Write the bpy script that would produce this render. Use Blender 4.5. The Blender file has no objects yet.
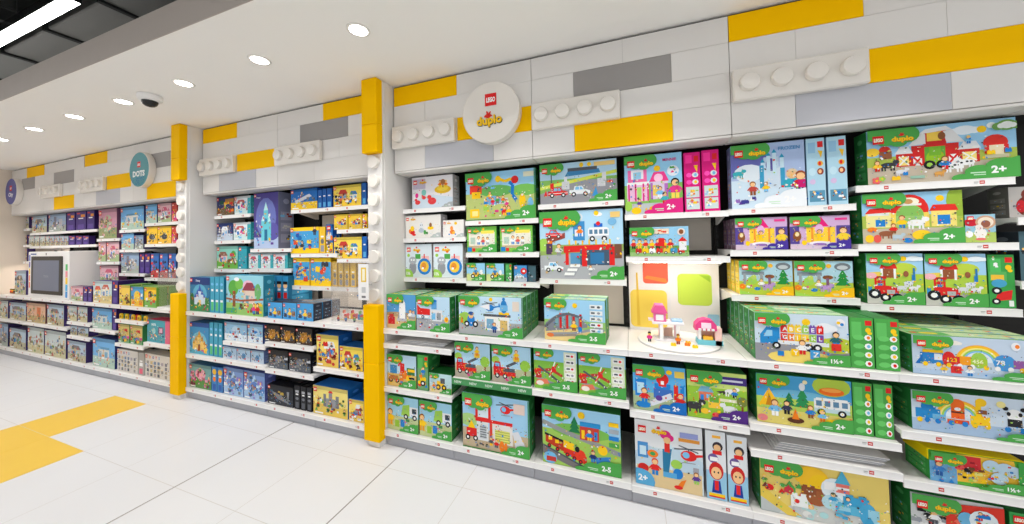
import bpy, math, random
from mathutils import Matrix, Vector
scene = bpy.context.scene
# ------------------------------------------------------------------ camera
F_PX = 326.35
cam_d = bpy.data.cameras.new('camera')
cam = bpy.data.objects.new('camera', cam_d)
scene.collection.objects.link(cam)
cam_d.sensor_fit = 'HORIZONTAL'
cam_d.sensor_width = 36.0
cam_d.lens = F_PX / 1024 * 36.0
cam_d.shift_y = (234.57 - 262.0) / 1024
cam_d.clip_start = 0.02
YAW, PITCH, ROLL = math.radians(-19.748), math.radians(1.354), math.radians(-1.129)
fw = Vector((math.sin(YAW) * math.cos(PITCH), math.cos(YAW) * math.cos(PITCH), math.sin(PITCH)))
rt0 = Vector((math.cos(YAW), -math.sin(YAW), 0))
up0 = rt0.cross(fw)
rt = math.cos(ROLL) * rt0 + math.sin(ROLL) * up0
up = -math.sin(ROLL) * rt0 + math.cos(ROLL) * up0
mw = Matrix.Identity(4)
for i in range(3):
    mw[i][0] = rt[i]; mw[i][1] = up[i]; mw[i][2] = -fw[i]
mw.translation = (0, 0, 1.5)
cam.matrix_world = mw
scene.camera = cam
# ------------------------------------------------------------------ world, exposure
world = bpy.data.worlds.new('store_ambient')
scene.world = world
world.use_nodes = True
bgn = world.node_tree.nodes['Background']
bgn.inputs[0].default_value = (.955, .985, 1.0, 1)
bgn.inputs[1].default_value = 0.99
scene.view_settings.view_transform = 'Standard'
scene.view_settings.look = 'None'
scene.view_settings.gamma = 1
scene.view_settings.use_curve_mapping = False
scene.view_settings.exposure = 0.0
SPOT_W = 40.0        # each recessed downlight
STRIP_E = 18.0       # linear fittings in the open ceiling

COL = scene.collection
# ------------------------------------------------------------------ helpers
def lin(c):
    return tuple(((v / 255) / 12.92 if v / 255 <= .04045 else ((v / 255 + .055) / 1.055) ** 2.4) for v in c)
MATS = {}
def mat(name, col, rough=.5, spec=.5, metal=0, emit=None, estr=0, alpha=1, noise=0, trans=0):
    if name in MATS: return MATS[name]
    m = bpy.data.materials.new(name); m.use_nodes = True
    nt = m.node_tree; b = nt.nodes['Principled BSDF']
    c = lin(col)
    b.inputs['Base Color'].default_value = (*c, 1)
    b.inputs['Roughness'].default_value = rough
    b.inputs['Specular IOR Level'].default_value = spec
    b.inputs['Metallic'].default_value = metal
    b.inputs['Transmission Weight'].default_value = trans
    if noise:
        tc = nt.nodes.new('ShaderNodeTexCoord'); n = nt.nodes.new('ShaderNodeTexNoise'); n.inputs['Scale'].default_value = 6
        r = nt.nodes.new('ShaderNodeMapRange'); r.inputs[3].default_value = rough - noise; r.inputs[4].default_value = rough + noise
        nt.links.new(tc.outputs['Object'], n.inputs['Vector']); nt.links.new(n.outputs['Fac'], r.inputs[0]); nt.links.new(r.outputs[0], b.inputs['Roughness'])
    if emit:
        b.inputs['Emission Color'].default_value = (*lin(emit), 1); b.inputs['Emission Strength'].default_value = estr
    if alpha < 1: b.inputs['Alpha'].default_value = alpha
    MATS[name] = m
    return m
WHITE = mat('white_laminate', (232, 229, 226), .38, .5, noise=.05)
RAILW = mat('white_rail', (240, 238, 236), .3, .5, noise=.04)
SHELFM = mat('white_powder_coat', (226, 223, 220), .45, .4, noise=.05)
TILEW = mat('white_glossy_panel', (222, 218, 214), .34, .4, noise=.015)
YEL = mat('yellow_glossy_plastic', (250, 192, 0), .42, .03, noise=.02)
GREY = mat('grey_panel', (150, 146, 144), .35, .35, noise=.015)
LGREY_LIT = mat('light_grey_panel_lit', (188, 188, 194), .32, .4, noise=.015)  # paler bottom-course tile; stronger light there is also put into the colour
GROOVE = mat('joint_shadow_grey', (176, 172, 168), .8, .2, noise=.02)
STUDW = mat('white_moulded_plastic', (228, 222, 214), .25, .5, noise=.04)
PAINT = mat('ceiling_paint', (248, 245, 241), .85, .2, noise=.05)
BULK = mat('bulkhead_satin_paint', (168, 158, 150), .42, .5, noise=.08)
BLACKC = mat('black_ceiling_paint', (34, 36, 36), .8, .2, noise=.05)
BEAMM = mat('dark_grey_steel', (62, 63, 62), .6, .3, noise=.05)
WARMW = mat('warm_white_wall', (226, 212, 196), .7, .3, noise=.05)
DARKB = mat('dark_back_panel', (40, 38, 36), .7, .3, noise=.05)
LITB = mat('lit_back_panel', (226, 216, 204), .6, .3, noise=.05)  # pale copy of the back panel; brighter light is put into its colour
KICK = mat('grey_plinth', (168, 168, 174), .4, .5, noise=.05)
SCREEN = mat('screen_glass', (104, 112, 132), .3, .2, noise=.02)
BLACKP = mat('black_plastic', (24, 24, 25), .25, .5, noise=.05)
LAMP = mat('lamp_diffuser', (255, 255, 255), .5, emit=(255, 253, 250), estr=14)
STRIP = mat('strip_diffuser', (255, 255, 255), .5, emit=(255, 254, 252), estr=STRIP_E)
RINGM = mat('lamp_trim', (230, 226, 220), .4)
ACR = bpy.data.materials.new('clear_acrylic'); ACR.use_nodes = True
_n = ACR.node_tree; _n.nodes.clear()
_o = _n.nodes.new('ShaderNodeOutputMaterial'); _t = _n.nodes.new('ShaderNodeBsdfTransparent'); _g = _n.nodes.new('ShaderNodeBsdfGlossy')
_m = _n.nodes.new('ShaderNodeMixShader'); _m.inputs[0].default_value = .13
_t.inputs[0].default_value = (.99, .99, .99, 1); _g.inputs[1].default_value = .22
_n.links.new(_t.outputs[0], _m.inputs[1]); _n.links.new(_g.outputs[0], _m.inputs[2]); _n.links.new(_m.outputs[0], _o.inputs[0])
# printed card: colours of the artwork are stored per face
PRINT = bpy.data.materials.new('printed_card'); PRINT.use_nodes = True
_n = PRINT.node_tree; _b = _n.nodes['Principled BSDF']; _c = _n.nodes.new('ShaderNodeVertexColor'); _c.layer_name = 'ink'
_n.links.new(_c.outputs['Color'], _b.inputs['Base Color']); _b.inputs['Roughness'].default_value = .42; _b.inputs['Specular IOR Level'].default_value = .2

class MB:
    """collects faces; build() links them as one mesh object"""
    def __init__(s): s.v = []; s.f = []; s.m = []; s.c = []; s.sm = []
    def face(s, pts, col=None, mi=0, smooth=False):
        n = len(s.v); s.v += [tuple(p) for p in pts]; s.f.append(tuple(range(n, n + len(pts)))); s.m.append(mi); s.c.append(col or (255, 255, 255)); s.sm.append(smooth)
    def poly(s, vs, fs, col=None, mi=0, smooth=False):
        n = len(s.v); s.v += [tuple(p) for p in vs]
        for f in fs: s.f.append(tuple(n + i for i in f)); s.m.append(mi); s.c.append(col or (255, 255, 255)); s.sm.append(smooth)
    def box(s, x0, x1, y0, y1, z0, z1, mi=0, col=None, bev=0):
        if bev > 0:
            b = min(bev, (x1 - x0) * .45, (y1 - y0) * .45, (z1 - z0) * .45)
            vs = []; idx = {}
            X = (x0, x1); Y = (y0, y1); Z = (z0, z1)
            for i in (0, 1):
                for j in (0, 1):
                    for k in (0, 1):
                        sx = b if i == 0 else -b; sy = b if j == 0 else -b; sz = b if k == 0 else -b
                        idx[i, j, k, 0] = len(vs); vs.append((X[i], Y[j] + sy, Z[k] + sz))
                        idx[i, j, k, 1] = len(vs); vs.append((X[i] + sx, Y[j], Z[k] + sz))
                        idx[i, j, k, 2] = len(vs); vs.append((X[i] + sx, Y[j] + sy, Z[k]))
            fs = []
            cen = Vector(((x0 + x1) / 2, (y0 + y1) / 2, (z0 + z1) / 2))
            def add(l):
                p = [Vector(vs[q]) for q in l]; nrm = (p[1] - p[0]).cross(p[2] - p[0]); c = sum(p, Vector()) / len(p)
                fs.append(tuple(l) if nrm.dot(c - cen) > 0 else tuple(reversed(l)))
            for i in (0, 1): add([idx[i, 0, 0, 0], idx[i, 1, 0, 0], idx[i, 1, 1, 0], idx[i, 0, 1, 0]])
            for j in (0, 1): add([idx[0, j, 0, 1], idx[1, j, 0, 1], idx[1, j, 1, 1], idx[0, j, 1, 1]])
            for k in (0, 1): add([idx[0, 0, k, 2], idx[1, 0, k, 2], idx[1, 1, k, 2], idx[0, 1, k, 2]])
            for j in (0, 1):
                for k in (0, 1): add([idx[0, j, k, 1], idx[1, j, k, 1], idx[1, j, k, 2], idx[0, j, k, 2]])
            for i in (0, 1):
                for k in (0, 1): add([idx[i, 0, k, 0], idx[i, 1, k, 0], idx[i, 1, k, 2], idx[i, 0, k, 2]])
            for i in (0, 1):
                for j in (0, 1): add([idx[i, j, 0, 0], idx[i, j, 1, 0], idx[i, j, 1, 1], idx[i, j, 0, 1]])
            for i in (0, 1):
                for j in (0, 1):
                    for k in (0, 1): add([idx[i, j, k, 0], idx[i, j, k, 1], idx[i, j, k, 2]])
            s.poly(vs, fs, col, mi)
            return
        v = [(x0, y0, z0), (x1, y0, z0), (x1, y1, z0), (x0, y1, z0), (x0, y0, z1), (x1, y0, z1), (x1, y1, z1), (x0, y1, z1)]
        s.poly(v, [(0, 3, 2, 1), (4, 5, 6, 7), (0, 1, 5, 4), (1, 2, 6, 5), (2, 3, 7, 6), (3, 0, 4, 7)], col, mi)
    def prism(s, prof, axis, a0, a1, mi=0, col=None):
        """closed convex profile (list of 2D) swept along an axis: 'x': prof=(y,z); 'y': (x,z); 'z': (x,y)"""
        n = len(prof)
        def P(p, a): return {'x': (a, p[0], p[1]), 'y': (p[0], a, p[1]), 'z': (p[0], p[1], a)}[axis]
        vs = [P(p, a0) for p in prof] + [P(p, a1) for p in prof]
        fs = [tuple(range(n))[::-1], tuple(range(n, 2 * n))] + [(i, (i + 1) % n, n + (i + 1) % n, n + i) for i in range(n)]
        s.poly(vs, fs, col, mi)
    def lathe(s, prof, cen, axis='z', n=28, mi=0, col=None, smooth=True):
        """prof: (radius, height) list; height runs along axis"""
        vs = []; fs = []
        for r, h in prof:
            for i in range(n):
                a = 2 * math.pi * i / n; c, q = r * math.cos(a), r * math.sin(a)
                if axis == 'z': vs.append((cen[0] + c, cen[1] + q, cen[2] + h))
                elif axis == 'y': vs.append((cen[0] + c, cen[1] + h, cen[2] + q))
                else: vs.append((cen[0] + h, cen[1] + c, cen[2] + q))
        for k in range(len(prof) - 1):
            for i in range(n): fs.append((k * n + i, k * n + (i + 1) % n, (k + 1) * n + (i + 1) % n, (k + 1) * n + i))
        s.poly(vs, fs, col, mi, smooth)
        s.poly(vs[:n], [tuple(range(n))[::-1]], col, mi); s.poly(vs[-n:], [tuple(range(n))], col, mi)
    def mesh(s, name, mats, ink=False):
        me = bpy.data.meshes.new(name); me.from_pydata(s.v, [], s.f)
        for m in (mats if isinstance(mats, (list, tuple)) else [mats]): me.materials.append(m)
        me.polygons.foreach_set('material_index', s.m); me.polygons.foreach_set('use_smooth', s.sm)
        if ink:
            at = me.color_attributes.new('ink', 'FLOAT_COLOR', 'CORNER')
            d = []
            for f, c in zip(s.f, s.c):
                l = lin(c); d += [l[0], l[1], l[2], 1.0] * len(f)
            at.data.foreach_set('color', d)
        me.update()
        return me
    def build(s, name, mats, parent=None, ink=False, loc=None):
        o = bpy.data.objects.new(name, s.mesh(name, mats, ink)); COL.objects.link(o)
        if parent: o.parent = parent
        if loc: o.location = loc
        return o
def thing(name, label, cat, loc=(0, 0, 0), rz=0, group=None):
    o = bpy.data.objects.new(name, None); COL.objects.link(o); o.empty_display_size = .05
    o.location = loc; o.rotation_euler = (0, 0, rz); o['label'] = label; o['category'] = cat
    if group: o['group'] = group
    return o
def tag(o, label, cat, group=None):
    o['label'] = label; o['category'] = cat
    if group: o['group'] = group
    return o
def struct(o, label=None):
    o['kind'] = 'structure'
    if label: o['label'] = label
    return o
def copy_tree(o, parent=None):
    c = o.copy(); COL.objects.link(c); c.parent = parent
    for ch in list(o.children): copy_tree(ch, c)
    return c
# text outlines as plain faces (x from 0, height 1 = cap height)
_txt = {}
def glyphs(s, bold=.02, shear=0):
    k = (s, bold, shear)
    if k in _txt: return _txt[k]
    cu = bpy.data.curves.new('lettering', 'FONT'); cu.body = s; cu.offset = bold; cu.shear = shear; cu.resolution_u = 2
    o = bpy.data.objects.new('lettering', cu); COL.objects.link(o)
    dg = bpy.context.evaluated_depsgraph_get(); me = o.evaluated_get(dg).to_mesh()
    vs = [(v.co.x, v.co.y) for v in me.vertices]; fs = [tuple(p.vertices) for p in me.polygons]
    o.evaluated_get(dg).to_mesh_clear(); bpy.data.objects.remove(o); bpy.data.curves.remove(cu)
    if not vs: vs = [(0, 0)]
    x0 = min(v[0] for v in vs); x1 = max(v[0] for v in vs); y0 = min(v[1] for v in vs); y1 = max(v[1] for v in vs)
    _txt[k] = ([(v[0] - x0, v[1] - y0) for v in vs], fs, x1 - x0, y1 - y0)
    return _txt[k]

# ------------------------------------------------------------------ flat artwork
GR = (78, 166, 76); GD = (40, 122, 56); SKY = (176, 214, 240); RED = (222, 38, 36); YL = (250, 202, 22); WH = (245, 245, 244)
BL = (32, 128, 206); LB = (120, 190, 232); GY = (150, 154, 160); DG = (84, 88, 96); BK = (28, 28, 32); OR = (240, 126, 28); SK = (246, 196, 140); BR = (140, 82, 44)
LG = (160, 208, 84); TAN = (226, 208, 170); PK = (226, 52, 140); LP = (244, 168, 206); PU = (96, 60, 150); TE = (60, 176, 186); NV = (30, 50, 110)
PAL = [RED, YL, BL, GR, OR, WH, LB, LG, BR, PK]
def clip(pts, A, B):
    for ax, lim, sg in ((0, 0, 1), (0, A, -1), (1, 0, 1), (1, B, -1)):
        out = []
        for i in range(len(pts)):
            p, q = pts[i - 1], pts[i]; a = (p[ax] - lim) * sg; b = (q[ax] - lim) * sg
            if (a >= 0) != (b >= 0):
                t = a / (a - b); out.append((p[0] + (q[0] - p[0]) * t, p[1] + (q[1] - p[1]) * t))
            if b >= 0: out.append(q)
        pts = out
        if len(pts) < 3: return []
    return pts
class Art:
    """A = width / height; drawing coordinates x 0..A, y 0..1"""
    def __init__(s, A, seed=1, B=1.0): s.A = A; s.B = B; s.it = []; s.r = random.Random(seed)
    def poly(s, pts, c):
        p = clip(list(pts), s.A, s.B)
        if p: s.it.append((p, [tuple(range(len(p)))], c))
    def rect(s, x0, y0, x1, y1, c): s.poly([(x0, y0), (x1, y0), (x1, y1), (x0, y1)], c)
    def ell(s, cx, cy, rx, ry=None, c=WH, n=14, rot=0):
        ry = ry or rx; cr, sr = math.cos(rot), math.sin(rot)
        s.poly([(cx + rx * math.cos(t) * cr - ry * math.sin(t) * sr, cy + rx * math.cos(t) * sr + ry * math.sin(t) * cr) for t in [2 * math.pi * i / n for i in range(n)]], c)
    def line(s, pts, w, c):
        for a, b in zip(pts, pts[1:]):
            dx, dy = b[0] - a[0], b[1] - a[1]; l = math.hypot(dx, dy) or 1; nx, ny = -dy / l * w / 2, dx / l * w / 2
            s.poly([(a[0] + nx, a[1] + ny), (a[0] - nx, a[1] - ny), (b[0] - nx, b[1] - ny), (b[0] + nx, b[1] + ny)], c)
    def cloud(s, cx, cy, w, h, c):
        s.ell(cx, cy, w * .36, h * .5, c, 16); s.ell(cx - w * .3, cy - h * .08, w * .22, h * .36, c, 12); s.ell(cx + w * .3, cy - h * .06, w * .22, h * .36, c, 12)
    def text(s, t, x, y, h, c, w=None, bold=.02, shear=0, shadow=None, rot=0):
        vs, fs, tw, th = glyphs(t, bold, shear); k = h / (th or 1); kx = k if w is None else w / (tw or 1)
        cr, sr = math.cos(rot), math.sin(rot)
        def T(p, dx=0, dy=0): return (x + dx + p[0] * kx * cr - p[1] * k * sr, y + dy + p[0] * kx * sr + p[1] * k * cr)
        if shadow: s.it.append(([T(p, h * .06, -h * .08) for p in vs], fs, shadow))
        s.it.append(([T(p) for p in vs], fs, c))
    # --- motifs
    def tree(s, x, y, h, c=GR, t=BR): s.rect(x - h * .06, y, x + h * .06, y + h * .4, t); s.ell(x, y + h * .66, h * .34, h * .34, c, 10)
    def pine(s, x, y, h, c=(30, 120, 70)):
        for k in range(3): s.poly([(x - h * (.34 - k * .07), y + h * (.12 + k * .24)), (x + h * (.34 - k * .07), y + h * (.12 + k * .24)), (x, y + h * (.55 + k * .24))], c)
    def fig(s, x, y, h, shirt=RED, pants=BL, hair=BR, skin=SK):
        s.rect(x - h * .17, y, x - h * .02, y + h * .3, pants); s.rect(x + h * .02, y, x + h * .17, y + h * .3, pants)
        s.poly([(x - h * .24, y + h * .28), (x + h * .24, y + h * .28), (x + h * .15, y + h * .62), (x - h * .15, y + h * .62)], shirt)
        s.line([(x - h * .16, y + h * .56), (x - h * .32, y + h * .34)], h * .09, shirt); s.line([(x + h * .16, y + h * .56), (x + h * .32, y + h * .38)], h * .09, shirt)
        s.ell(x, y + h * .8, h * .19, h * .2, hair, 10); s.ell(x, y + h * .76, h * .15, h * .15, skin, 10)
    def animal(s, x, y, h, c=WH, d=1, head=None, spots=None):
        for k in (-.42, -.22, .2, .4): s.rect(x + k * h - .06 * h, y, x + k * h + .06 * h, y + h * .4, c)
        s.ell(x, y + h * .5, h * .55, h * .27, c, 12); s.ell(x + d * h * .55, y + h * .78, h * .24, h * .2, head or c, 10)
        s.poly([(x + d * h * .4, y + h * .9), (x + d * h * .5, y + h * .92), (x + d * h * .38, y + h * 1.08)], head or c)
        if spots:
            for k in (-.3, .05, .3): s.ell(x + k * h, y + h * (.52 + .1 * math.sin(9 * k)), h * .1, h * .08, spots, 7)
    def wheel(s, x, y, r, hub=WH): s.ell(x, y, r, r, BK, 12); s.ell(x, y, r * .5, r * .5, hub, 8)
    def car(s, x, y, h, c=RED, win=LB):
        s.poly([(x - h * .95, y + h * .18), (x + h * .95, y + h * .18), (x + h * 1.0, y + h * .45), (x + h * .6, y + h * .6), (x - h * .95, y + h * .6)], c)
        s.poly([(x - h * .55, y + h * .58), (x + h * .5, y + h * .58), (x + h * .25, y + h * .95), (x - h * .45, y + h * .95)], c)
        s.poly([(x - h * .42, y + h * .6), (x + h * .36, y + h * .6), (x + h * .18, y + h * .87), (x - h * .36, y + h * .87)], win)
        s.rect(x - h * .03, y + h * .58, x + h * .03, y + h * .9, c)
        s.rect(x - h * .9, y + h * .34, x + h * .98, y + h * .4, WH); s.wheel(x - h * .55, y + h * .18, h * .22); s.wheel(x + h * .55, y + h * .18, h * .22)
    def bus(s, x, y, w, h, c=WH, c2=LB):
        s.rect(x, y + h * .2, x + w, y + h * .95, c); s.rect(x, y + h * .2, x + w, y + h * .42, c2); s.rect(x + w * .06, y + h * .95, x + w * .94, y + h * 1.02, c)
        for k in range(4): s.rect(x + w * (.06 + .24 * k), y + h * .55, x + w * (.22 + .24 * k), y + h * .86, (90, 130, 160))
        s.wheel(x + w * .2, y + h * .2, h * .2); s.wheel(x + w * .78, y + h * .2, h * .2)
    def bricks(s, x, y, w, h, c):
        s.rect(x, y, x + w, y + h, c)
        n = max(2, int(w / h))
        for k in range(n): s.rect(x + w * (k + .2) / n, y + h, x + w * (k + .8) / n, y + h * 1.25, c)
    def house(s, x, y, w, h, wall=WH, roof=RED, door=BL):
        s.rect(x, y, x + w, y + h * .62, wall); s.poly([(x - w * .08, y + h * .6), (x + w * 1.08, y + h * .6), (x + w * .82, y + h), (x + w * .18, y + h)], roof)
        s.rect(x + w * .12, y, x + w * .36, y + h * .4, door); s.rect(x + w * .55, y + h * .18, x + w * .85, y + h * .46, LB); s.rect(x + w * .69, y + h * .18, x + w * .71, y + h * .46, wall)
    def flower(s, x, y, r, c=RED):
        for k in range(5): s.ell(x + r * .6 * math.cos(k * 1.257), y + r * .6 * math.sin(k * 1.257), r * .42, r * .42, c, 7)
        s.ell(x, y, r * .3, r * .3, YL, 7)
    def heli(s, x, y, h, c=RED):
        s.ell(x, y, h * .5, h * .36, c, 14); s.ell(x - h * .16, y + h * .03, h * .22, h * .22, LB, 10)
        s.poly([(x + h * .3, y + h * .14), (x + h * 1.1, y + h * .26), (x + h * 1.1, y + h * .14), (x + h * .3, y - h * .08)], c)
        s.poly([(x + h * 1.0, y + h * .1), (x + h * 1.2, y + h * .1), (x + h * 1.16, y + h * .5), (x + h * 1.04, y + h * .5)], c)
        s.line([(x - h * .9, y + h * .34), (x + h * .9, y + h * .58)], h * .09, DG); s.line([(x - h * .6, y + h * .62), (x + h * .6, y + h * .3)], h * .08, DG)
        s.rect(x - h * .04, y + h * .3, x + h * .04, y + h * .5, DG); s.line([(x - h * .42, y - h * .5), (x + h * .42, y - h * .46)], h * .06, GY); s.line([(x - h * .1, y - h * .3), (x - h * .12, y - h * .5)], h * .05, GY)
    def rainbow(s, cx, cy, r):
        for k, c in enumerate([(246, 180, 60), YL, (250, 236, 140), LG, LB, (222, 232, 244)]):
            rr = r * (1 - k * .085)
            s.poly([(cx + rr * math.cos(t), cy + rr * math.sin(t)) for t in [math.pi * i / 18 for i in range(19)]], c)
    def sun(s, x, y, r=.06): s.ell(x, y, r, r, YL, 14)
    def hills(s, y, c=LG, c2=GR):
        s.ell(s.A * .2, y, s.A * .4, .14, c2, 18); s.ell(s.A * .75, y, s.A * .45, .17, c, 18)
    def clutter(s, x0, y0, x1, y1, n, sz=.07, pal=PAL):
        for _ in range(n):
            x = s.r.uniform(x0, x1); y = s.r.uniform(y0, y1); c = s.r.choice(pal); k = s.r.random(); q = sz * s.r.uniform(.5, 1.2)
            if k < .4: s.bricks(x - q, y, q * 2 * s.r.uniform(.5, 1), q * .8, c)
            elif k < .6: s.ell(x, y, q * .6, q * .5, c, 8)
            elif k < .8: s.poly([(x - q * .6, y - q * .4), (x + q * .7, y - q * .3), (x + q * .1, y + q * .8)], c)
            else: s.fig(x, y, q * 2, c, s.r.choice(pal), s.r.choice([BR, BK, YL]))
    def speckle(s, n, pal=None, y0=.04, y1=.74, sz=.022):
        pal = pal or [WH, (236, 232, 220), GY, YL, RED, BL, (60, 60, 66), LG, (200, 170, 120), (90, 130, 90)]
        for _ in range(n):
            x = s.r.uniform(.02, s.A - .02); y = s.r.gauss((y0 + y1) / 2, (y1 - y0) * .26); q = sz * s.r.uniform(.4, 1.3); c = s.r.choice(pal)
            if not y0 < y < y1: continue
            a = s.r.uniform(0, 3.1); dx, dy = math.cos(a) * q, math.sin(a) * q; k = s.r.uniform(.3, 1)
            s.poly([(x - dx, y - dy), (x + dy * k, y - dx * k), (x + dx, y + dy), (x - dy * k, y + dx * k)], c)
    def icons(s, x, y, w, h, n=4):
        for k in range(n):
            yy = y + h * k / n; s.rect(x, yy + h / n * .12, x + w, yy + h / n * .88, (236, 240, 238)); s.ell(x + w * .72, yy + h / n * .5, w * .16, h / n * .28, s.r.choice([RED, GY, BL, YL]), 8); s.rect(x + w * .12, yy + h / n * .4, x + w * .42, yy + h / n * .62, DG)
    def mesh_into(s, mb, W, H, y=0, z0=0, x0=0, lay=.00004, start=.0004, plane='front', sx=1):
        k = H / 1.0
        for i, (p, fs, c) in enumerate(s.it):
            d = start + i * lay
            if plane == 'front': vs = [(x0 + a * k, y - d, z0 + b * k) for a, b in p]
            elif plane == 'right': vs = [(x0 + d, y + a * k, z0 + b * k) for a, b in p]
            elif plane == 'left': vs = [(x0 - d, y - a * k, z0 + b * k) for a, b in p]
            else: vs = [(x0 + a * k, y + b * k, z0 + d) for a, b in p]
            mb.poly(vs, fs, c)
def bunny(a, x, y, h, c=RED):
    a.ell(x, y, h * .42, h * .3, c, 12); a.ell(x - h * .28, y + h * .02, h * .3, h * .16, c, 10, .5); a.ell(x + h * .3, y + h * .02, h * .3, h * .14, c, 10, -.4)
    a.ell(x - h * .08, y + h * .34, h * .13, h * .3, c, 10, .35); a.ell(x + h * .22, y + h * .3, h * .12, h * .28, c, 10, -.7)
def brand(A, x, y, h):
    a = Art(A); a.rect(x, y, x + h * 1.05, y + h, RED); a.rect(x + h * .02, y + h * .02, x + h * 1.03, y + h * .98, (226, 30, 34))
    a.text('LEGO', x + h * .1, y + h * .27, h * .46, WH, w=h * .86, bold=.05, shear=.15, shadow=(250, 200, 20)); return a
def series(A, x, y, h, cloudc=GR, txt=YL, corner=True, w=None):
    """cloud banner with the range name; x,y = lower left of lettering, h = letter height"""
    a = Art(A)
    if cloudc:
        if corner: a.rect(0, y + h * .5, x + h * 2.6, 1, cloudc); a.ell(x + h * 2.4, y + h * 1.3, h * 1.7, h * 1.6, cloudc, 16); a.ell(x - h * .8, y + h * .3, h * 1.5, h * 1.0, cloudc, 14); a.ell(x + h * 1.0, y - h * .1, h * 1.3, h * .9, cloudc, 14)
        else: a.cloud(x + h * 1.5, y + h * .6, h * 5, h * 2.6, cloudc)
    a.text('duplo', x, y - h * .2, h * 1.25, txt, w=w or h * 3.2, bold=.045, shadow=(206, 90, 16)); bunny(a, x + h * 1.5, y + h * 1.28, h * .8)
    return a
def age(A, t='2+', c=GR, h=.2, style='cloud'):
    a = Art(A); w = h * (1.5 if len(t) < 3 else 2.0)
    if style == 'cloud':
        a.rect(A - w * 1.5, 0, A, h * .75, c); a.ell(A - w * .5, h * .8, w * .62, h * .55, c, 16); a.ell(A - w * 1.3, h * .5, w * .5, h * .45, c, 14); a.ell(A - w * .05, h * .7, w * .4, h * .7, c, 12); a.ell(A - w * 1.85, h * .12, w * .4, h * .28, c, 10)
        a.text(t, A - w * .92, h * .32, h * .52, WH, bold=.04); a.rect(A - w * 1.6, h * .38, A - w * 1.1, h * .46, (200, 230, 200)); a.rect(A - w * 1.5, h * .24, A - w * 1.1, h * .3, (200, 230, 200))
    else:
        a.ell(w * .2, h * .3, w * .75, h * .95, c, 18); a.text(t, w * .12, h * .3, h * .5, WH, bold=.04)
    return a
# ------------------------------------------------------------------ box artwork, one function per product picture
DES = {}
def design(name, side=GD, cloud=GR, agetxt='2+', agec=GR, ages='cloud', edge=None, lh=.13, ser=True, top=None, spine=False, logo=True, txtc=YL, agh=.2):
    def w(f): DES[name] = dict(f=f, side=side, cloud=cloud, age=agetxt, agec=agec, ages=ages, edge=edge, lh=lh, ser=ser, top=top, spine=spine, logo=logo, txtc=txtc, agh=agh); return f
    return w
def sky(a, h=.45, s=SKY, g=LG): a.rect(0, 0, a.A, 1, s); a.rect(0, 0, a.A, h, g)
WS = (206, 200, 202)
@design('bath', side=WS, cloud=None, agetxt='1½', agec=(170, 176, 178), agh=.12)
def _(a):
    A = a.A; a.rect(0, 0, A, 1, (232, 228, 232)); a.poly([(0, 0), (A, 0), (A, .3), (A * .5, .42), (0, .26)], (206, 220, 232)); a.rect(A * .02, .62, A * .34, .94, (196, 186, 206))
    a.ell(A * .76, .56, A * .2, .13, (232, 186, 40)); a.ell(A * .76, .6, A * .14, .09, (246, 214, 70)); a.fig(A * .7, .62, .24, OR, YL); a.fig(A * .84, .62, .22, OR, YL, YL); a.tree(A * .77, .62, .26, (170, 110, 60))
    for x, y, s in ((.5, .22, .14), (.14, .2, .09), (.3, .34, .07)): a.ell(A * x, y, s * 1.1, s * .8, (226, 62, 66)); a.ell(A * x - s * .7, y + s * .9, s * .55, s * .5, (226, 62, 66)); a.poly([(A * x - s * 1.5, y + s * .9), (A * x - s * 1.1, y + s * 1.1), (A * x - s * 1.1, y + s * .7)], OR)
    a.ell(A * .3, .5, .09, .1, (130, 200, 190)); a.ell(A * .12, .42, .06, .08, PK)
@design('zoo', side=WS, cloud=None, agetxt='1½', agec=(186, 192, 192), agh=.16)
def _(a):
    A = a.A; a.rect(0, 0, A, 1, (234, 230, 224)); a.ell(A * .2, .25, .14, .1, RED); a.ell(A * .2, .42, .1, .12, YL); a.ell(A * .13, .3, .06, .1, OR); a.ell(A * .46, .5, .1, .16, (222, 226, 230)); a.ell(A * .46, .32, .15, .1, (184, 194, 204)); a.ell(A * .44, .56, .02, .02, BK); a.ell(A * .49, .56, .02, .02, BK)
    a.ell(A * .72, .42, .16, .08, YL); a.ell(A * .72, .55, .07, .1, (150, 100, 60)); a.ell(A * .56, .24, .07, .1, GR); a.ell(A * .62, .2, .05, .06, (40, 130, 60)); a.ell(A * .25, .14, .1, .05, RED)
@design('giraffe', side=WS, cloud=None, agetxt='1½', agec=(186, 192, 192), agh=.16)
def _(a):
    A = a.A; a.rect(0, 0, A, 1, (236, 232, 228)); a.ell(A * .45, .3, .17, .14, OR); a.ell(A * .42, .52, .1, .13, (246, 150, 50)); a.ell(A * .52, .24, .1, .08, (250, 190, 70)); a.ell(A * .62, .8, .1, .09, YL); a.ell(A * .3, .16, .06, .04, BL); a.ell(A * .6, .16, .06, .04, BL)
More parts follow.
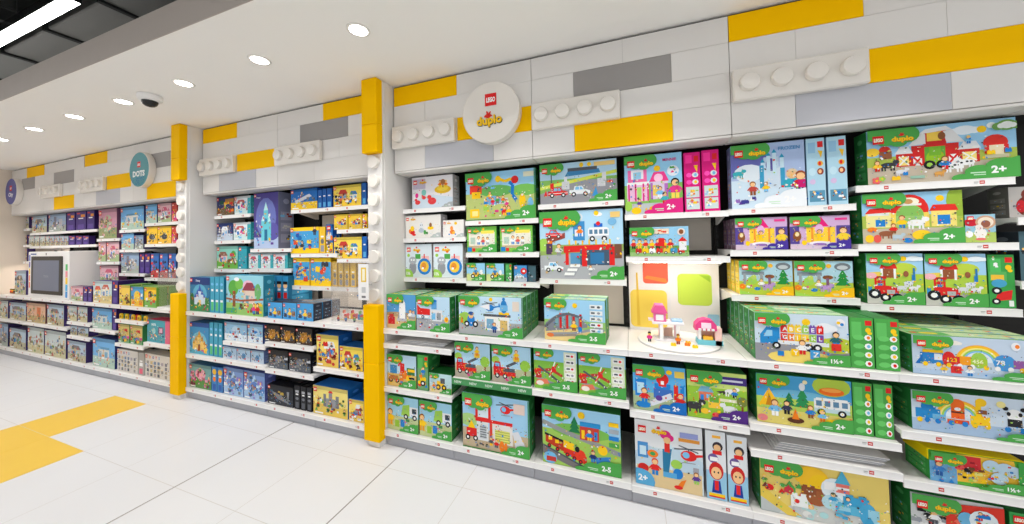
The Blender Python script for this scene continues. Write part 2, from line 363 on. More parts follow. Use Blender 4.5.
@design('carousel', side=WS, cloud=None, agetxt='1½', agec=LG, ages='left', agh=.2)
def _(a):
    A = a.A; a.rect(0, 0, A, 1, (222, 232, 240)); a.rect(0, 0, A, .2, (212, 222, 224)); a.rect(A * .38, .55, A * .58, .7, GR); a.rect(A * .62, .5, A * .9, .64, (240, 190, 190)); a.rect(A * .7, .5, A * .74, .7, RED)
    a.ell(A * .48, .78, .05, .05, OR); a.ell(A * .72, .32, .24, .25, BL, 20); a.ell(A * .72, .32, .16, .17, (250, 206, 70)); a.ell(A * .7, .34, .09, .1, (236, 150, 50)); a.rect(A * .62, .24, A * .7, .3, WH)
    a.ell(A * .28, .28, .13, .2, (150, 152, 160)); a.ell(A * .28, .5, .14, .12, (176, 180, 188)); a.ell(A * .23, .52, .03, .03, WH); a.ell(A * .33, .52, .03, .03, WH); a.ell(A * .12, .66, .05, .05, LG)
@design('rocket', top=(170, 206, 170))
def _(a):
    A = a.A; sky(a, .42, (86, 156, 212), (220, 190, 140)); a.ell(A * .4, .42, A * .5, .07, (180, 150, 110)); a.poly([(A * .42, .3), (A * .66, .3), (A * .64, .76), (A * .54, .93), (A * .44, .76)], WH); a.ell(A * .54, .8, .045, .05, DG)
    a.poly([(A * .36, .25), (A * .44, .25), (A * .44, .5)], GY); a.poly([(A * .72, .25), (A * .64, .25), (A * .64, .5)], GY); a.rect(A * .36, .22, A * .72, .3, (190, 190, 196)); a.rect(A * .04, .12, A * .28, .34, (206, 40, 50)); a.rect(A * .08, .34, A * .24, .42, (200, 60, 60)); a.clutter(A * .35, .08, A * .8, .22, 8, .06); a.fig(A * .82, .3, .28, WH, GY); a.fig(A * .93, .3, .26, (200, 210, 220), GY)
@design('plane', top=(170, 206, 170))
def _(a):
    A = a.A; sky(a, .36, (190, 220, 240), (170, 172, 178)); a.poly([(A * .02, .46), (A * .44, .46), (A * .5, .56), (A * .4, .64), (A * .12, .66), (A * .02, .76)], RED); a.poly([(A * .06, .44), (A * .4, .44), (A * .34, .38), (A * .1, .38)], WH)
    a.rect(A * .42, .3, A * .78, .62, (226, 228, 232)); a.rect(A * .46, .34, A * .58, .54, LB); a.rect(A * .62, .34, A * .74, .54, GY); a.rect(A * .46, .64, A * .62, .86, (90, 160, 216)); a.ell(A * .54, .88, .1, .04, BL); a.ell(A * .9, .36, .07, .08, YL); a.ell(A * .9, .36, .04, .05, OR); a.rect(0, .3, A * .36, .36, GY); a.clutter(A * .08, .08, A * .66, .26, 12, .06, [GY, BK, WH, BL, RED]); a.wheel(A * .2, .4, .05)
@design('police', top=(170, 206, 170), edge=GD)
def _(a):
    A = a.A; sky(a, .36, (196, 224, 242), (170, 174, 176)); a.ell(A * .1, .42, .2, .16, LG); a.rect(A * .42, .16, A * .8, .52, (238, 238, 232)); a.rect(A * .4, .5, A * .82, .56, DG); a.rect(A * .45, .2, A * .56, .44, (120, 170, 200)); a.rect(A * .66, .16, A * .77, .42, (220, 186, 110))
    a.rect(A * .64, .56, A * .8, .62, YL); a.ell(A * .72, .76, .09, .17, (40, 130, 200)); a.rect(A * .66, .66, A * .78, .8, (110, 180, 226)); a.ell(A * .72, .95, .04, .04, BL); a.heli(A * .5, .72, .24, BL); a.poly([(A * .34, .74), (A * .5, .82), (A * .5, .66)], (240, 240, 244))
    a.ell(A * .2, .38, .11, .16, BL); a.ell(A * .2, .5, .07, .08, SK); a.ell(A * .2, .55, .08, .05, (30, 80, 160)); a.wheel(A * .13, .28, .08); a.wheel(A * .27, .28, .08); a.fig(A * .57, .1, .26, (40, 110, 180), NV); a.poly([(A * .03, .3), (A * .07, .3), (A * .05, .48)], OR); a.ell(A * .52, .93, .05, .05, YL); a.rect(A * .85, .66, A * .95, .9, (226, 214, 200)); a.clutter(A * .4, .08, A * .5, .2, 3, .05)
@design('digsite')
def _(a):
    A = a.A; sky(a, .4, (190, 220, 240), (226, 190, 110)); a.ell(A * .62, .4, .22, .14, OR); a.rect(A * .45, .46, A * .6, .74, RED); a.line([(A * .58, .6), (A * .44, .8), (A * .4, .64)], .06, RED); a.rect(A * .68, .4, A * .95, .62, (60, 120, 60)); a.rect(A * .72, .5, A * .96, .58, YL)
    a.rect(A * .1, .4, A * .34, .66, (60, 140, 200)); a.bricks(A * .66, .22, .2, .12, YL); a.wheel(A * .12, .2, .09); a.wheel(A * .34, .2, .09); a.rect(A * .05, .2, A * .38, .34, (190, 120, 60)); a.clutter(A * .1, .06, A * .6, .3, 9, .06, [YL, OR, RED, BR]); a.bricks(A * .76, .28, .2, .05, BK); a.fig(A * .5, .12, .26, OR, BL)
def spine_icons(a, g=GR, icon=WH, n=3):
    A = a.A; a.rect(0, 0, A, 1, g); a.rect(A * .08, .62, A * .5, .92, tuple(min(255, int(v * 1.06 + 18)) for v in g)); a.rect(A * .66, .85, A * .94, .95, RED); a.ell(A * .78, .76, A * .12, .05, YL); a.ell(A * .84, .7, A * .1, .03, YL)
    for k in range(n):
        y = .1 + k * .17; a.ell(A * .36, y, A * .25, .055, tuple(min(255, int(v * 1.05 + 26)) for v in g), 9); a.ell(A * .76, y, A * .16, .06, icon, 8); a.ell(A * .78, y, A * .08, .035, [RED, YL, LB, OR][k % 4], 7)
@design('digspine', side=GD, ser=False, agetxt=None, spine=True)
def _(a): A = a.A; spine_icons(a, GR); a.rect(0, 0, A, .62, (110, 160, 110)); a.clutter(A * .2, .1, A * .8, .5, 9, .1, [YL, BL, RED, OR]); a.wheel(A * .5, .2, .08)
@design('loader', agh=.22)
def _(a): A = a.A; sky(a, .3, (190, 220, 226), TAN); a.rect(A * .34, .34, A * .66, .62, YL); a.rect(A * .5, .5, A * .7, .78, DG); a.wheel(A * .4, .3, .15, YL); a.wheel(A * .66, .3, .15, YL); a.poly([(A * .14, .2), (A * .34, .3), (A * .3, .46)], GY); a.fig(A * .2, .2, .35, OR, BL); a.clutter(A * .1, .08, A * .4, .2, 4, .08)
@design('garbage')
def _(a):
    A = a.A; sky(a, .42, (160, 210, 232), (196, 206, 150)); a.rect(A * .54, .46, A * .98, .74, (236, 236, 238)); a.poly([(A * .44, .46), (A * .72, .46), (A * .72, .8), (A * .5, .76)], LG); a.rect(A * .8, .56, A * .94, .7, (60, 70, 80)); a.wheel(A * .6, .44, .08); a.wheel(A * .88, .44, .08)
    a.rect(A * .42, .12, A * .56, .34, BL); a.rect(A * .24, .1, A * .38, .3, (150, 196, 60)); a.fig(A * .08, .14, .48, YL, (236, 160, 30)); a.clutter(A * .55, .1, A * .7, .3, 4, .07); a.rect(A * .6, .3, A * .72, .38, (60, 140, 80))
@design('park', edge=GD)
def _(a):
    A = a.A; sky(a, .56, (150, 204, 238), (188, 200, 120)); a.ell(A * .45, .6, .4, .12, (104, 176, 90)); a.ell(A * .85, .58, .3, .12, (120, 190, 90)); a.rect(A * .3, .32, A * .62, .44, (200, 206, 212)); a.ell(A * .4, .4, .2, .1, (120, 180, 220)); a.rect(A * .06, .56, A * .24, .74, (236, 60, 40)); a.rect(A * .09, .46, A * .22, .6, YL)
    a.line([(A * .64, .76), (A * .69, .7), (A * .68, .5), (A * .74, .38)], .07, (24, 120, 200)); a.line([(A * .5, .84), (A * .58, .78), (A * .66, .82), (A * .74, .8)], .06, YL); a.ell(A * .72, .8, .08, .08, RED); a.ell(A * .48, .84, .06, .07, YL)
    a.rect(A * .06, .06, A * .2, .24, YL); a.rect(A * .09, .09, A * .18, .2, (250, 226, 140)); a.ell(A * .82, .36, .07, .15, YL); a.ell(A * .93, .3, .06, .12, LB); a.rect(A * .26, .2, A * .34, .3, LG)
    for x, c in ((.3, BL), (.4, RED), (.47, GR), (.55, OR), (.6, PK), (.36, YL)): a.fig(A * x, .34 + .1 * math.sin(x * 40), .16, c, a.r.choice(PAL))
    a.clutter(A * .3, .06, A * .7, .2, 10, .06); a.fig(A * .57, .08, .2, RED, YL); a.fig(A * .63, .08, .2, YL, BL); a.rect(A * .84, .84, A * .98, .94, (226, 226, 200)); a.clutter(A * .2, .62, A * .45, .7, 7, .04)
@design('shop', agh=.24)
def _(a):
    A = a.A; a.rect(0, 0, A, 1, (122, 196, 76)); a.rect(A * .06, .18, A * .94, .78, (236, 232, 216)); a.rect(A * .48, .72, A * .92, .84, (250, 226, 90)); a.rect(A * .06, .16, A * .94, .26, (200, 176, 140))
    a.fig(A * .4, .3, .34, WH, BL, BR); a.fig(A * .55, .3, .3, (220, 90, 90), BL); a.fig(A * .7, .3, .3, WH, GY, BK); a.rect(A * .12, .32, A * .28, .58, (180, 206, 190)); a.rect(A * .02, .03, A * .16, .2, BL); a.rect(A * .18, .03, A * .28, .16, RED); a.ell(A * .56, .9, .05, .05, YL)
@design('moto', agh=.26)
def _(a): A = a.A; sky(a, .4, (150, 206, 240), (210, 220, 150)); a.ell(A * .5, .4, .22, .16, YL); a.wheel(A * .34, .26, .13); a.wheel(A * .7, .26, .13); a.fig(A * .5, .34, .44, BL, NV); a.ell(A * .8, .5, .1, .14, WH)
@design('motospine', spine=True, ser=False, agetxt=None)
def _(a): spine_icons(a, (70, 150, 80)); a.wheel(a.A * .5, .2, .08)
@design('bluecar', side=(40, 90, 150), cloud=None, ser=False, agetxt=None, lh=.16)
def _(a): A = a.A; a.rect(0, 0, A, 1, (70, 150, 210)); a.rect(0, 0, A, .25, (180, 190, 200)); a.car(A * .42, .2, .3, (226, 232, 240)); a.ell(A * .76, .66, .2, .2, RED); a.rect(A * .68, .6, A * .86, .72, WH)
@design('darkspine', side=(40, 46, 54), cloud=None, ser=False, agetxt=None, spine=True)
def _(a): a.rect(0, 0, a.A, 1, (70, 100, 110)); a.clutter(0, 0, a.A, .8, 8, .1, [BK, DG, LB, GY])
@design('fireeng')
def _(a):
    A = a.A; sky(a, .4, (176, 216, 238), (186, 190, 150)); a.rect(0, 0, A, .18, (176, 168, 150)); a.ell(A * .1, .6, .12, .1, LG); a.rect(A * .04, .18, A * .46, .42, RED); a.poly([(A * .04, .4), (A * .24, .4), (A * .22, .56), (A * .08, .56)], (200, 30, 30)); a.rect(A * .09, .43, A * .2, .52, LB); a.rect(A * .3, .3, A * .6, .4, DG)
    a.line([(A * .38, .44), (A * .66, .6)], .07, DG); a.rect(A * .56, .6, A * .72, .72, (240, 200, 60)); a.fig(A * .64, .66, .26, YL, OR); a.wheel(A * .14, .18, .07); a.wheel(A * .34, .18, .07); a.wheel(A * .56, .2, .07, YL); a.rect(A * .46, .2, A * .62, .3, RED); a.tree(A * .86, .22, .44, (150, 200, 70)); a.clutter(A * .3, .06, A * .7, .12, 5, .05)
@design('firestation', edge=(40, 130, 60), agh=.16)
def _(a):
    A = a.A; sky(a, .36, (160, 206, 236), (196, 176, 146)); a.ell(A * .1, .5, .2, .12, (170, 210, 130)); a.rect(A * .22, .16, A * .4, .56, (222, 226, 228)); a.rect(A * .2, .52, A * .44, .8, RED); a.rect(A * .24, .58, A * .4, .76, (220, 236, 244)); a.rect(A * .2, .5, A * .76, .56, RED); a.rect(A * .42, .16, A * .76, .5, (230, 226, 222))
    a.rect(A * .5, .18, A * .72, .4, (226, 228, 120)); a.rect(A * .27, .2, A * .37, .44, (190, 196, 200)); a.rect(A * .42, .1, A * .46, .5, (220, 60, 50))
    for k in range(5): a.rect(A * .5, .2 + k * .042, A * .72, .21 + k * .042, (150, 160, 60)); a.rect(A * .27, .22 + k * .044, A * .37, .235 + k * .044, DG)
    a.heli(A * .66, .78, .2, RED); a.poly([(A * .76, .4), (A * .84, .44), (A * .94, .2), (A * .8, .14)], (220, 222, 228)); a.rect(A * .06, .2, A * .22, .36, RED); a.poly([(A * .08, .36), (A * .2, .36), (A * .14, .5)], YL); a.wheel(A * .08, .18, .05); a.wheel(A * .2, .18, .05)
    a.fig(A * .44, .1, .16, DG, YL); a.fig(A * .52, .08, .16, RED, DG); a.ell(A * .6, .12, .05, .1, OR); a.ell(A * .66, .12, .03, .08, OR); a.clutter(A * .1, .05, A * .5, .1, 8, .04, [BK, GY, DG]); a.rect(A * .78, .74, A * .94, .92, (222, 200, 190))
@design('race')
def _(a):
    A = a.A; sky(a, .6, (180, 214, 236), (126, 180, 90)); a.poly([(0, 0), (A, 0), (A, .52), (A * .5, .56), (0, .26)], (150, 150, 156)); a.line([(0, .4), (A * .4, .52), (A, .7)], .08, (216, 226, 90)); a.rect(A * .33, .52, A * .37, .66, (220, 222, 226)); a.rect(A * .82, .5, A * .87, .7, (220, 222, 226))
    a.rect(A * .3, .34, A * .4, .54, (208, 210, 214)); a.rect(A * .76, .36, A * .86, .56, (208, 210, 214)); a.poly([(A * .34, .66), (A * .8, .7), (A * .78, .8), (A * .38, .78)], (60, 130, 180)); a.rect(A * .38, .78, A * .76, .86, DG); a.ell(A * .56, .92, .05, .06, YL)
    a.car(A * .24, .16, .26, RED); a.car(A * .53, .16, .26, (230, 236, 240)); a.poly([(A * .69, .14), (A * .77, .14), (A * .74, .36)], (60, 150, 210)); a.poly([(A * .05, .2), (A * .1, .2), (A * .08, .36)], RED); a.rect(A * .14, .34, A * .19, .52, RED); a.rect(A * .15, .52, A * .165, .8, DG); a.clutter(A * .9, .3, A * .98, .45, 4, .05); a.rect(A * .72, .86, A * .98, .96, (240, 206, 130)); a.ell(A * .66, .92, .05, .05, YL)
@design('garage', agh=.14)
def _(a):
    A = a.A; sky(a, .5, (176, 216, 240), (150, 176, 96)); a.poly([(0, 0), (A, 0), (A, .4), (0, .34)], (176, 178, 182)); a.ell(A * .05, .5, .1, .1, LG); a.poly([(A * .3, .02), (A * .42, .02), (A * .54, .26), (A * .42, .26)], (160, 162, 168))
    for k in range(4): a.poly([(A * (.3 + k * .035), .05 + k * .06), (A * (.42 + k * .035), .05 + k * .06), (A * (.43 + k * .035), .09 + k * .06), (A * (.31 + k * .035), .09 + k * .06)], WH)
    a.poly([(A * .3, .48), (A * .88, .5), (A * .92, .42), (A * .3, .38)], RED); a.rect(A * .5, .2, A * .9, .42, (70, 90, 110)); a.rect(A * .32, .2, A * .36, .46, RED); a.rect(A * .52, .18, A * .58, .42, RED); a.rect(A * .84, .2, A * .9, .44, RED); a.rect(A * .38, .22, A * .5, .38, (90, 150, 190)); a.rect(A * .62, .22, A * .78, .38, (50, 120, 170))
    for k in range(7): a.rect(A * (.36 + k * .08), .5, A * (.38 + k * .08), .57, YL)
    a.rect(A * .42, .56, A * .56, .84, (60, 140, 200)); a.rect(A * .44, .62, A * .54, .72, (230, 230, 236)); a.fig(A * .5, .62, .16, OR, BL); a.ell(A * .49, .9, .06, .06, (220, 226, 230)); a.ell(A * .49, .9, .035, .035, LB); a.bus(A * .6, .54, A * .24, .2, (238, 238, 240), (200, 210, 220)); a.rect(A * .67, .75, A * .77, .8, (30, 100, 200)); a.ell(A * .72, .8, .03, .03, RED)
    a.poly([(A * .08, .6), (A * .32, .68), (A * .32, .6), (A * .1, .52)], (150, 70, 60)); a.car(A * .18, .6, .13, RED); a.rect(A * .08, .36, A * .16, .52, (80, 60, 90)); a.rect(A * .1, .52, A * .16, .56, OR); a.car(A * .17, .1, .15, (236, 240, 244)); a.fig(A * .24, .34, .18, (220, 222, 226), GY); a.ell(A * .72, .93, .06, .03, WH); a.sun(A * .7, .95, .035); a.rect(A * .86, .88, A * .97, .96, (236, 200, 120)); a.ell(A * .88, .82, .06, .05, (120, 180, 220)); a.rect(A * .9, .3, A * .98, .5, (120, 80, 60)); a.fig(A * .62, .1, .1, WH, GY)
@design('track', agetxt='2-5', lh=.11)
def _(a):
    A = a.A; sky(a, .7, (150, 204, 236), (130, 190, 70)); a.line([(0, .42), (A * .4, .5), (A * .66, .36)], .07, (180, 60, 50)); a.line([(0, .3), (A * .5, .14), (A * .7, .1)], .06, GY); a.line([(A * .1, .56), (A * .4, .36), (A * .6, .2)], .05, DG)
    a.rect(A * .02, .36, A * .16, .5, RED); a.rect(A * .04, .26, A * .18, .36, (200, 50, 40)); a.line([(A * .36, .3), (A * .5, .7)], .03, WH); a.line([(A * .36, .34), (A * .56, .66)], .03, RED); a.rect(A * .42, .44, A * .52, .58, RED); a.poly([(A * .02, .08), (A * .36, .14), (A * .3, .26), (A * .06, .22)], (226, 120, 90)); a.ell(A * .14, .14, .1, .06, (240, 230, 220)); a.rect(A * .7, .12, A * .98, .96, (226, 232, 206))
    for k in range(5): a.rect(A * .74, .2 + k * .155, A * .94, .3 + k * .155, (244, 244, 240)); a.rect(A * .76, .23 + k * .155, A * .84, .27 + k * .155, DG); a.ell(A * .89, .25 + k * .155, .035, .03, [RED, GY, RED, DG, RED][k], 7)
@design('bridge', agetxt='2-5', top=(170, 206, 170), lh=.12)
def _(a):
    A = a.A; sky(a, .5, (160, 210, 240), (150, 196, 110)); a.rect(0, 0, A, .3, (232, 206, 140)); a.poly([(A * (.02 + .7 * t), .34 + .34 * math.sin(math.pi * (t * .86 + .06))) for t in [i / 12 for i in range(13)]] + [(A * .72, .36), (A * .02, .2)], (130, 134, 144))
    for k in range(4): a.rect(A * (.26 + .11 * k), .3, A * (.3 + .11 * k), .66, (206, 34, 34)); a.rect(A * (.19 + .11 * k), .36, A * (.24 + .11 * k), .6, (120, 170, 180))
    a.line([(0, .3), (A * .2, .56), (A * .4, .66), (A * .64, .58)], .06, (100, 104, 114)); a.line([(A * .05, .14), (A * .5, .2), (A * .9, .36), (A * .98, .3)], .06, GY); a.line([(A * .1, .1), (A * .5, .16), (A * .7, .12)], .05, (150, 140, 130)); a.fig(A * .5, .26, .26, YL, BR); a.ell(A * .6, .3, .05, .07, BL); a.ell(A * .1, .12, .09, .05, (226, 120, 60)); a.sun(A * .52, .86)
    for k in range(5): a.rect(A * .76, .24 + k * .14, A * .96, .34 + k * .14, (236, 240, 240)); a.ell(A * .9, .29 + k * .14, .04, .03, [LB, RED, GY, GY, DG][k], 7); a.rect(A * .78, .27 + k * .14, A * .84, .31 + k * .14, DG)
@design('steam', agetxt='2-5', lh=.11, agh=.17)
def _(a):
    A = a.A; sky(a, .6, (160, 210, 240), (160, 200, 90)); a.ell(A * .5, .62, .5, .12, (120, 184, 80)); a.line([(0, .7), (A * .3, .58), (A, .36)], .08, (150, 152, 150)); a.poly([(0, .3), (A * .2, .2), (A * .6, 0), (A * .4, 0), (0, .16)], (120, 116, 116)); a.line([(0, .3), (A * .6, .02)], .03, DG)
    a.poly([(A * .04, .5), (A * .28, .4), (A * .28, .24), (A * .04, .36)], (190, 60, 30)); a.poly([(A * .03, .52), (A * .28, .43), (A * .28, .39), (A * .03, .48)], BK); a.rect(A * .08, .4, A * .13, .46, YL); a.rect(A * .17, .36, A * .22, .42, YL); a.poly([(A * .28, .34), (A * .58, .22), (A * .58, .08), (A * .28, .22)], (222, 50, 30)); a.poly([(A * .28, .44), (A * .42, .4), (A * .42, .28), (A * .28, .32)], YL); a.ell(A * .5, .22, .09, .1, (230, 60, 36)); a.ell(A * .46, .32, .04, .05, BK)
    for x, y in ((.09, .3), (.2, .26), (.33, .2), (.42, .16), (.5, .12)): a.wheel(A * x, y, .035, RED)
    a.rect(A * .5, .5, A * .74, .72, (200, 60, 50)); a.rect(A * .5, .72, A * .76, .8, (40, 140, 200)); a.rect(A * .52, .52, A * .56, .66, YL); a.rect(A * .68, .52, A * .72, .66, BL); a.fig(A * .62, .5, .2, BL, YL); a.pine(A * .43, .56, .3); a.ell(A * .78, .38, .08, .08, YL); a.poly([(A * .68, .24), (A * .88, .3), (A * .86, .14), (A * .72, .1)], (50, 130, 200)); a.fig(A * .66, .16, .2, NV, BL)
    a.ell(A * .1, .1, .12, .1, LB); a.rect(A * .05, .04, A * .18, .12, (200, 60, 50)); a.sun(A * .52, .9)
    for k, c in enumerate((GR, BL, (160, 170, 180), YL)): a.rect(A * .86, .46 + k * .11, A * .98, .53 + k * .11, c)
@design('cafe', side=(150, 30, 90), agec=(222, 38, 130), agh=.18, lh=.11)
def _(a):
    A = a.A; sky(a, .5, (150, 206, 238), (130, 190, 90)); a.rect(0, 0, A, .18, (190, 196, 200)); a.rect(A * .06, .54, A * .4, .76, (240, 110, 170)); a.rect(A * .12, .6, A * .34, .76, (236, 236, 244)); a.rect(A * .16, .6, A * .3, .72, (150, 206, 236)); a.rect(A * .04, .22, A * .42, .54, (236, 190, 220)); a.rect(A * .04, .5, A * .44, .55, WH)
    for x in (.06, .18, .32, .4): a.rect(A * x, .22, A * (x + .03), .52, PK)
    a.rect(A * .22, .26, A * .3, .46, (170, 220, 120)); a.poly([(A * .44, .54), (A * .78, .54), (A * .7, .7), (A * .52, .7)], (236, 60, 140)); a.ell(A * .6, .6, .07, .07, (250, 200, 226)); a.rect(A * .46, .24, A * .76, .54, (222, 206, 230)); a.rect(A * .5, .3, A * .6, .48, (240, 206, 90)); a.rect(A * .7, .26, A * .76, .5, (180, 110, 190)); a.rect(A * .46, .24, A * .5, .52, (180, 110, 190))
    a.fig(A * .88, .24, .34, PK, (250, 220, 90), BK); a.fig(A * .62, .26, .2, LB, WH); a.fig(A * .26, .12, .14, PU, YL); a.ell(A * .2, .06, .08, .06, YL); a.ell(A * .5, .07, .07, .06, (240, 180, 40)); a.fig(A * .7, .16, .2, TE, RED); a.ell(A * .06, .14, .06, .09, LG); a.ell(A * .85, .7, .09, .09, (230, 236, 244)); a.clutter(A * .78, .66, A * .9, .74, 5, .03); a.text('MINNIE', A * .68, .87, .045, (220, 40, 130)); a.sun(A * .58, .76, .05)
def pinksp(a, g, n=2):
    A = a.A; a.rect(0, 0, A, 1, g); a.rect(A * .1, .82, A * .5, .96, tuple(min(255, v + 30) for v in g)); a.rect(A * .62, .84, A * .9, .94, RED); a.poly([(A * .6, .78), (A * .85, .78), (A * .8, .66)], YL)
    for k, y in enumerate((.62, .5)): a.ell(A * .3, y, A * .18, .04, tuple(min(255, v + 60) for v in g), 8); a.ell(A * .68, y, A * .2, .045, (230, 230, 236), 8); a.ell(A * .7, y, A * .1, .03, [LB, YL][k], 7)
    for y in (.24, .04): a.rect(A * .1, y, A * .9, y + .18, (206, 220, 220)); a.clutter(A * .2, y + .02, A * .8, y + .12, 7, .04, [PK, YL, LG, LB, WH, OR])
@design('pinkspine', side=(190, 20, 110), cloud=None, ser=False, agetxt=None, spine=True)
def _(a): pinksp(a, (222, 22, 126))
@design('icespine', side=(120, 160, 190), cloud=None, ser=False, agetxt=None, spine=True)
def _(a):
    A = a.A; a.rect(0, 0, A, 1, (176, 214, 232)); a.rect(A * .1, .78, A * .5, .94, (150, 196, 226)); a.rect(A * .62, .86, A * .92, .95, RED); a.poly([(A * .62, .82), (A * .9, .8), (A * .8, .7)], (246, 196, 50)); a.ell(A * .3, .5, A * .2, .06, (196, 226, 240)); a.ell(A * .74, .62, A * .16, .04, (236, 180, 60)); a.ell(A * .72, .62, A * .08, .03, RED); a.ell(A * .74, .5, A * .18, .05, (150, 60, 50)); a.ell(A * .72, .5, A * .09, .03, SK); a.ell(A * .3, .35, A * .16, .04, (216, 190, 226))
    a.rect(A * .1, .05, A * .94, .22, (90, 150, 180)); a.clutter(A * .2, .07, A * .85, .17, 8, .04, [BL, WH, DG, YL, BR])
@design('party', agetxt=None, lh=.17)
def _(a):
    A = a.A; sky(a, .36, (150, 204, 236), (110, 170, 70)); a.rect(0, 0, A, .14, (150, 190, 120))
    for k, c in enumerate((BK, YL, (240, 190, 110), RED, BK, RED, YL)): a.fig(A * (.07 + .105 * k), .26, .34, RED if k % 2 == 0 else YL, c, BK)
    for k, c in enumerate(((200, 40, 40), YL, WH, RED, (236, 190, 60), (60, 150, 200), RED)): a.bricks(A * (.1 + .12 * k), .12, .2, .13, c); a.wheel(A * (.14 + .12 * k), .12, .05)
    a.rect(A * .5, .34, A * .6, .62, RED); a.rect(A * .42, .76, A * .68, .94, (236, 214, 190)); a.clutter(A * .44, .78, A * .66, .88, 8, .05); a.ell(A * .88, .82, .12, .12, (236, 220, 210)); a.ell(A * .88, .82, .07, .08, BR); a.rect(A * .84, .2, A * .96, .56, (236, 236, 240)); a.poly([(A * .82, .5), (A * .98, .5), (A * .9, .66)], RED)
@design('heroblue', side=(30, 60, 60), agec=(26, 110, 190), lh=.14)
def _(a):
    A = a.A; sky(a, .4, (90, 176, 230), (170, 190, 150)); a.rect(A * .04, .3, A * .26, .68, (30, 130, 210)); a.rect(A * .08, .36, A * .22, .6, (190, 226, 240)); a.rect(A * .42, .5, A * .72, .62, BL); a.rect(A * .4, .3, A * .76, .5, (60, 110, 190)); a.ell(A * .57, .72, .13, .13, (220, 40, 32)); a.rect(A * .5, .56, A * .64, .7, (220, 40, 32)); a.rect(A * .54, .6, A * .6, .68, WH)
    a.line([(A * .34, .16), (A * .74, .38)], .12, (220, 224, 232)); a.ell(A * .5, .3, .07, .06, PU); a.rect(A * .78, .3, A * .86, .62, RED); a.rect(A * .9, .3, A * .97, .62, BL); a.fig(A * .22, .16, .34, RED, BL); a.wheel(A * .12, .12, .07); a.ell(A * .2, .12, .16, .07, BL); a.fig(A * .9, .14, .32, RED, (30, 70, 170), RED); a.bricks(A * .5, .03, .14, .1, RED); a.rect(A * .8, .78, A * .98, .92, (236, 206, 90)); a.ell(A * .7, .88, .06, .05, YL)
@design('animals', side=GD, agec=(84, 44, 130), lh=.14)
def _(a):
    A = a.A; sky(a, .66, (200, 220, 120), (150, 196, 60)); a.rect(A * .5, .76, A, .92, (70, 50, 130)); a.rect(A * .54, .82, A * .94, .86, (220, 220, 236)); a.house(A * .2, .38, .26, .3, (220, 120, 90), (120, 176, 200)); a.rect(A * .36, .24, A * .56, .46, (250, 200, 60)); a.rect(A * .38, .36, A * .54, .5, (110, 170, 60)); a.rect(A * .56, .4, A * .9, .46, (230, 226, 190))
    a.poly([(A * .5, .6), (A * .7, .64), (A * .62, .54)], (70, 60, 60)); a.animal(A * .74, .52, .2, (236, 236, 236)); a.animal(A * .1, .1, .3, (60, 56, 60)); a.animal(A * .72, .14, .24, (228, 230, 230), -1); a.ell(A * .3, .16, .08, .06, (246, 196, 50)); a.ell(A * .48, .1, .07, .06, (236, 90, 90)); a.tree(A * .92, .24, .3, (120, 130, 60)); a.fig(A * .8, .5, .2, BL, BK); a.clutter(A * .1, .05, A * .6, .16, 6, .05)
@design('helihero', side=(214, 214, 216), cloud=None, agec=(90, 170, 214), ages='left', lh=.11, agh=.2)
def _(a):
    A = a.A; a.rect(0, 0, A, 1, (226, 228, 230)); a.rect(A * .05, 0, A, .6, (206, 222, 228)); a.rect(A * .02, 0, A * .98, .34, (226, 200, 150)); a.poly([(0, .5), (A * .2, .62), (A * .4, .56), (A * .6, .66), (A, .5), (A, .3), (0, .3)], (190, 212, 226)); a.rect(A * .46, .3, A * .56, .68, (200, 226, 236)); a.poly([(A * .42, .6), (A * .56, .62), (A * .5, .2), (A * .42, .24)], (40, 120, 160))
    a.ell(A * .47, .82, .08, .07, (226, 40, 130)); a.ell(A * .54, .78, .05, .05, (226, 40, 130)); a.rect(A * .45, .56, A * .53, .7, (216, 44, 36)); a.ell(A * .49, .74, .05, .05, SK); a.heli(A * .8, .56, .22, RED); a.rect(A * .04, .42, A * .2, .66, (70, 140, 200)); a.rect(A * .07, .46, A * .17, .6, (200, 226, 240)); a.ell(A * .27, .5, .08, .06, OR); a.ell(A * .27, .5, .04, .03, (60, 160, 90)); a.ell(A * .62, .4, .08, .07, LG); a.ell(A * .64, .26, .07, .08, BL)
    a.ell(A * .12, .26, .08, .07, (206, 36, 32)); a.fig(A * .3, .18, .26, RED, BL, RED); a.rect(A * .42, .18, A * .62, .26, (90, 170, 220)); a.poly([(A * .6, .03), (A * .7, .06), (A * .76, .2), (A * .68, .16)], OR); a.ell(A * .64, .06, .06, .03, RED); a.rect(A * .86, .18, A * .94, .4, (160, 160, 170)); a.fig(A * .9, .16, .18, PU, LG); a.rect(A * .68, .82, A * .94, .9, (150, 160, 214)); a.rect(A * .66, .76, A * .96, .81, (226, 150, 60))
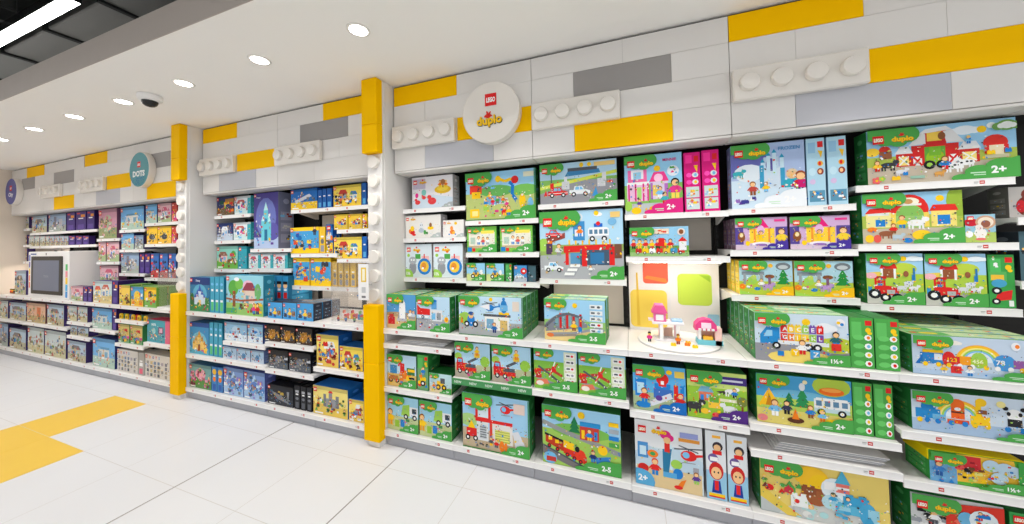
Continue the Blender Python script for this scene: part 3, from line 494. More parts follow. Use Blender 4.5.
@design('herospine', side=(190, 190, 194), cloud=None, ser=False, agetxt=None, lh=.06, spine=True)
def _(a):
    A = a.A; a.rect(0, 0, A, 1, (226, 230, 234)); a.rect(0, 0, A, .42, (150, 200, 226)); a.rect(A * .34, .9, A * .76, .94, (246, 180, 60)); a.ell(A * .6, .78, A * .26, .07, (60, 50, 60)); a.ell(A * .58, .76, A * .18, .05, SK); a.rect(A * .34, .66, A * .8, .72, RED); a.ell(A * .36, .6, A * .26, .07, (110, 90, 150)); a.rect(A * .2, .56, A * .6, .62, WH)
    a.ell(A * .5, .42, A * .36, .13, (206, 38, 34), 18); a.ell(A * .5, .39, A * .26, .09, SK); a.ell(A * .4, .4, A * .04, .015, BK); a.ell(A * .6, .4, A * .04, .015, BK); a.poly([(A * .25, .1), (A * .75, .1), (A * .68, .28), (A * .34, .28)], (30, 60, 150)); a.poly([(A * .4, .14), (A * .6, .14), (A * .6, .28), (A * .4, .28)], RED); a.rect(A * .1, .03, A * .9, .07, RED); a.rect(A * .1, .05, A * .9, .09, YL)
@design('ice', side=(130, 150, 190), agec=(236, 240, 244), lh=.11, agh=.2)
def _(a):
    A = a.A; a.rect(0, 0, A, 1, (170, 190, 226)); a.poly([(0, .5), (A * .5, .7), (A * .5, .9), (0, .9)], (104, 108, 180)); a.rect(0, 0, A, .44, (206, 226, 240)); a.ell(A * .25, .55, .2, .14, (226, 236, 244)); a.rect(A * .42, .3, A * .7, .62, (206, 222, 236)); a.rect(A * .46, .6, A * .66, .78, (190, 212, 232)); a.ell(A * .56, .66, .07, .1, (90, 80, 160))
    for x, h in ((.42, .2), (.5, .3), (.58, .34), (.68, .26)): a.rect(A * x, .5, A * (x + .05), .5 + h, (200, 226, 240)); a.poly([(A * (x - .01), .5 + h), (A * (x + .06), .5 + h), (A * (x + .025), .56 + h)], (40, 150, 190))
    a.rect(A * .4, .3, A * .46, .66, (60, 160, 200)); a.rect(A * .68, .3, A * .74, .6, (60, 160, 200)); a.fig(A * .83, .18, .4, (50, 170, 190), (190, 220, 236), (226, 206, 170)); a.fig(A * .94, .18, .36, (206, 24, 110), (60, 40, 110), (160, 80, 50))
    a.fig(A * .3, .2, .22, (190, 70, 60), BR); a.fig(A * .48, .24, .16, YL, LB); a.ell(A * .12, .54, .08, .06, (230, 240, 246)); a.animal(A * .1, .48, .14, TE); a.clutter(A * .04, .06, A * .4, .14, 8, .06, [PU, (150, 110, 190), (60, 60, 140), WH]); a.cloud(A * .82, .1, .7, .22, (240, 242, 246)); a.text('2+', A * .86, .05, .11, (20, 90, 170), bold=.04); a.text('FROZEN', A * .66, .87, .055, (90, 150, 200), bold=.03)
@design('ball', side=(120, 90, 110), agec=(70, 50, 150), lh=.15)
def _(a):
    A = a.A; a.rect(0, 0, A, 1, (206, 170, 210)); a.rect(0, .14, A * .16, .7, (86, 70, 150)); a.rect(0, 0, A, .16, (210, 190, 206)); a.rect(A * .28, .2, A * .76, .66, (250, 208, 60)); a.poly([(A * .36, .68), (A * .66, .68), (A * .54, .96), (A * .5, .96)], (226, 30, 120)); a.ell(A * .5, .6, .1, .16, (230, 180, 220)); a.rect(A * .36, .2, A * .4, .66, (240, 150, 50)); a.rect(A * .64, .2, A * .68, .66, (240, 150, 50)); a.fig(A * .5, .26, .34, YL, YL, BR); a.ell(A * .5, .18, .24, .06, (236, 230, 240)); a.ell(A * .5, .15, .16, .04, (150, 110, 180))
    a.rect(A * .78, .1, A, .7, (86, 70, 150)); a.fig(A * .89, .16, .5, (240, 206, 50), (226, 180, 60), (120, 70, 50)); a.ell(A * .12, .4, .1, .16, (140, 80, 40)); a.ell(A * .12, .46, .05, .07, (240, 220, 170)); a.ell(A * .24, .2, .06, .08, YL); a.rect(A * .76, .86, A * .96, .93, (226, 60, 140))
@design('dino', side=(220, 190, 60), agec=(246, 190, 20), lh=.15)
def _(a):
    A = a.A; sky(a, .4, (170, 206, 220), (180, 200, 60)); a.rect(A * .05, .58, A * .48, .68, (130, 140, 150)); a.rect(A * .08, .3, A * .13, .62, (150, 156, 160)); a.rect(A * .4, .3, A * .46, .62, (150, 156, 160)); a.ell(A * .25, .42, .12, .12, LG); a.ell(A * .28, .52, .07, .07, (190, 210, 90)); a.ell(A * .58, .54, .12, .06, BR); a.rect(A * .55, .3, A * .6, .52, (130, 90, 120)); a.pine(A * .83, .26, .5, (36, 140, 60)); a.ell(A * .83, .84, .18, .11, (110, 118, 126)); a.ell(A * .83, .82, .12, .06, (190, 196, 200)); a.ell(A * .6, .86, .06, .06, (240, 180, 50))
    a.ell(A * .06, .24, .08, .08, OR); a.ell(A * .34, .18, .08, .05, BL); a.fig(A * .42, .22, .26, WH, GY); a.animal(A * .54, .14, .24, (190, 150, 210)); a.poly([(0, 0), (A * .35, 0), (0, .12)], LG); a.clutter(A * .15, .2, A * .4, .3, 5, .05)
@design('truck', top=(180, 210, 170), agetxt='1½+', lh=.13, agh=.17)
def _(a):
    A = a.A; a.rect(0, 0, A, 1, (206, 222, 236)); a.rect(0, 0, A, .36, (150, 150, 156)); a.ell(A * .5, .1, A * .36, .15, (240, 214, 110)); a.ell(A * .88, .4, .3, .16, (190, 206, 60)); a.cloud(A * .76, .74, .4, .2, (236, 240, 244)); a.sun(A * .57, .84, .07)
    a.poly([(A * .06, .36), (A * .28, .36), (A * .28, .7), (A * .14, .72), (A * .06, .54)], (40, 140, 206)); a.poly([(A * .1, .5), (A * .2, .52), (A * .2, .64), (A * .14, .64)], (150, 206, 236)); a.rect(A * .26, .36, A * .8, .44, (230, 234, 238))
    cs = [RED, OR, YL, (250, 214, 60), LG, (120, 80, 170)]; rows = ['ABCDEF', 'GHIJKL']
    for r in range(2):
        for k in range(6):
            x = A * (.29 + k * .077); y = .44 + r * .17; a.rect(x, y, x + A * .072, y + .15, cs[(k + r) % 6] if k else RED); a.text(rows[1 - r][k], x + A * .022, y + .03, .085, WH, bold=.03)
            if r: a.rect(x + A * .012, y + .15, x + A * .03, y + .175, cs[(k + r) % 6]); a.rect(x + A * .042, y + .15, x + A * .06, y + .175, cs[(k + r) % 6])
    for x in (.24, .59, .68): a.wheel(A * x, .33, .075)
    a.rect(A * .4, .14, A * .48, .28, YL); a.text('Y', A * .42, .16, .09, WH); a.rect(A * .6, .1, A * .7, .28, (70, 160, 220)); a.text('Z', A * .63, .14, .1, WH); a.rect(A * .25, .12, A * .32, .22, BL); a.fig(A * .52, .18, .3, WH, RED); a.fig(A * .87, .38, .3, (40, 100, 110), BL, BK); a.rect(A * .82, .3, A * .92, .44, (226, 50, 40)); a.ell(A * .92, .86, .07, .08, (240, 236, 240)); a.ell(A * .9, .86, .03, .03, YL); a.ell(A * .935, .83, .03, .03, BL)
@design('greenspine', side=GD, ser=False, agetxt=None, spine=True, cloud=None)
def _(a): spine_icons(a, GR, n=4)
@design('camper', lh=.12)
def _(a):
    A = a.A; a.rect(0, 0, A, 1, (70, 156, 204)); a.ell(A * .45, .6, .5, .12, (110, 180, 210)); a.rect(0, 0, A, .54, (176, 206, 90)); a.rect(0, 0, A, .3, (222, 206, 110)); a.ell(A * .8, .86, .3, .2, (176, 200, 70)); a.poly([(A * .02, .36), (A * .26, .36), (A * .14, .72)], (246, 190, 30)); a.poly([(A * .1, .36), (A * .18, .36), (A * .14, .62)], (200, 130, 20))
    a.pine(A * .36, .36, .3); a.pine(A * .5, .34, .42, (40, 140, 80)); a.ell(A * .5, .8, .05, .08, (220, 226, 230)); a.bus(A * .62, .28, A * .36, .34, (230, 232, 230), (190, 214, 220)); a.ell(A * .8, .76, A * .13, .08, (240, 110, 30)); a.ell(A * .8, .79, A * .1, .04, (246, 160, 70))
    a.fig(A * .2, .16, .34, LB, WH); a.fig(A * .33, .22, .28, (50, 50, 80), BK, BK); a.fig(A * .58, .2, .26, BL, BR); a.fig(A * .7, .16, .24, LB, OR, YL); a.ell(A * .42, .12, .14, .06, (90, 50, 30)); a.poly([(A * .38, .14), (A * .46, .14), (A * .42, .36)], OR); a.ell(A * .8, .16, .12, .07, YL); a.ell(A * .06, .1, .09, .07, (230, 130, 130)); a.ell(A * .53, .9, .04, .04, (240, 230, 180))
@design('bricks', agetxt=None, lh=.14)
def _(a):
    A = a.A; a.rect(0, 0, A, 1, (232, 206, 110)); a.poly([(0, 0), (A * .34, 0), (A * .1, .3), (0, .4)], (190, 196, 196)); a.ell(A * .55, .0, A * .4, .3, (206, 208, 204)); a.poly([(0, .5), (A * .12, .3), (A * .36, 0), (A * .22, 0), (0, .26)], (230, 200, 80)); a.clutter(A * .3, .0, A * .7, .16, 14, .12, [(226, 226, 222), (196, 200, 200), WH, (176, 220, 220)])
    a.clutter(A * .02, .38, A * .34, .58, 14, .12, [RED, (200, 50, 70), GR, LG, (120, 60, 50), (90, 150, 60)]); a.bricks(A * .25, .2, .26, .2, (236, 240, 238)); a.ell(A * .3, .3, .04, .04, RED); a.ell(A * .42, .78, .26, .2, (250, 196, 40)); a.ell(A * .5, .66, .2, .2, YL); a.rect(A * .4, .4, A * .54, .6, (150, 80, 40)); a.ell(A * .46, .42, .16, .14, (160, 90, 50)); a.bricks(A * .34, .46, .22, .14, (140, 76, 44))
    a.ell(A * .6, .64, .2, .2, (226, 236, 240)); a.rect(A * .52, .62, A * .6, .76, WH); a.poly([(A * .6, .76), (A * .72, .76), (A * .66, 1)], (80, 176, 210)); a.rect(A * .61, .6, A * .71, .76, (230, 120, 110)); a.rect(A * .61, .66, A * .71, .7, WH); a.ell(A * .58, .4, .16, .14, (180, 216, 226)); a.bricks(A * .6, .24, .5, .16, (90, 180, 214)); a.bricks(A * .66, .4, .36, .16, (60, 160, 206)); a.ell(A * .84, .3, .12, .2, (70, 166, 210)); a.rect(A * .84, .1, A * .92, .4, (150, 206, 226)); a.clutter(A * .55, .1, A * .85, .4, 8, .1, [(90, 180, 214), (60, 160, 206), (150, 206, 226)])
@design('farm', agh=.25, lh=.15)
def _(a):
    A = a.A; sky(a, .5, (150, 200, 232), (170, 190, 80)); a.rect(0, 0, A, .32, (196, 182, 162)); a.cloud(A * .68, .86, .4, .16, (230, 238, 244)); a.sun(A * .79, .85, .06); a.rect(A * .32, .3, A * .64, .66, (214, 40, 36)); a.rect(A * .4, .66, A * .56, .9, (206, 36, 36)); a.rect(A * .43, .72, A * .53, .88, (240, 200, 80)); a.poly([(A * .3, .66), (A * .42, .68), (A * .42, .86), (A * .38, .88)], (224, 224, 224)); a.poly([(A * .56, .68), (A * .68, .66), (A * .6, .9), (A * .54, .88)], (224, 224, 224)); a.poly([(A * .37, .86), (A * .6, .9), (A * .56, .97), (A * .42, .94)], (230, 230, 232))
    a.rect(A * .41, .32, A * .55, .62, (100, 170, 60)); a.ell(A * .53, .8, .05, .07, BR)
    for x0, w in ((.21, .11), (.64, .13)): a.rect(A * x0, .3, A * (x0 + w), .54, (206, 46, 40)); a.rect(A * (x0 + .02), .32, A * (x0 + w - .02), .48, (250, 226, 130)); a.poly([(A * (x0 - .01), .53), (A * (x0 + w + .01), .53), (A * (x0 + w - .02), .66), (A * (x0 + .03), .66)], (226, 228, 230)); a.line([(A * (x0 + .02), .32), (A * (x0 + w - .02), .48)], .02, WH); a.line([(A * (x0 + .02), .48), (A * (x0 + w - .02), .32)], .02, WH)
    for x0 in (.33, .57): a.rect(A * x0, .3, A * (x0 + .06), .46, WH); a.line([(A * x0, .3), (A * (x0 + .06), .46)], .03, RED); a.line([(A * x0, .46), (A * (x0 + .06), .3)], .03, RED)
    a.ell(A * .48, .42, .12, .14, (150, 196, 40)); a.rect(A * .44, .46, A * .52, .62, (120, 180, 50)); a.wheel(A * .44, .3, .08, LG); a.wheel(A * .52, .3, .07, LG); a.ell(A * .13, .6, .09, .1, (216, 50, 40)); a.rect(A * .09, .46, A * .18, .6, (150, 90, 60)); a.ell(A * .04, .6, .1, .08, (250, 206, 60)); a.ell(A * .87, .6, .15, .14, (224, 50, 40)); a.rect(A * .8, .42, A * .95, .56, (216, 46, 40)); a.rect(A * .83, .4, A * .92, .56, (240, 226, 190)); a.rect(A * .8, .34, A * .95, .4, (200, 196, 160)); a.ell(A * .85, .9, .06, .05, (240, 244, 240))
    a.animal(A * .15, .24, .2, (60, 60, 64)); a.animal(A * .6, .14, .22, WH, spots=BK); a.animal(A * .68, .2, .2, WH, -1, spots=BK); a.animal(A * .5, .08, .12, (220, 160, 80)); a.animal(A * .24, .14, .14, (226, 226, 230)); a.fig(A * .07, .24, .2, (250, 200, 50), RED, BR); a.fig(A * .54, .2, .24, BL, RED); a.fig(A * .7, .62, .14, LB, BL, YL); a.bricks(A * .17, .06, .12, .06, (246, 196, 30)); a.flower(A * .06, .07, .07, (230, 100, 100)); a.flower(A * .1, .1, .05, LG); a.rect(A * .3, .07, A * .4, .12, (150, 190, 170)); a.bricks(A * .25, .14, .07, .05, BL); a.bricks(A * .81, .4, .1, .06, YL); a.bricks(A * .92, .42, .08, .06, BL)
    a.cloud(A * .94, .88, .34, .18, (110, 160, 80)); a.cloud(A * .94, .88, .22, .12, (232, 236, 232))
@design('stable', lh=.14, agh=.22)
def _(a):
    A = a.A; sky(a, .56, (150, 200, 232), (170, 190, 80)); a.rect(0, 0, A, .3, (196, 184, 164)); a.ell(A * .97, .8, .18, .3, (150, 180, 60)); a.sun(A * .79, .86); a.rect(A * .04, .32, A * .3, .62, (236, 226, 150)); a.rect(A * .06, .56, A * .28, .62, (222, 226, 226)); a.poly([(A * .03, .6), (A * .31, .62), (A * .28, .72), (A * .08, .7)], (224, 46, 36)); a.rect(A * .14, .34, A * .24, .48, BL)
    a.rect(A * .7, .32, A * .94, .62, (240, 220, 120)); a.poly([(A * .68, .62), (A * .96, .62), (A * .93, .74), (A * .72, .74)], (224, 46, 36)); a.rect(A * .76, .36, A * .88, .54, BL); a.ell(A * .49, .66, A * .19, .3, (220, 40, 34), 20); a.rect(A * .3, .32, A * .68, .6, (240, 210, 90)); a.ell(A * .49, .56, A * .14, .2, (130, 186, 90), 18); a.rect(A * .35, .3, A * .63, .54, (150, 196, 110)); a.ell(A * .49, .82, A * .1, .08, (240, 232, 210)); a.rect(A * .37, .74, A * .61, .78, (230, 226, 220)); a.ell(A * .48, .82, .07, .05, (200, 150, 90))
    a.fig(A * .41, .3, .26, YL, BL); a.animal(A * .55, .28, .24, (236, 236, 236)); a.animal(A * .24, .1, .2, (150, 90, 60)); a.animal(A * .36, .06, .15, (180, 200, 210)); a.ell(A * .07, .1, .07, .08, (246, 200, 40)); a.ell(A * .15, .1, .06, .08, (226, 90, 80)); a.ell(A * .6, .16, .14, .1, (250, 206, 40)); a.ell(A * .46, .06, .07, .05, BL); a.fig(A * .32, .2, .2, RED, BR); a.ell(A * .1, .28, .08, .05, OR)
@design('lamb', lh=.16, ser=False, agetxt=None, cloud=(190, 40, 60))
def _(a): A = a.A; sky(a, .36, (150, 196, 214), (176, 200, 100)); a.ell(A * .2, .72, .2, .14, (200, 30, 50)); a.ell(A * .68, .72, .26, .24, (206, 160, 130)); a.ell(A * .68, .72, .2, .18, (236, 220, 200)); a.ell(A * .68, .66, .12, .13, (150, 90, 70)); a.ell(A * .5, .34, .16, .18, (240, 236, 230)); a.ell(A * .46, .54, .1, .1, (236, 226, 220)); a.rect(A * .36, .14, A * .64, .2, WH); a.ell(A * .12, .3, .1, .12, WH); a.ell(A * .5, .12, .14, .05, (230, 120, 110))
@design('tractor', lh=.11, agh=.19)
def _(a):
    A = a.A; sky(a, .6, (160, 206, 236), (176, 206, 70)); a.ell(A * .66, .7, .2, .12, (190, 210, 70)); a.ell(A * .3, .58, .3, .06, (240, 210, 90)); a.rect(0, 0, A, .22, (196, 196, 186)); a.rect(A * .28, .52, A * .5, .7, (150, 86, 50)); a.poly([(A * .24, .7), (A * .56, .7), (A * .52, .8), (A * .28, .8)], (222, 44, 36)); a.rect(A * .26, .5, A * .3, .7, WH); a.rect(A * .49, .5, A * .53, .7, WH)
    a.poly([(A * .14, .22), (A * .56, .16), (A * .58, .32), (A * .4, .36), (A * .14, .38)], RED); a.rect(A * .14, .36, A * .18, .52, RED); a.rect(A * .3, .36, A * .34, .54, RED); a.rect(A * .13, .5, A * .36, .55, (206, 36, 30)); a.rect(A * .36, .2, A * .5, .28, (180, 184, 186)); a.rect(A * .02, .22, A * .09, .34, (50, 150, 210)); a.wheel(A * .14, .2, .1); a.wheel(A * .33, .13, .085); a.wheel(A * .54, .13, .085); a.fig(A * .24, .36, .18, RED, BL, BK)
    a.ell(A * .08, .56, .09, .06, (240, 180, 190)); a.animal(A * .62, .26, .14, (214, 216, 220)); a.animal(A * .74, .36, .13, (226, 228, 232)); a.animal(A * .82, .26, .13, (232, 232, 236)); a.rect(A * .8, .44, A * .86, .58, BL); a.line([(A * .84, .5), (A * .84, .72)], .03, (40, 120, 180)); a.ell(A * .7, .6, .04, .06, (150, 90, 60)); a.cloud(A * .84, .9, .3, .1, (232, 240, 246)); a.sun(A * .66, .9, .05); a.clutter(A * .5, .5, A * .66, .56, 3, .04)
@design('tractorspine', side=GD, ser=False, agetxt=None, spine=True, cloud=None)
def _(a): A = a.A; spine_icons(a, (60, 158, 72), n=0); a.rect(A * .05, .5, A * .7, .68, (90, 176, 90)); a.rect(A * .1, .52, A * .6, .62, (240, 190, 60)); a.ell(A * .4, .46, A * .3, .08, (70, 160, 200)); a.poly([(A * .2, .12), (A * .84, .16), (A * .9, .34), (A * .5, .3), (A * .3, .24)], RED); a.wheel(A * .3, .32, .07); a.wheel(A * .26, .12, .06); a.rect(A * .74, .03, A * .92, .14, (230, 236, 230)); a.clutter(A * .1, .75, A * .5, .92, 4, .05, [WH, (150, 210, 150)])
def nums(a, y, s): pass
@design('numtrain', top=(190, 210, 160), agetxt='1½+', lh=.16, agh=.24)
def _(a):
    A = a.A; a.rect(0, 0, A, 1, (196, 212, 230)); a.rect(0, 0, A, .14, (176, 200, 226)); a.cloud(A * .33, .84, .26, .12, (236, 232, 222)); a.rainbow(A * .5, .4, .42); a.rect(A * .06, .28, A * .24, .56, (40, 130, 200)); a.rect(A * .08, .56, A * .24, .64, YL); a.rect(A * .17, .38, A * .23, .54, (226, 232, 240)); a.poly([(A * .02, .26), (A * .08, .26), (A * .08, .5)], (30, 110, 190)); a.ell(A * .28, .42, A * .05, .2, RED); a.rect(A * .25, .3, A * .36, .5, (220, 44, 40))
    a.rect(A * .36, .3, A * .45, .52, (246, 160, 30)); a.ell(A * .5, .44, A * .06, .2, LG); a.rect(A * .44, .3, A * .56, .48, (170, 206, 60)); a.ell(A * .68, .42, A * .08, .2, (70, 150, 214)); a.rect(A * .74, .3, A * .84, .5, (150, 90, 160)); a.text('123', A * .27, .36, .1, YL); a.text('456', A * .45, .36, .1, (240, 246, 200)); a.text('78', A * .62, .36, .12, WH)
    for x in (.1, .2, .28, .36, .45, .55, .63, .72, .8): a.ell(A * x, .27, .05, .06, YL if int(x * 100) % 3 else WH)
    a.rect(A * .29, .08, A * .37, .26, (222, 50, 50)); a.text('0', A * .315, .11, .12, (200, 30, 30)); a.fig(A * .24, .06, .24, YL, WH); a.fig(A * .43, .04, .26, WH, BL, BK); a.ell(A * .76, .84, .08, .1, (240, 240, 244)); a.ell(A * .77, .84, .04, .05, OR)
@design('animtrain', agetxt='1½+', lh=.16, agh=.22)
def _(a):
    A = a.A; a.rect(0, 0, A, 1, (204, 218, 232)); a.rect(0, 0, A, .3, (166, 192, 220)); a.rainbow(A * .36, .42, .42); a.ell(A * .13, .6, .14, .18, (30, 130, 200)); a.rect(A * .03, .32, A * .22, .56, (40, 140, 206)); a.rect(A * .16, .3, A * .26, .44, (110, 180, 220)); a.rect(A * .3, .38, A * .4, .78, (236, 100, 30)); a.ell(A * .35, .74, .13, .13, (240, 110, 30)); a.rect(A * .27, .26, A * .43, .36, (230, 80, 30)); a.rect(A * .3, .52, A * .4, .56, (90, 40, 30)); a.ell(A * .35, .62, .06, .04, WH)
    a.rect(A * .48, .5, A * .52, .8, YL); a.ell(A * .52, .84, .1, .1, (250, 200, 30)); a.rect(A * .44, .28, A * .58, .5, (250, 204, 30)); a.rect(A * .5, .56, A * .56, .66, BR); a.ell(A * .75, .62, .13, .14, WH); a.ell(A * .71, .64, .035, .05, BK); a.ell(A * .79, .64, .035, .05, BK); a.ell(A * .69, .76, .05, .05, BK); a.ell(A * .81, .76, .05, .05, BK); a.rect(A * .7, .34, A * .8, .52, (40, 40, 44)); a.ell(A * .66, .84, .08, .08, (240, 226, 150)); a.ell(A * .84, .88, .07, .08, (240, 226, 226))
    for x in (.06, .12, .2, .3, .4, .47, .56, .7, .8): a.ell(A * x, .27, .055, .065, [BL, (200, 60, 40), YL, WH][int(x * 40) % 4])
@design('tub', side=(60, 160, 70), top=(250, 224, 0), agetxt='1½+', lh=.18, agh=.25)
def _(a):
    A = a.A; a.rect(0, 0, A, 1, (90, 176, 60)); a.poly([(A * .3, 1), (A * .9, 1), (A * .95, .2), (A * .3, .1)], (240, 190, 60)); a.rect(0, 0, A * .3, .66, (110, 170, 214)); a.rect(A * .28, .5, A * .56, .96, (214, 50, 56)); a.clutter(A * .24, .46, A * .5, .86, 9, .12, [(206, 40, 50), (236, 90, 90), (160, 30, 40)]); a.clutter(A * .22, .2, A * .46, .46, 9, .12, [(150, 152, 160), (110, 112, 120), BK]); a.clutter(A * .38, .14, A * .6, .4, 8, .12, [(230, 220, 120), LG, YL]); a.clutter(A * .42, .5, A * .6, .6, 5, .09, [BR, (110, 70, 40)]); a.fig(A * .1, .2, .5, (60, 130, 200), (40, 90, 160), (110, 60, 30)); a.clutter(A * .02, .02, A * .24, .2, 4, .1, [LB, BL])
    for x, y in ((.66, .76), (.8, .72), (.74, .4), (.88, .66)): a.ell(A * x, y, .2, .19, (190, 216, 232))
    a.clutter(A * .62, .3, A * .9, .8, 12, .07, [YL, BL, RED, WH, LG]); a.rect(A * .93, 0, A, 1, (66, 164, 72))
@design('redbricks', agetxt=None, lh=.15)
def _(a):
    A = a.A; a.rect(0, 0, A, 1, (206, 208, 208)); a.clutter(A * .02, .1, A * .45, .7, 26, .12, [WH, BK, DG, (226, 226, 224), GY]); a.poly([(A * .4, .9), (A, .98), (A, 0), (A * .36, 0)], (222, 56, 40)); a.clutter(A * .5, .1, A * .95, .8, 14, .1, [(200, 40, 36), (240, 110, 90)]); a.ell(A * .6, .66, .12, .14, (110, 180, 220)); a.ell(A * .78, .68, .2, .2, (226, 236, 240)); a.clutter(A * .7, .6, A * .86, .76, 7, .07, [YL, RED, BL])
@design('plaingreen', lh=.15, agetxt=None, ser=False)
def _(a): a.rect(0, 0, a.A, 1, (60, 160, 80)); a.clutter(0, .1, a.A, .6, 9, .12)
@design('bear', side=(110, 106, 102), cloud=None, ser=False, agetxt=None, logo=False)
def _(a): A = a.A; a.rect(0, 0, A, 1, (176, 172, 168)); a.ell(A * .5, .36, .3, .34, (110, 40, 30)); a.ell(A * .55, .74, .22, .22, (120, 50, 36)); a.ell(A * .3, .36, .12, .2, (190, 30, 40)); a.ell(A * .6, .3, .12, .12, RED)
# ---- smaller boxes of the middle and left sections
def small(name, side, bg, gnd, pal, motif=None, n=14, sz=.13, lc=None):
    @design(name, side=side, cloud=None, ser=False, agetxt=None, lh=.15)
    def _(a):
        A = a.A; a.rect(0, 0, A, 1, bg); a.rect(0, 0, A, .36, gnd)
        if motif: motif(a)
        a.clutter(A * .06, .06, A * .94, .66, int(n * 1.5), sz, pal + [tuple(int(v * .55) for v in pal[0]), tuple(int(v * .6) for v in pal[-1])])
        a.rect(0, .88, A, 1, tuple(int(v * .82) for v in bg))
        a.rect(A * .06, .04, A * .3, .09, WH)
small('friendsdark', (60, 40, 60), (50, 60, 110), (110, 90, 60), [OR, YL, (160, 90, 60), GR, RED], lambda a: (a.rect(a.A * .5, .6, a.A, .9, (170, 120, 60)), a.ell(a.A * .3, .7, .2, .12, (40, 90, 70))), 18)
small('friends', (60, 160, 170), (226, 232, 236), (206, 226, 226), [WH, RED, TE, PK, (226, 190, 110), LB], lambda a: (a.rect(a.A * .8, 0, a.A, 1, (60, 170, 180)), a.house(a.A * .15, .3, a.A * .5, .5, WH, (200, 90, 90))), 10)
small('snow', (30, 50, 90), (40, 60, 120), (200, 214, 230), [WH, (200, 80, 60), LB, (226, 232, 240)], lambda a: (a.house(a.A * .3, .3, a.A * .4, .5, (206, 216, 230), (240, 244, 248)), a.pine(a.A * .8, .3, .4, (90, 120, 160))), 8)
small('ranch', (40, 150, 160), (140, 206, 190), (110, 180, 70), [BR, WH, RED, YL, PK], lambda a: (a.house(a.A * .1, .3, a.A * .4, .45, (240, 200, 190), (150, 100, 80)), a.animal(a.A * .62, .2, .3, BR), a.tree(a.A * .8, .3, .5, GR)), 8)
small('teal', (40, 150, 165), (50, 160, 176), (50, 160, 176), [(60, 170, 185)], None, 2)
@design('icecastle', side=(130, 134, 160), cloud=None, ser=False, agetxt=None, lh=.05)
def _(a):
    A = a.A; a.rect(0, 0, A, 1, (76, 66, 140)); a.rect(0, 0, A, .2, (180, 196, 226)); a.ell(A * .5, .55, A * .42, .36, (110, 120, 190)); a.ell(A * .75, .3, A * .3, .16, (96, 90, 170))
    for x, w, h in ((.5, .3, .5), (.5, .18, .68), (.38, .14, .44), (.64, .14, .42)): a.rect(A * (x - w / 2), .14, A * (x + w / 2), .14 + h * .8, (110, 206, 220)); a.poly([(A * (x - w / 2), .14 + h * .8), (A * (x + w / 2), .14 + h * .8), (A * x, .16 + h)], (190, 236, 240))
    a.rect(A * .44, .14, A * .56, .34, (40, 110, 150)); a.ell(A * .5, .5, A * .06, .04, (60, 130, 180)); a.clutter(A * .15, .04, A * .85, .14, 8, .04, [WH, LB, PU, (230, 206, 150)]); a.text('Disney', A * .12, .9, .035, (230, 236, 244))
small('cityblue', (20, 80, 170), (30, 110, 190), (240, 200, 30), [(150, 156, 166), WH, (90, 100, 120), OR, (210, 214, 220)], lambda a: (a.poly([(a.A * .2, .3), (a.A * .8, .62), (a.A * .7, .74), (a.A * .15, .44)], (214, 218, 224)),), 10)
def spn(name, side, c, c2, pic=None):
    @design(name, side=side, cloud=None, ser=False, agetxt=None, spine=True, lh=.06)
    def _(a):
        A = a.A; a.rect(0, 0, A, 1, c); a.rect(A * .2, .06, A * .8, .3, c2); a.rect(A * .25, .6, A * .75, .66, WH)
        if pic: pic(a)
spn('bluespine', (20, 70, 150), (30, 96, 176), (90, 170, 220))
spn('yellowspine', (220, 170, 20), (236, 190, 50), (150, 150, 160), lambda a: a.ell(a.A * .5, .45, a.A * .3, .1, (110, 110, 116)))
spn('tealspine', (40, 130, 160), (66, 160, 190), (90, 190, 120), lambda a: (a.rect(a.A * .2, .3, a.A * .8, .36, (236, 240, 244)), a.ell(a.A * .5, .8, a.A * .3, .04, LB)))
spn('piratespine', (30, 110, 150), (50, 140, 190), (226, 206, 170), lambda a: (a.ell(a.A * .5, .74, a.A * .36, .07, SK), a.rect(a.A * .1, .78, a.A * .9, .86, BK), a.rect(a.A * .2, .4, a.A * .8, .56, RED)))
spn('bookspine', (40, 90, 160), (60, 130, 190), (40, 90, 170), lambda a: (a.ell(a.A * .5, .8, a.A * .4, .12, (240, 190, 60)), a.ell(a.A * .5, .5, a.A * .3, .1, OR)))
spn('blackspine', (20, 20, 24), (34, 34, 40), (90, 92, 100), lambda a: (a.rect(a.A * .2, .7, a.A * .8, .8, (180, 180, 186)), a.ell(a.A * .5, .45, a.A * .3, .06, (120, 122, 130))))
spn('purplespine', (50, 30, 90), (62, 40, 120), (90, 66, 150), lambda a: (a.rect(a.A * .5, .7, a.A * .9, .84, (240, 150, 40)), a.rect(a.A * .1, .86, a.A * .4, .94, RED)))
spn('whitespine', (200, 198, 194), (170, 166, 160), (226, 90, 120), lambda a: a.rect(a.A * .2, .4, a.A * .8, .56, WH))
@design('minion', side=(230, 180, 20), cloud=None, ser=False, agetxt=None, lh=.13)
def _(a):
    A = a.A; a.rect(0, 0, A, 1, (70, 160, 214)); a.rect(0, 0, A, .2, (250, 206, 30)); a.rect(0, .86, A, 1, (250, 206, 30))
    a.clutter(A * .12, .12, A * .88, .7, 16, .16, [(248, 204, 30), (40, 90, 170), (248, 204, 30), (60, 60, 70), (226, 70, 40), (20, 110, 180)])
small('castleyel', (30, 100, 170), (250, 222, 90), (246, 206, 60), [RED, BL, (226, 120, 60), WH, BK, (110, 180, 90), (120, 70, 40)], lambda a: (a.house(a.A * .2, .3, a.A * .3, .5, (220, 160, 100), (200, 60, 50)), a.house(a.A * .6, .3, a.A * .25, .4, (240, 236, 220), (60, 130, 190))), 16)
small('yellowcars', (220, 180, 30), (246, 206, 60), (226, 190, 60), [RED, WH, BL, BR], lambda a: a.car(a.A * .5, .3, .28, RED), 6)
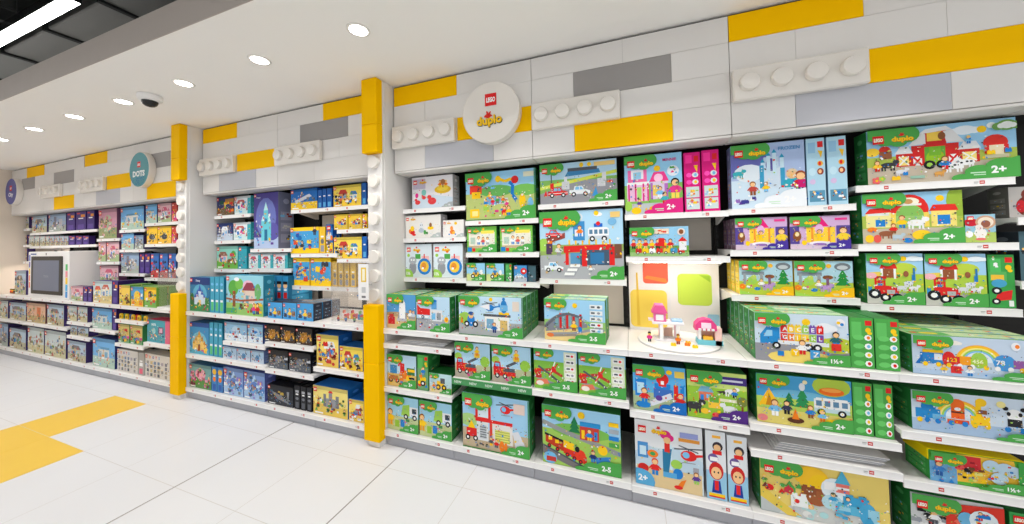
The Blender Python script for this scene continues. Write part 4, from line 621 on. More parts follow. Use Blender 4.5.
@design('castle', side=(40, 120, 160), cloud=None, ser=False, agetxt=None, lh=.1)
def _(a):
    A = a.A; a.rect(0, 0, A, 1, (50, 120, 160)); a.rect(0, .78, A, 1, (36, 60, 120)); a.rect(0, 0, A, .3, (60, 140, 90)); a.ell(A * .5, .5, A * .36, .3, (90, 170, 200)); a.text('Disney', A * .3, .86, .07, WH)
    for x, w, h in ((.5, .16, .56), (.38, .12, .42), (.62, .12, .42), (.28, .1, .3), (.72, .1, .3)): a.rect(A * (x - w / 2), .2, A * (x + w / 2), .2 + h * .7, (200, 216, 232)); a.poly([(A * (x - w * .6), .2 + h * .7), (A * (x + w * .6), .2 + h * .7), (A * x, .24 + h)], (60, 90, 180))
    a.rect(A * .44, .14, A * .56, .34, (240, 206, 120)); a.clutter(A * .1, .05, A * .9, .2, 14, .08, [GR, LG, (40, 110, 60), BR, PK, YL]); a.ell(A * .12, .34, .1, .2, (40, 110, 60)); a.ell(A * .88, .3, .1, .16, (60, 130, 60))
@design('treehouse', side=(40, 130, 160), cloud=None, ser=False, agetxt=None, lh=.1)
def _(a):
    A = a.A; a.rect(0, 0, A, 1, (150, 210, 226)); a.rect(0, 0, A, .3, (150, 200, 110)); a.ell(A * .2, .68, .2, .2, (90, 170, 70)); a.ell(A * .36, .78, .16, .14, (120, 190, 80)); a.ell(A * .6, .74, .2, .14, (236, 190, 210)); a.rect(A * .48, .3, A * .78, .62, (226, 206, 190)); a.poly([(A * .44, .62), (A * .82, .62), (A * .72, .82), (A * .56, .82)], (150, 60, 80)); a.rect(A * .54, .3, A * .62, .5, (110, 170, 190)); a.rect(A * .18, .2, A * .26, .6, BR); a.line([(0, .4), (A * .4, .36), (A, .42)], .05, (170, 90, 60)); a.ell(A * .86, .6, .12, .2, (110, 180, 110)); a.clutter(A * .3, .04, A * .95, .26, 20, .08, [RED, PK, YL, WH, BR, (90, 60, 40), TE]); a.rect(0, .04, A * .3, .16, (80, 170, 90)); a.fig(A * .76, .06, .26, PK, BL, BR); a.fig(A * .86, .05, .28, RED, NV, BK); a.ell(A * .3, .9, .1, .05, WH)
@design('boyblue', side=(40, 46, 60), cloud=None, ser=False, agetxt=None, lh=.18)
def _(a): A = a.A; a.rect(0, 0, A, 1, (70, 160, 220)); a.fig(A * .5, .08, .62, (250, 206, 50), NV, BR); a.rect(A * .66, .2, A * .9, .5, (130, 90, 60)); a.rect(A * .08, .14, A * .3, .36, (60, 60, 80)); a.ell(A * .2, .5, .09, .1, (240, 210, 150))
@design('goldcastle', side=(40, 100, 150), cloud=None, ser=False, agetxt=None, lh=.1)
def _(a):
    A = a.A; a.rect(0, 0, A, 1, (60, 140, 190)); a.rect(0, .86, A, 1, (36, 80, 150)); a.rect(0, 0, A, .2, (90, 180, 210)); a.ell(A * .5, .4, A * .4, .3, (120, 190, 214))
    for x, w, h in ((.5, .2, .56), (.34, .14, .4), (.66, .14, .4), (.22, .12, .26), (.78, .12, .26)): a.rect(A * (x - w / 2), .14, A * (x + w / 2), .14 + h * .7, (240, 200, 110)); a.poly([(A * (x - w * .6), .14 + h * .7), (A * (x + w * .6), .14 + h * .7), (A * x, .2 + h)], (206, 150, 50))
    a.rect(A * .44, .1, A * .56, .3, (150, 80, 40)); a.clutter(A * .2, .04, A * .8, .16, 8, .06, [RED, PK, YL, WH]); a.fig(A * .85, .05, .3, (250, 210, 90), YL, BR)
small('snow2', (60, 80, 140), (150, 196, 226), (220, 232, 242), [RED, WH, BL, PU, (120, 160, 200), BR], lambda a: a.ell(a.A * .5, .6, .3, .2, (190, 216, 236)), 10)
small('icelow', (110, 130, 180), (176, 206, 230), (206, 220, 236), [(60, 110, 170), WH, RED, (120, 150, 200)], lambda a: a.ell(a.A * .5, .4, .3, .24, (90, 150, 200)), 6)
small('gold', (24, 20, 24), (40, 34, 36), (70, 50, 40), [(230, 170, 50), YL, (160, 110, 40), (200, 140, 60), DG], lambda a: a.ell(a.A * .5, .45, .3, .3, (190, 130, 40)), 12)
small('darkmech', (20, 20, 26), (34, 36, 44), (90, 96, 106), [WH, GY, (200, 204, 212), DG, (120, 90, 60)], lambda a: a.ell(a.A * .5, .5, .28, .2, (110, 116, 130)), 14)
small('yellowtown', (30, 100, 180), (250, 224, 110), (236, 200, 90), [RED, (200, 60, 50), WH, BL, BR, GY], lambda a: (a.bus(a.A * .1, .14, a.A * .45, .3, YL, OR), a.house(a.A * .45, .3, a.A * .4, .5, (206, 70, 60), (236, 236, 236))), 10)
small('fairy', (50, 110, 150), (120, 170, 170), (90, 150, 80), [PK, (240, 160, 190), YL, OR, GR, (200, 90, 120)], lambda a: (a.ell(a.A * .5, .6, .36, .24, (240, 170, 190)), a.ell(a.A * .3, .3, .2, .16, (90, 150, 60))), 18)
small('crystal', (90, 100, 170), (130, 160, 214), (170, 200, 232), [(110, 170, 220), WH, (150, 120, 200), (90, 140, 210), (206, 226, 244)], lambda a: (a.poly([(a.A * .5, .9), (a.A * .75, .3), (a.A * .25, .3)], (190, 220, 244)), a.ell(a.A * .5, .45, .2, .2, (96, 130, 200))), 20)
small('spaceship', (20, 20, 26), (32, 34, 42), (50, 52, 60), [(110, 114, 124), DG, (190, 160, 60), (60, 90, 110)], lambda a: (a.poly([(a.A * .1, .7), (a.A * .55, .5), (a.A * .9, .12), (a.A * .4, .3)], (120, 124, 134)), a.poly([(a.A * .75, .75), (a.A * .85, .75), (a.A * .8, .1)], (130, 134, 140))), 5)
small('yellowcastle', (30, 110, 190), (246, 226, 130), (232, 200, 90), [(90, 160, 70), BR, GR, WH, RED, (60, 120, 180)], lambda a: (a.rect(a.A * .3, .3, a.A * .75, .6, (150, 152, 158)), a.rect(a.A * .3, .3, a.A * .38, .74, (120, 122, 130)), a.rect(a.A * .66, .3, a.A * .75, .72, (120, 122, 130)), a.rect(a.A * .46, .4, a.A * .56, .8, (140, 142, 150)), a.poly([(a.A * .44, .8), (a.A * .58, .8), (a.A * .51, .94)], RED), a.rect(a.A * .46, .3, a.A * .56, .46, BR)), 14, .1)
small('white1', (74, 60, 110), (206, 216, 214), (206, 200, 160), [(190, 160, 90), (110, 150, 80), (206, 180, 120), (100, 130, 170), (190, 90, 80), (230, 220, 190)], None, 16)
small('city1', (70, 56, 110), (180, 200, 216), (190, 184, 150), [(170, 130, 90), (110, 160, 90), (210, 180, 110), (90, 110, 150), (220, 200, 170), (190, 80, 60), (90, 80, 120)], lambda a: a.house(a.A * .2, .3, a.A * .5, .5, (190, 186, 176), (130, 120, 120)), 16)
small('city2', (60, 50, 90), (150, 176, 206), (170, 180, 170), [(110, 130, 160), WH, (150, 140, 130), (90, 100, 120), (200, 190, 170)], lambda a: (a.rect(a.A * .3, .2, a.A * .45, .85, (120, 120, 140)), a.rect(a.A * .6, .2, a.A * .8, .7, (190, 190, 196))), 14)
small('heart', (120, 80, 110), (206, 150, 170), (150, 160, 110), [(200, 120, 130), (120, 150, 90), (230, 190, 180), (150, 90, 80), (110, 100, 90), TE], lambda a: a.ell(a.A * .5, .5, .26, .3, (170, 190, 150)), 22, .1)
small('pinky', (110, 70, 100), (226, 180, 190), (170, 190, 140), [(206, 110, 140), (150, 170, 90), WH, (230, 170, 110), (150, 120, 160), (226, 90, 110)], lambda a: a.house(a.A * .3, .3, a.A * .4, .5, (240, 220, 220), (206, 90, 120)), 12)
small('bluehouse', (50, 60, 120), (110, 176, 226), (180, 206, 190), [WH, YL, (120, 150, 170), LB, OR, (206, 200, 170)], lambda a: (a.rect(a.A * .25, .28, a.A * .75, .66, (214, 214, 208)), a.rect(a.A * .25, .62, a.A * .75, .7, (90, 150, 190)), a.rect(a.A * .3, .34, a.A * .4, .54, (120, 170, 200)), a.rect(a.A * .55, .34, a.A * .68, .54, (120, 170, 200))), 12, .09)
small('redtoy', (160, 40, 40), (206, 70, 60), (226, 120, 110), [RED, WH, YL, PK], None, 8)
small('yellowbot', (200, 160, 30), (246, 200, 50), (240, 190, 60), [DG, BK, GY, (120, 110, 80)], lambda a: a.ell(a.A * .5, .4, .3, .16, (70, 70, 76)), 8, .1)
small('dotspack', (30, 60, 120), (50, 110, 190), (200, 60, 60), [RED, NV, PK, BL, WH, BK], None, 12)
small('redroof', (62, 40, 120), (200, 220, 220), (220, 200, 140), [YL, (226, 190, 110), RED, (150, 190, 130), LB, WH], lambda a: (a.house(a.A * .1, .34, a.A * .3, .42, (250, 226, 150), (214, 90, 60)), a.house(a.A * .5, .34, a.A * .35, .5, (236, 226, 206), (200, 90, 70))), 14, .1)
small('yellowtoy', (90, 140, 60), (246, 210, 90), (226, 190, 70), [RED, (130, 180, 80), BL, OR, BR], None, 12)
small('bluetoy', (90, 140, 60), (80, 160, 210), (240, 190, 60), [YL, RED, WH, OR, BL], lambda a: a.ell(a.A * .5, .5, .3, .3, (250, 206, 50)), 8)
small('yellowgirl', (110, 160, 60), (250, 206, 40), (120, 180, 80), [(90, 60, 40), WH, RED, GR], lambda a: a.ell(a.A * .5, .66, .2, .16, (90, 60, 40)), 6)
small('orange1', (120, 80, 80), (226, 180, 150), (190, 170, 120), [(206, 110, 60), (170, 140, 90), (230, 200, 160), (200, 70, 60), (120, 140, 90)], lambda a: a.rect(a.A * .55, .3, a.A * .75, .8, (220, 120, 70)), 16)
small('book', (60, 150, 90), (226, 206, 120), (120, 170, 120), [RED, BL, YL, GR, PK, WH, BK], None, 18, .12)
@design('whitedots', side=(190, 184, 176), cloud=None, ser=False, agetxt=None, lh=.13)
def _(a):
    A = a.A; a.rect(0, 0, A, 1, (216, 210, 202))
    for k, (ch, c) in enumerate(zip('DOTS', (OR, PU, RED, BL))): a.text(ch, A * (.16 + k * .13), .8, .12, c, bold=.05)
    for i in range(6):
        for j in range(4):
            if a.r.random() < .8: a.rect(A * (.06 + i * .15), .06 + j * .17, A * (.15 + i * .15), .19 + j * .17, a.r.choice([(150, 146, 140), (120, 120, 130), (190, 150, 140), (110, 130, 160), (200, 180, 130), (170, 160, 170), DG]))
@design('dotsbox', side=(220, 80, 110), cloud=None, ser=False, agetxt=None, lh=.14)
def _(a):
    A = a.A; a.rect(0, 0, A, 1, (70, 160, 176)); a.rect(A * .8, 0, A, 1, (226, 100, 130)); a.text('DOTS', A * .2, .74, .1, WH, bold=.04); a.ell(A * .3, .5, .14, .14, (150, 206, 210)); a.rect(A * .5, .4, A * .72, .7, (110, 70, 110)); a.rect(A * .54, .45, A * .68, .65, (226, 180, 200)); a.clutter(A * .1, .06, A * .75, .34, 12, .08, [PK, WH, NV, YL, (40, 110, 130), LP])
# measured boxes: section, artwork, x from, x to, shelf height, box height, front y, depth, boxes deep, shelf, label
BOXES = [
('D', 'bath', -1.69, -1.307, 1.79, 0.259, 2.27, 0.11, 1, 'A1', 'white preschool box with ducks and yellow island, alone on shelf beside the column'),
('D', 'zoo', -1.753, -1.415, 1.55, 0.185, 2.26, 0.1, 1, 'A2', 'white box with bear and cub toys, wider of two under the duck box'),
('D', 'giraffe', -1.394, -1.209, 1.55, 0.133, 2.26, 0.09, 1, 'A2', 'small white box with orange giraffe toy beside the bear box'),
('D', 'carousel', -1.756, -1.503, 1.23, 0.268, 2.26, 0.09, 1, 'A3', 'white box with blue ring toy, left of the matching pair'),
('D', 'carousel', -1.486, -1.222, 1.23, 0.267, 2.26, 0.09, 1, 'A3', 'white box with blue ring toy, right of the matching pair'),
('D', 'rocket', -1.754, -1.494, 0.868, 0.254, 2.03, 0.08, 4, 'AW', 'green edged box with white space rocket, front of stack beside the column'),
('D', 'plane', -1.487, -1.208, 0.868, 0.249, 2.03, 0.08, 4, 'AW', 'box with red aeroplane and hangar, front of stack beside rocket boxes'),
('D', 'police', -1.134, -0.666, 0.868, 0.266, 2.03, 0.09, 4, 'AW', 'box with blue helicopter over police station, front of stack on worktop'),
('D', 'digsite', -1.756, -1.496, 0.436, 0.236, 2.03, 0.16, 1, 'A5', 'box with orange excavators on a building site, beside the yellow column'),
('D', 'digspine', -1.485, -1.393, 0.436, 0.254, 2.03, 0.16, 1, 'A5', 'narrow green box showing small trucks, beside the building site box'),
('D', 'loader', -1.383, -1.201, 0.436, 0.135, 2.03, 0.14, 1, 'A5', 'short box with yellow digger, lowest on the shelf beside fire engine boxes'),
('D', 'garbage', -1.755, -1.483, 0.112, 0.251, 2.03, 0.14, 1, 'A6', 'box with white recycling lorry, left of the pair on bottom shelf'),
('D', 'garbage', -1.472, -1.205, 0.112, 0.253, 2.03, 0.14, 1, 'A6', 'box with white recycling lorry, right of the pair on bottom shelf'),
('D', 'park', -1.184, -0.625, 1.67, 0.363, 2.26, 0.1, 1, 'B1', 'large box with blue water slide playground scene, top shelf'),
('D', 'shop', -1.181, -0.935, 1.427, 0.195, 2.26, 0.09, 1, 'B2', 'green box with doctor visit scene, left of the matching pair'),
('D', 'shop', -0.906, -0.654, 1.427, 0.192, 2.26, 0.09, 1, 'B2', 'green box with doctor visit scene, right of the matching pair'),
('D', 'moto', -1.189, -1.034, 1.21, 0.134, 2.26, 0.09, 1, 'B3', 'small box with yellow motorbike figure, leftmost of its row'),
('D', 'moto', -1.023, -0.88, 1.21, 0.132, 2.26, 0.09, 1, 'B3', 'small box with yellow motorbike figure, second from left in its row'),
('D', 'motospine', -0.868, -0.819, 1.21, 0.13, 2.26, 0.12, 1, 'B3', 'narrow green box end between motorbike box and racing car box'),
('D', 'bluecar', -0.801, -0.704, 1.21, 0.118, 2.26, 0.09, 1, 'B3', 'small blue box with racing car and red badge'),
('D', 'darkspine', -0.7, -0.642, 1.21, 0.117, 2.28, 0.09, 1, 'B3', 'dark sided box at the right end of the motorbike row'),
('D', 'fireeng', -1.171, -0.904, 0.57, 0.241, 2.03, 0.15, 1, 'B4', 'box with ladder fire engine, left of the matching pair above green rail'),
('D', 'fireeng', -0.89, -0.618, 0.57, 0.244, 2.03, 0.15, 1, 'B4', 'box with ladder fire engine, right of the matching pair above green rail'),
('D', 'firestation', -1.111, -0.633, 0.112, 0.366, 2.02, 0.13, 1, 'B6', 'large box with red fire station and helicopter on bottom shelf'),
('D', 'race', -0.59, -0.067, 1.763, 0.28, 2.26, 0.08, 1, 'C1', 'wide box with two racing cars under a start gantry'),
('D', 'garage', -0.6, -0.037, 1.24, 0.468, 2.26, 0.09, 1, 'C2', 'largest upper shelf box with parking garage and white car'),
('D', 'track', -0.596, -0.322, 0.568, 0.251, 2.03, 0.12, 1, 'C4', 'green box of railway track pieces, left of the matching pair'),
('D', 'track', -0.312, -0.041, 0.568, 0.248, 2.03, 0.12, 1, 'C4', 'green box of railway track pieces, right of the matching pair'),
('D', 'steam', -0.549, -0.079, 0.112, 0.36, 2.03, 0.1, 1, 'C6', 'large box with red steam train and station on bottom shelf'),
('D', 'cafe', -0.019, 0.319, 1.664, 0.377, 2.26, 0.08, 1, 'D1', 'box with pink cottage and cafe beside two pink box ends'),
('D', 'pinkspine', 0.33, 0.419, 1.664, 0.366, 2.26, 0.3, 1, 'D1', 'pink narrow box end, left of the two beside the cottage box'),
('D', 'pinkspine', 0.428, 0.518, 1.664, 0.371, 2.26, 0.3, 1, 'D1', 'pink narrow box end, right of the two beside the cottage box'),
('D', 'party', 0.002, 0.344, 1.392, 0.185, 2.26, 0.07, 1, 'D2', 'wide low box with toy party train, alone on its shelf'),
('D', 'heroblue', -0.002, 0.271, 0.526, 0.256, 2.03, 0.11, 1, 'D4', 'box with red and blue playground tower and blue age mark'),
('D', 'animals', 0.278, 0.556, 0.526, 0.255, 2.03, 0.11, 1, 'D4', 'green box with wild animals and purple age mark'),
('D', 'helihero', -0, 0.343, 0.105, 0.362, 2.03, 0.1, 1, 'D6', 'white box with red helicopter and playground on bottom shelf'),
('D', 'herospine', 0.358, 0.451, 0.105, 0.359, 2.03, 0.22, 1, 'D6', 'tall narrow white box end, left of the pair on bottom shelf'),
('D', 'herospine', 0.458, 0.547, 0.105, 0.35, 2.03, 0.22, 1, 'D6', 'tall narrow white box end, right of the pair on bottom shelf'),
('D', 'ice', 0.579, 0.932, 1.67, 0.371, 2.26, 0.08, 1, 'E1', 'pale blue box with ice castle and two small toy figures'),
('D', 'icespine', 0.94, 1.021, 1.67, 0.371, 2.26, 0.3, 1, 'E1', 'pale blue narrow box end, left of the two beside ice castle box'),
('D', 'icespine', 1.031, 1.113, 1.67, 0.37, 2.26, 0.3, 1, 'E1', 'pale blue narrow box end, right of the two beside ice castle box'),
('D', 'ball', 0.59, 0.841, 1.428, 0.185, 2.26, 0.08, 3, 'E2', 'lilac box with golden ballroom, left of the matching pair'),
('D', 'ball', 0.853, 1.115, 1.428, 0.182, 2.26, 0.08, 1, 'E2', 'lilac box with golden ballroom, right of the matching pair'),
('D', 'dino', 0.602, 0.857, 1.168, 0.195, 2.26, 0.08, 3, 'E3', 'yellow edged box with green tree and grey arch, left of the pair'),
('D', 'dino', 0.865, 1.119, 1.168, 0.194, 2.26, 0.08, 1, 'E3', 'yellow edged box with green tree and grey arch, right of the pair'),
('D', 'truck', 0.6, 0.979, 0.868, 0.243, 2.03, 0.079, 6, 'EW', 'wide green box with blue alphabet truck, front of the worktop stack'),
('D', 'greenspine', 0.984, 1.07, 0.868, 0.238, 2.03, 0.36, 1, 'EW', 'green narrow box end, left of the two beside alphabet truck box'),
('D', 'greenspine', 1.075, 1.16, 0.868, 0.238, 2.03, 0.36, 1, 'EW', 'green narrow box end, right of the two beside alphabet truck box'),
('D', 'camper', 0.598, 0.98, 0.552, 0.247, 2.03, 0.12, 1, 'E4', 'wide box with camper van, canoe and yellow tent'),
('D', 'greenspine', 0.984, 1.055, 0.552, 0.246, 2.03, 0.3, 1, 'E4', 'green narrow box end, left of the two beside camper van box'),
('D', 'greenspine', 1.061, 1.127, 0.552, 0.247, 2.03, 0.3, 1, 'E4', 'green narrow box end, right of the two beside camper van box'),
('D', 'bricks', 0.6, 1.1, 0.105, 0.266, 2.03, 0.13, 1, 'E6', 'yellow and green box of loose animal bricks on bottom shelf'),
('D', 'farm', 1.198, 1.741, 1.763, 0.284, 2.26, 0.1, 1, 'F1', 'widest box with red farm barn and white roof'),
('D', 'stable', 1.167, 1.548, 1.453, 0.261, 2.26, 0.1, 1, 'F2', 'box with red arched horse stable and yellow walls'),
('D', 'lamb', 1.553, 1.657, 1.453, 0.136, 2.26, 0.08, 1, 'F2', 'small square box with lamb, beside the horse stable box'),
('D', 'tractor', 1.174, 1.394, 1.14, 0.261, 2.26, 0.1, 1, 'F3', 'box with red tractor and sheep, left of the matching pair'),
('D', 'tractor', 1.4, 1.617, 1.14, 0.258, 2.26, 0.1, 1, 'F3', 'box with red tractor and sheep, right of the matching pair'),
('D', 'tractorspine', 1.623, 1.71, 1.14, 0.253, 2.26, 0.3, 1, 'F3', 'green narrow box end with red tractor picture'),
('D', 'numtrain', 1.202, 1.629, 0.868, 0.174, 2.03, 0.079, 6, 'FW', 'box with number train and rainbow, front of the worktop stack'),
('D', 'animtrain', 1.191, 1.62, 0.615, 0.177, 2.03, 0.15, 1, 'F4', 'box with elephant, tiger, giraffe and panda train under rainbow'),
('D', 'tub', 1.242, 1.533, 0.397, 0.133, 2.03, 0.14, 1, 'F5', 'green and yellow lidded box of coloured bricks'),
('D', 'redbricks', 1.172, 1.465, 0.105, 0.225, 2.03, 0.12, 1, 'F6', 'green edged box with red and white bricks picture on bottom shelf'),
('D', 'plaingreen', 1.482, 1.594, 0.105, 0.213, 2.03, 0.12, 1, 'F6', "green box cut off by the picture's bottom right corner"),
('D', 'darkspine', 1.738, 1.895, 1.27, 0.232, 2.27, 0.14, 1, 'G2', 'dark box with small pictures, cut by the right edge'),
('D', 'bear', 1.72, 1.851, 1.57, 0.145, 2.28, 0.1, 1, 'G1', 'grey box with brown bear picture at far right edge'),
('M', 'friendsdark', -4.228, -3.948, 1.85, 0.199, 2.26, 0.08, 1, 'M1a', 'box with evening camp scene, top left of the middle section'),
('M', 'friends', -3.935, -3.678, 1.85, 0.188, 2.26, 0.1, 1, 'M1a', 'white and teal box beside the evening camp box'),
('M', 'snow', -4.228, -3.964, 1.58, 0.186, 2.26, 0.08, 1, 'M1b', 'dark blue box with snowy cottage'),
('M', 'friends', -3.951, -3.678, 1.58, 0.182, 2.26, 0.1, 1, 'M1b', 'white and teal box beside the snowy cottage box'),
('M', 'ranch', -4.228, -3.883, 1.277, 0.24, 2.26, 0.08, 1, 'M1c', 'green box with ranch and horse, left of white topped teal boxes'),
('M', 'teal', -3.872, -3.741, 1.277, 0.234, 2.26, 0.12, 1, 'M1c', 'plain teal box end beside the ranch box'),
('M', 'icecastle', -3.629, -3.272, 1.485, 0.564, 2.26, 0.16, 1, 'M2a', 'tall purple box with turquoise ice castle'),
('M', 'friends', -3.707, -3.535, 1.286, 0.15, 2.26, 0.08, 1, 'M2b', 'small pink and white box, leftmost under tall castle box'),
('M', 'friends', -3.524, -3.352, 1.286, 0.149, 2.26, 0.08, 1, 'M2b', 'small pink and white box, middle one under tall castle box'),
('M', 'friends', -3.342, -3.141, 1.286, 0.147, 2.26, 0.08, 1, 'M2b', 'small pink and white box, rightmost under tall castle box'),
('M', 'cityblue', -3.093, -2.747, 1.853, 0.196, 2.26, 0.09, 1, 'M3a', 'yellow and blue box with a grey space ship'),
('M', 'bluespine', -2.738, -2.69, 1.853, 0.172, 2.26, 0.2, 1, 'M3a', 'blue narrow box end, first beside the space ship box'),
('M', 'bluespine', -2.681, -2.634, 1.853, 0.176, 2.26, 0.2, 1, 'M3a', 'blue narrow box end, second beside the space ship box'),
('M', 'bluespine', -2.625, -2.567, 1.853, 0.178, 2.26, 0.2, 1, 'M3a', 'blue narrow box end, third beside the space ship box'),
('M', 'minion', -3.102, -2.731, 1.432, 0.248, 2.26, 0.09, 1, 'M3b', 'blue and yellow box filled with yellow and blue blocks'),
('M', 'yellowspine', -2.722, -2.65, 1.432, 0.245, 2.26, 0.2, 1, 'M3b', 'yellow narrow box end beside the yellow and blue blocks box'),
('M', 'cityblue', -2.634, -2.558, 1.432, 0.265, 2.26, 0.1, 1, 'M3b', 'small blue box end under the yellow castle boxes'),
('M', 'minion', -3.066, -2.852, 1.127, 0.26, 2.26, 0.08, 1, 'M3c', "blue and yellow box of blocks above the clear case's side, left of the pair"),
('M', 'minion', -2.836, -2.585, 1.127, 0.26, 2.26, 0.08, 1, 'M3c', "blue and yellow box of blocks above the clear case's side, right of the pair"),
('M', 'yellowspine', -2.575, -2.518, 1.127, 0.227, 2.27, 0.12, 1, 'M3c', 'yellow narrow box standing behind clear case, first of four'),
('M', 'yellowspine', -2.503, -2.446, 1.127, 0.211, 2.27, 0.12, 1, 'M3c', 'yellow narrow box standing behind clear case, second of four'),
('M', 'yellowspine', -2.431, -2.376, 1.127, 0.211, 2.27, 0.12, 1, 'M3c', 'yellow narrow box standing behind clear case, third of four'),
('M', 'yellowspine', -2.361, -2.301, 1.127, 0.211, 2.27, 0.12, 1, 'M3c', 'yellow narrow box standing behind clear case, last of four'),
('M', 'castleyel', -2.544, -2.221, 1.853, 0.19, 2.26, 0.09, 1, 'M4a', 'yellow box with town scene, highest beside the second column'),
('M', 'bluespine', -2.212, -2.165, 1.853, 0.196, 2.26, 0.2, 1, 'M4a', 'blue narrow box end, highest beside the second column'),
('M', 'yellowcars', -2.539, -2.38, 1.645, 0.136, 2.26, 0.08, 1, 'M4b', 'small yellow box with red car, left of three in its row'),
('M', 'yellowcars', -2.369, -2.218, 1.645, 0.132, 2.26, 0.08, 1, 'M4b', 'small yellow box with red car, middle of three in its row'),
('M', 'yellowcars', -2.207, -2.162, 1.645, 0.129, 2.26, 0.08, 1, 'M4b', 'small yellow box with red car, right of three in its row'),
('M', 'castleyel', -2.543, -2.22, 1.383, 0.191, 2.26, 0.09, 1, 'M4c', 'yellow box with playground scene, under the small car boxes'),
('M', 'bluespine', -2.212, -2.165, 1.383, 0.192, 2.26, 0.2, 1, 'M4c', 'blue narrow box end beside the playground box'),
('M', 'castle', -4.228, -3.908, 0.868, 0.34, 2.03, 0.1, 1, 'MW', 'teal box with blue fairy castle, leftmost on middle worktop'),
('M', 'tealspine', -3.899, -3.836, 0.868, 0.347, 2.03, 0.22, 1, 'MW', 'teal narrow box end, first of three beside fairy castle'),
('M', 'tealspine', -3.827, -3.766, 0.868, 0.346, 2.03, 0.22, 1, 'MW', 'teal narrow box end, second of three beside fairy castle'),
('M', 'tealspine', -3.757, -3.693, 0.868, 0.345, 2.03, 0.22, 1, 'MW', 'teal narrow box end, third of three beside fairy castle'),
('M', 'treehouse', -3.654, -3.136, 0.868, 0.37, 2.03, 0.1, 1, 'MW', 'large green box with tree house scene on middle worktop'),
('M', 'piratespine', -3.388, -3.309, 0.868, 0.352, 2.2, 0.25, 1, 'MW', 'blue box end with black hatted face, first of four'),
('M', 'piratespine', -3.3, -3.222, 0.868, 0.35, 2.2, 0.25, 1, 'MW', 'blue box end with black hatted face, second of four'),
('M', 'piratespine', -3.214, -3.137, 0.868, 0.35, 2.2, 0.25, 1, 'MW', 'blue box end with black hatted face, third of four'),
('M', 'piratespine', -3.129, -3.054, 0.868, 0.348, 2.2, 0.25, 1, 'MW', 'blue box end with black hatted face, last of four'),
('M', 'boyblue', -3.059, -2.878, 0.868, 0.139, 2.02, 0.085, 2, 'MW', 'small blue box with builder figure left of three, at worktop front'),
('M', 'boyblue', -2.868, -2.703, 0.868, 0.143, 2.02, 0.085, 2, 'MW', 'small blue box with builder figure middle of three, at worktop front'),
('M', 'boyblue', -2.694, -2.508, 0.868, 0.146, 2.02, 0.085, 3, 'MW', 'small blue box with builder figure right of three, at worktop front'),
('M', 'goldcastle', -4.228, -3.922, 0.443, 0.312, 2.03, 0.12, 1, 'M1L', 'blue box with golden palace, left end under middle worktop'),
('M', 'tealspine', -3.912, -3.852, 0.443, 0.329, 2.03, 0.22, 1, 'M1L', 'teal narrow box end, first of three beside golden palace'),
('M', 'tealspine', -3.841, -3.783, 0.443, 0.329, 2.03, 0.22, 1, 'M1L', 'teal narrow box end, second of three beside golden palace'),
('M', 'tealspine', -3.773, -3.715, 0.443, 0.328, 2.03, 0.22, 1, 'M1L', 'teal narrow box end, third of three beside golden palace'),
('M', 'snow2', -3.679, -3.361, 0.622, 0.17, 2.03, 0.09, 1, 'M2L', 'pale blue box with snowmobile, left of two'),
('M', 'snow2', -3.348, -3.144, 0.622, 0.172, 2.03, 0.09, 1, 'M2L', 'pale blue box with skaters, right of two'),
('M', 'icelow', -3.704, -3.505, 0.443, 0.113, 2.03, 0.09, 1, 'M2Lb', 'low pale blue box, left of three in its row'),
('M', 'icelow', -3.495, -3.313, 0.443, 0.113, 2.03, 0.09, 1, 'M2Lb', 'low pale blue box, middle of three in its row'),
('M', 'icelow', -3.303, -3.131, 0.443, 0.112, 2.03, 0.09, 1, 'M2Lb', 'low pale blue box, right of three in its row'),
('M', 'gold', -3.114, -2.924, 0.66, 0.14, 2.03, 0.08, 1, 'M3L', 'dark box with golden mech, left of three under worktop'),
('M', 'gold', -2.911, -2.739, 0.66, 0.141, 2.03, 0.08, 1, 'M3L', 'dark box with golden mech, middle of three under worktop'),
('M', 'gold', -2.724, -2.534, 0.66, 0.141, 2.03, 0.08, 1, 'M3L', 'dark box with golden mech, right of three under worktop'),
('M', 'darkmech', -3.067, -2.826, 0.425, 0.16, 2.03, 0.09, 1, 'M3L2', 'black box with white robots, left of the pair'),
('M', 'darkmech', -2.81, -2.555, 0.425, 0.162, 2.03, 0.09, 1, 'M3L2', 'black box with white robots, right of the pair'),
('M', 'yellowtown', -2.483, -2.244, 0.505, 0.26, 2.03, 0.14, 1, 'M4L', 'yellow topped box with red school bus scene beside column'),
('M', 'castleyel', -2.228, -1.994, 0.505, 0.185, 2.03, 0.14, 1, 'M4L', 'blue edged box with small town figures beside column'),
('M', 'fairy', -4.228, -3.882, 0.108, 0.232, 2.03, 0.1, 1, 'MB', 'pink and green fairy tale box on bottom shelf'),
('M', 'bookspine', -3.871, -3.797, 0.108, 0.234, 2.03, 0.2, 1, 'MB', 'blue and gold narrow box end, left of two on bottom shelf'),
('M', 'bookspine', -3.787, -3.707, 0.108, 0.234, 2.03, 0.2, 1, 'MB', 'blue and gold narrow box end, right of two on bottom shelf'),
('M', 'crystal', -3.689, -3.409, 0.108, 0.254, 2.03, 0.1, 1, 'MB', 'lilac box with ice crystals, left of the pair'),
('M', 'crystal', -3.396, -3.119, 0.108, 0.254, 2.03, 0.1, 1, 'MB', 'lilac box with ice crystals, right of the pair'),
('M', 'spaceship', -3.077, -2.761, 0.108, 0.17, 2.03, 0.1, 1, 'MB', 'black box with grey and gold spacecraft'),
('M', 'blackspine', -2.745, -2.683, 0.108, 0.199, 2.03, 0.2, 1, 'MB', 'black narrow box end, first of three beside spacecraft box'),
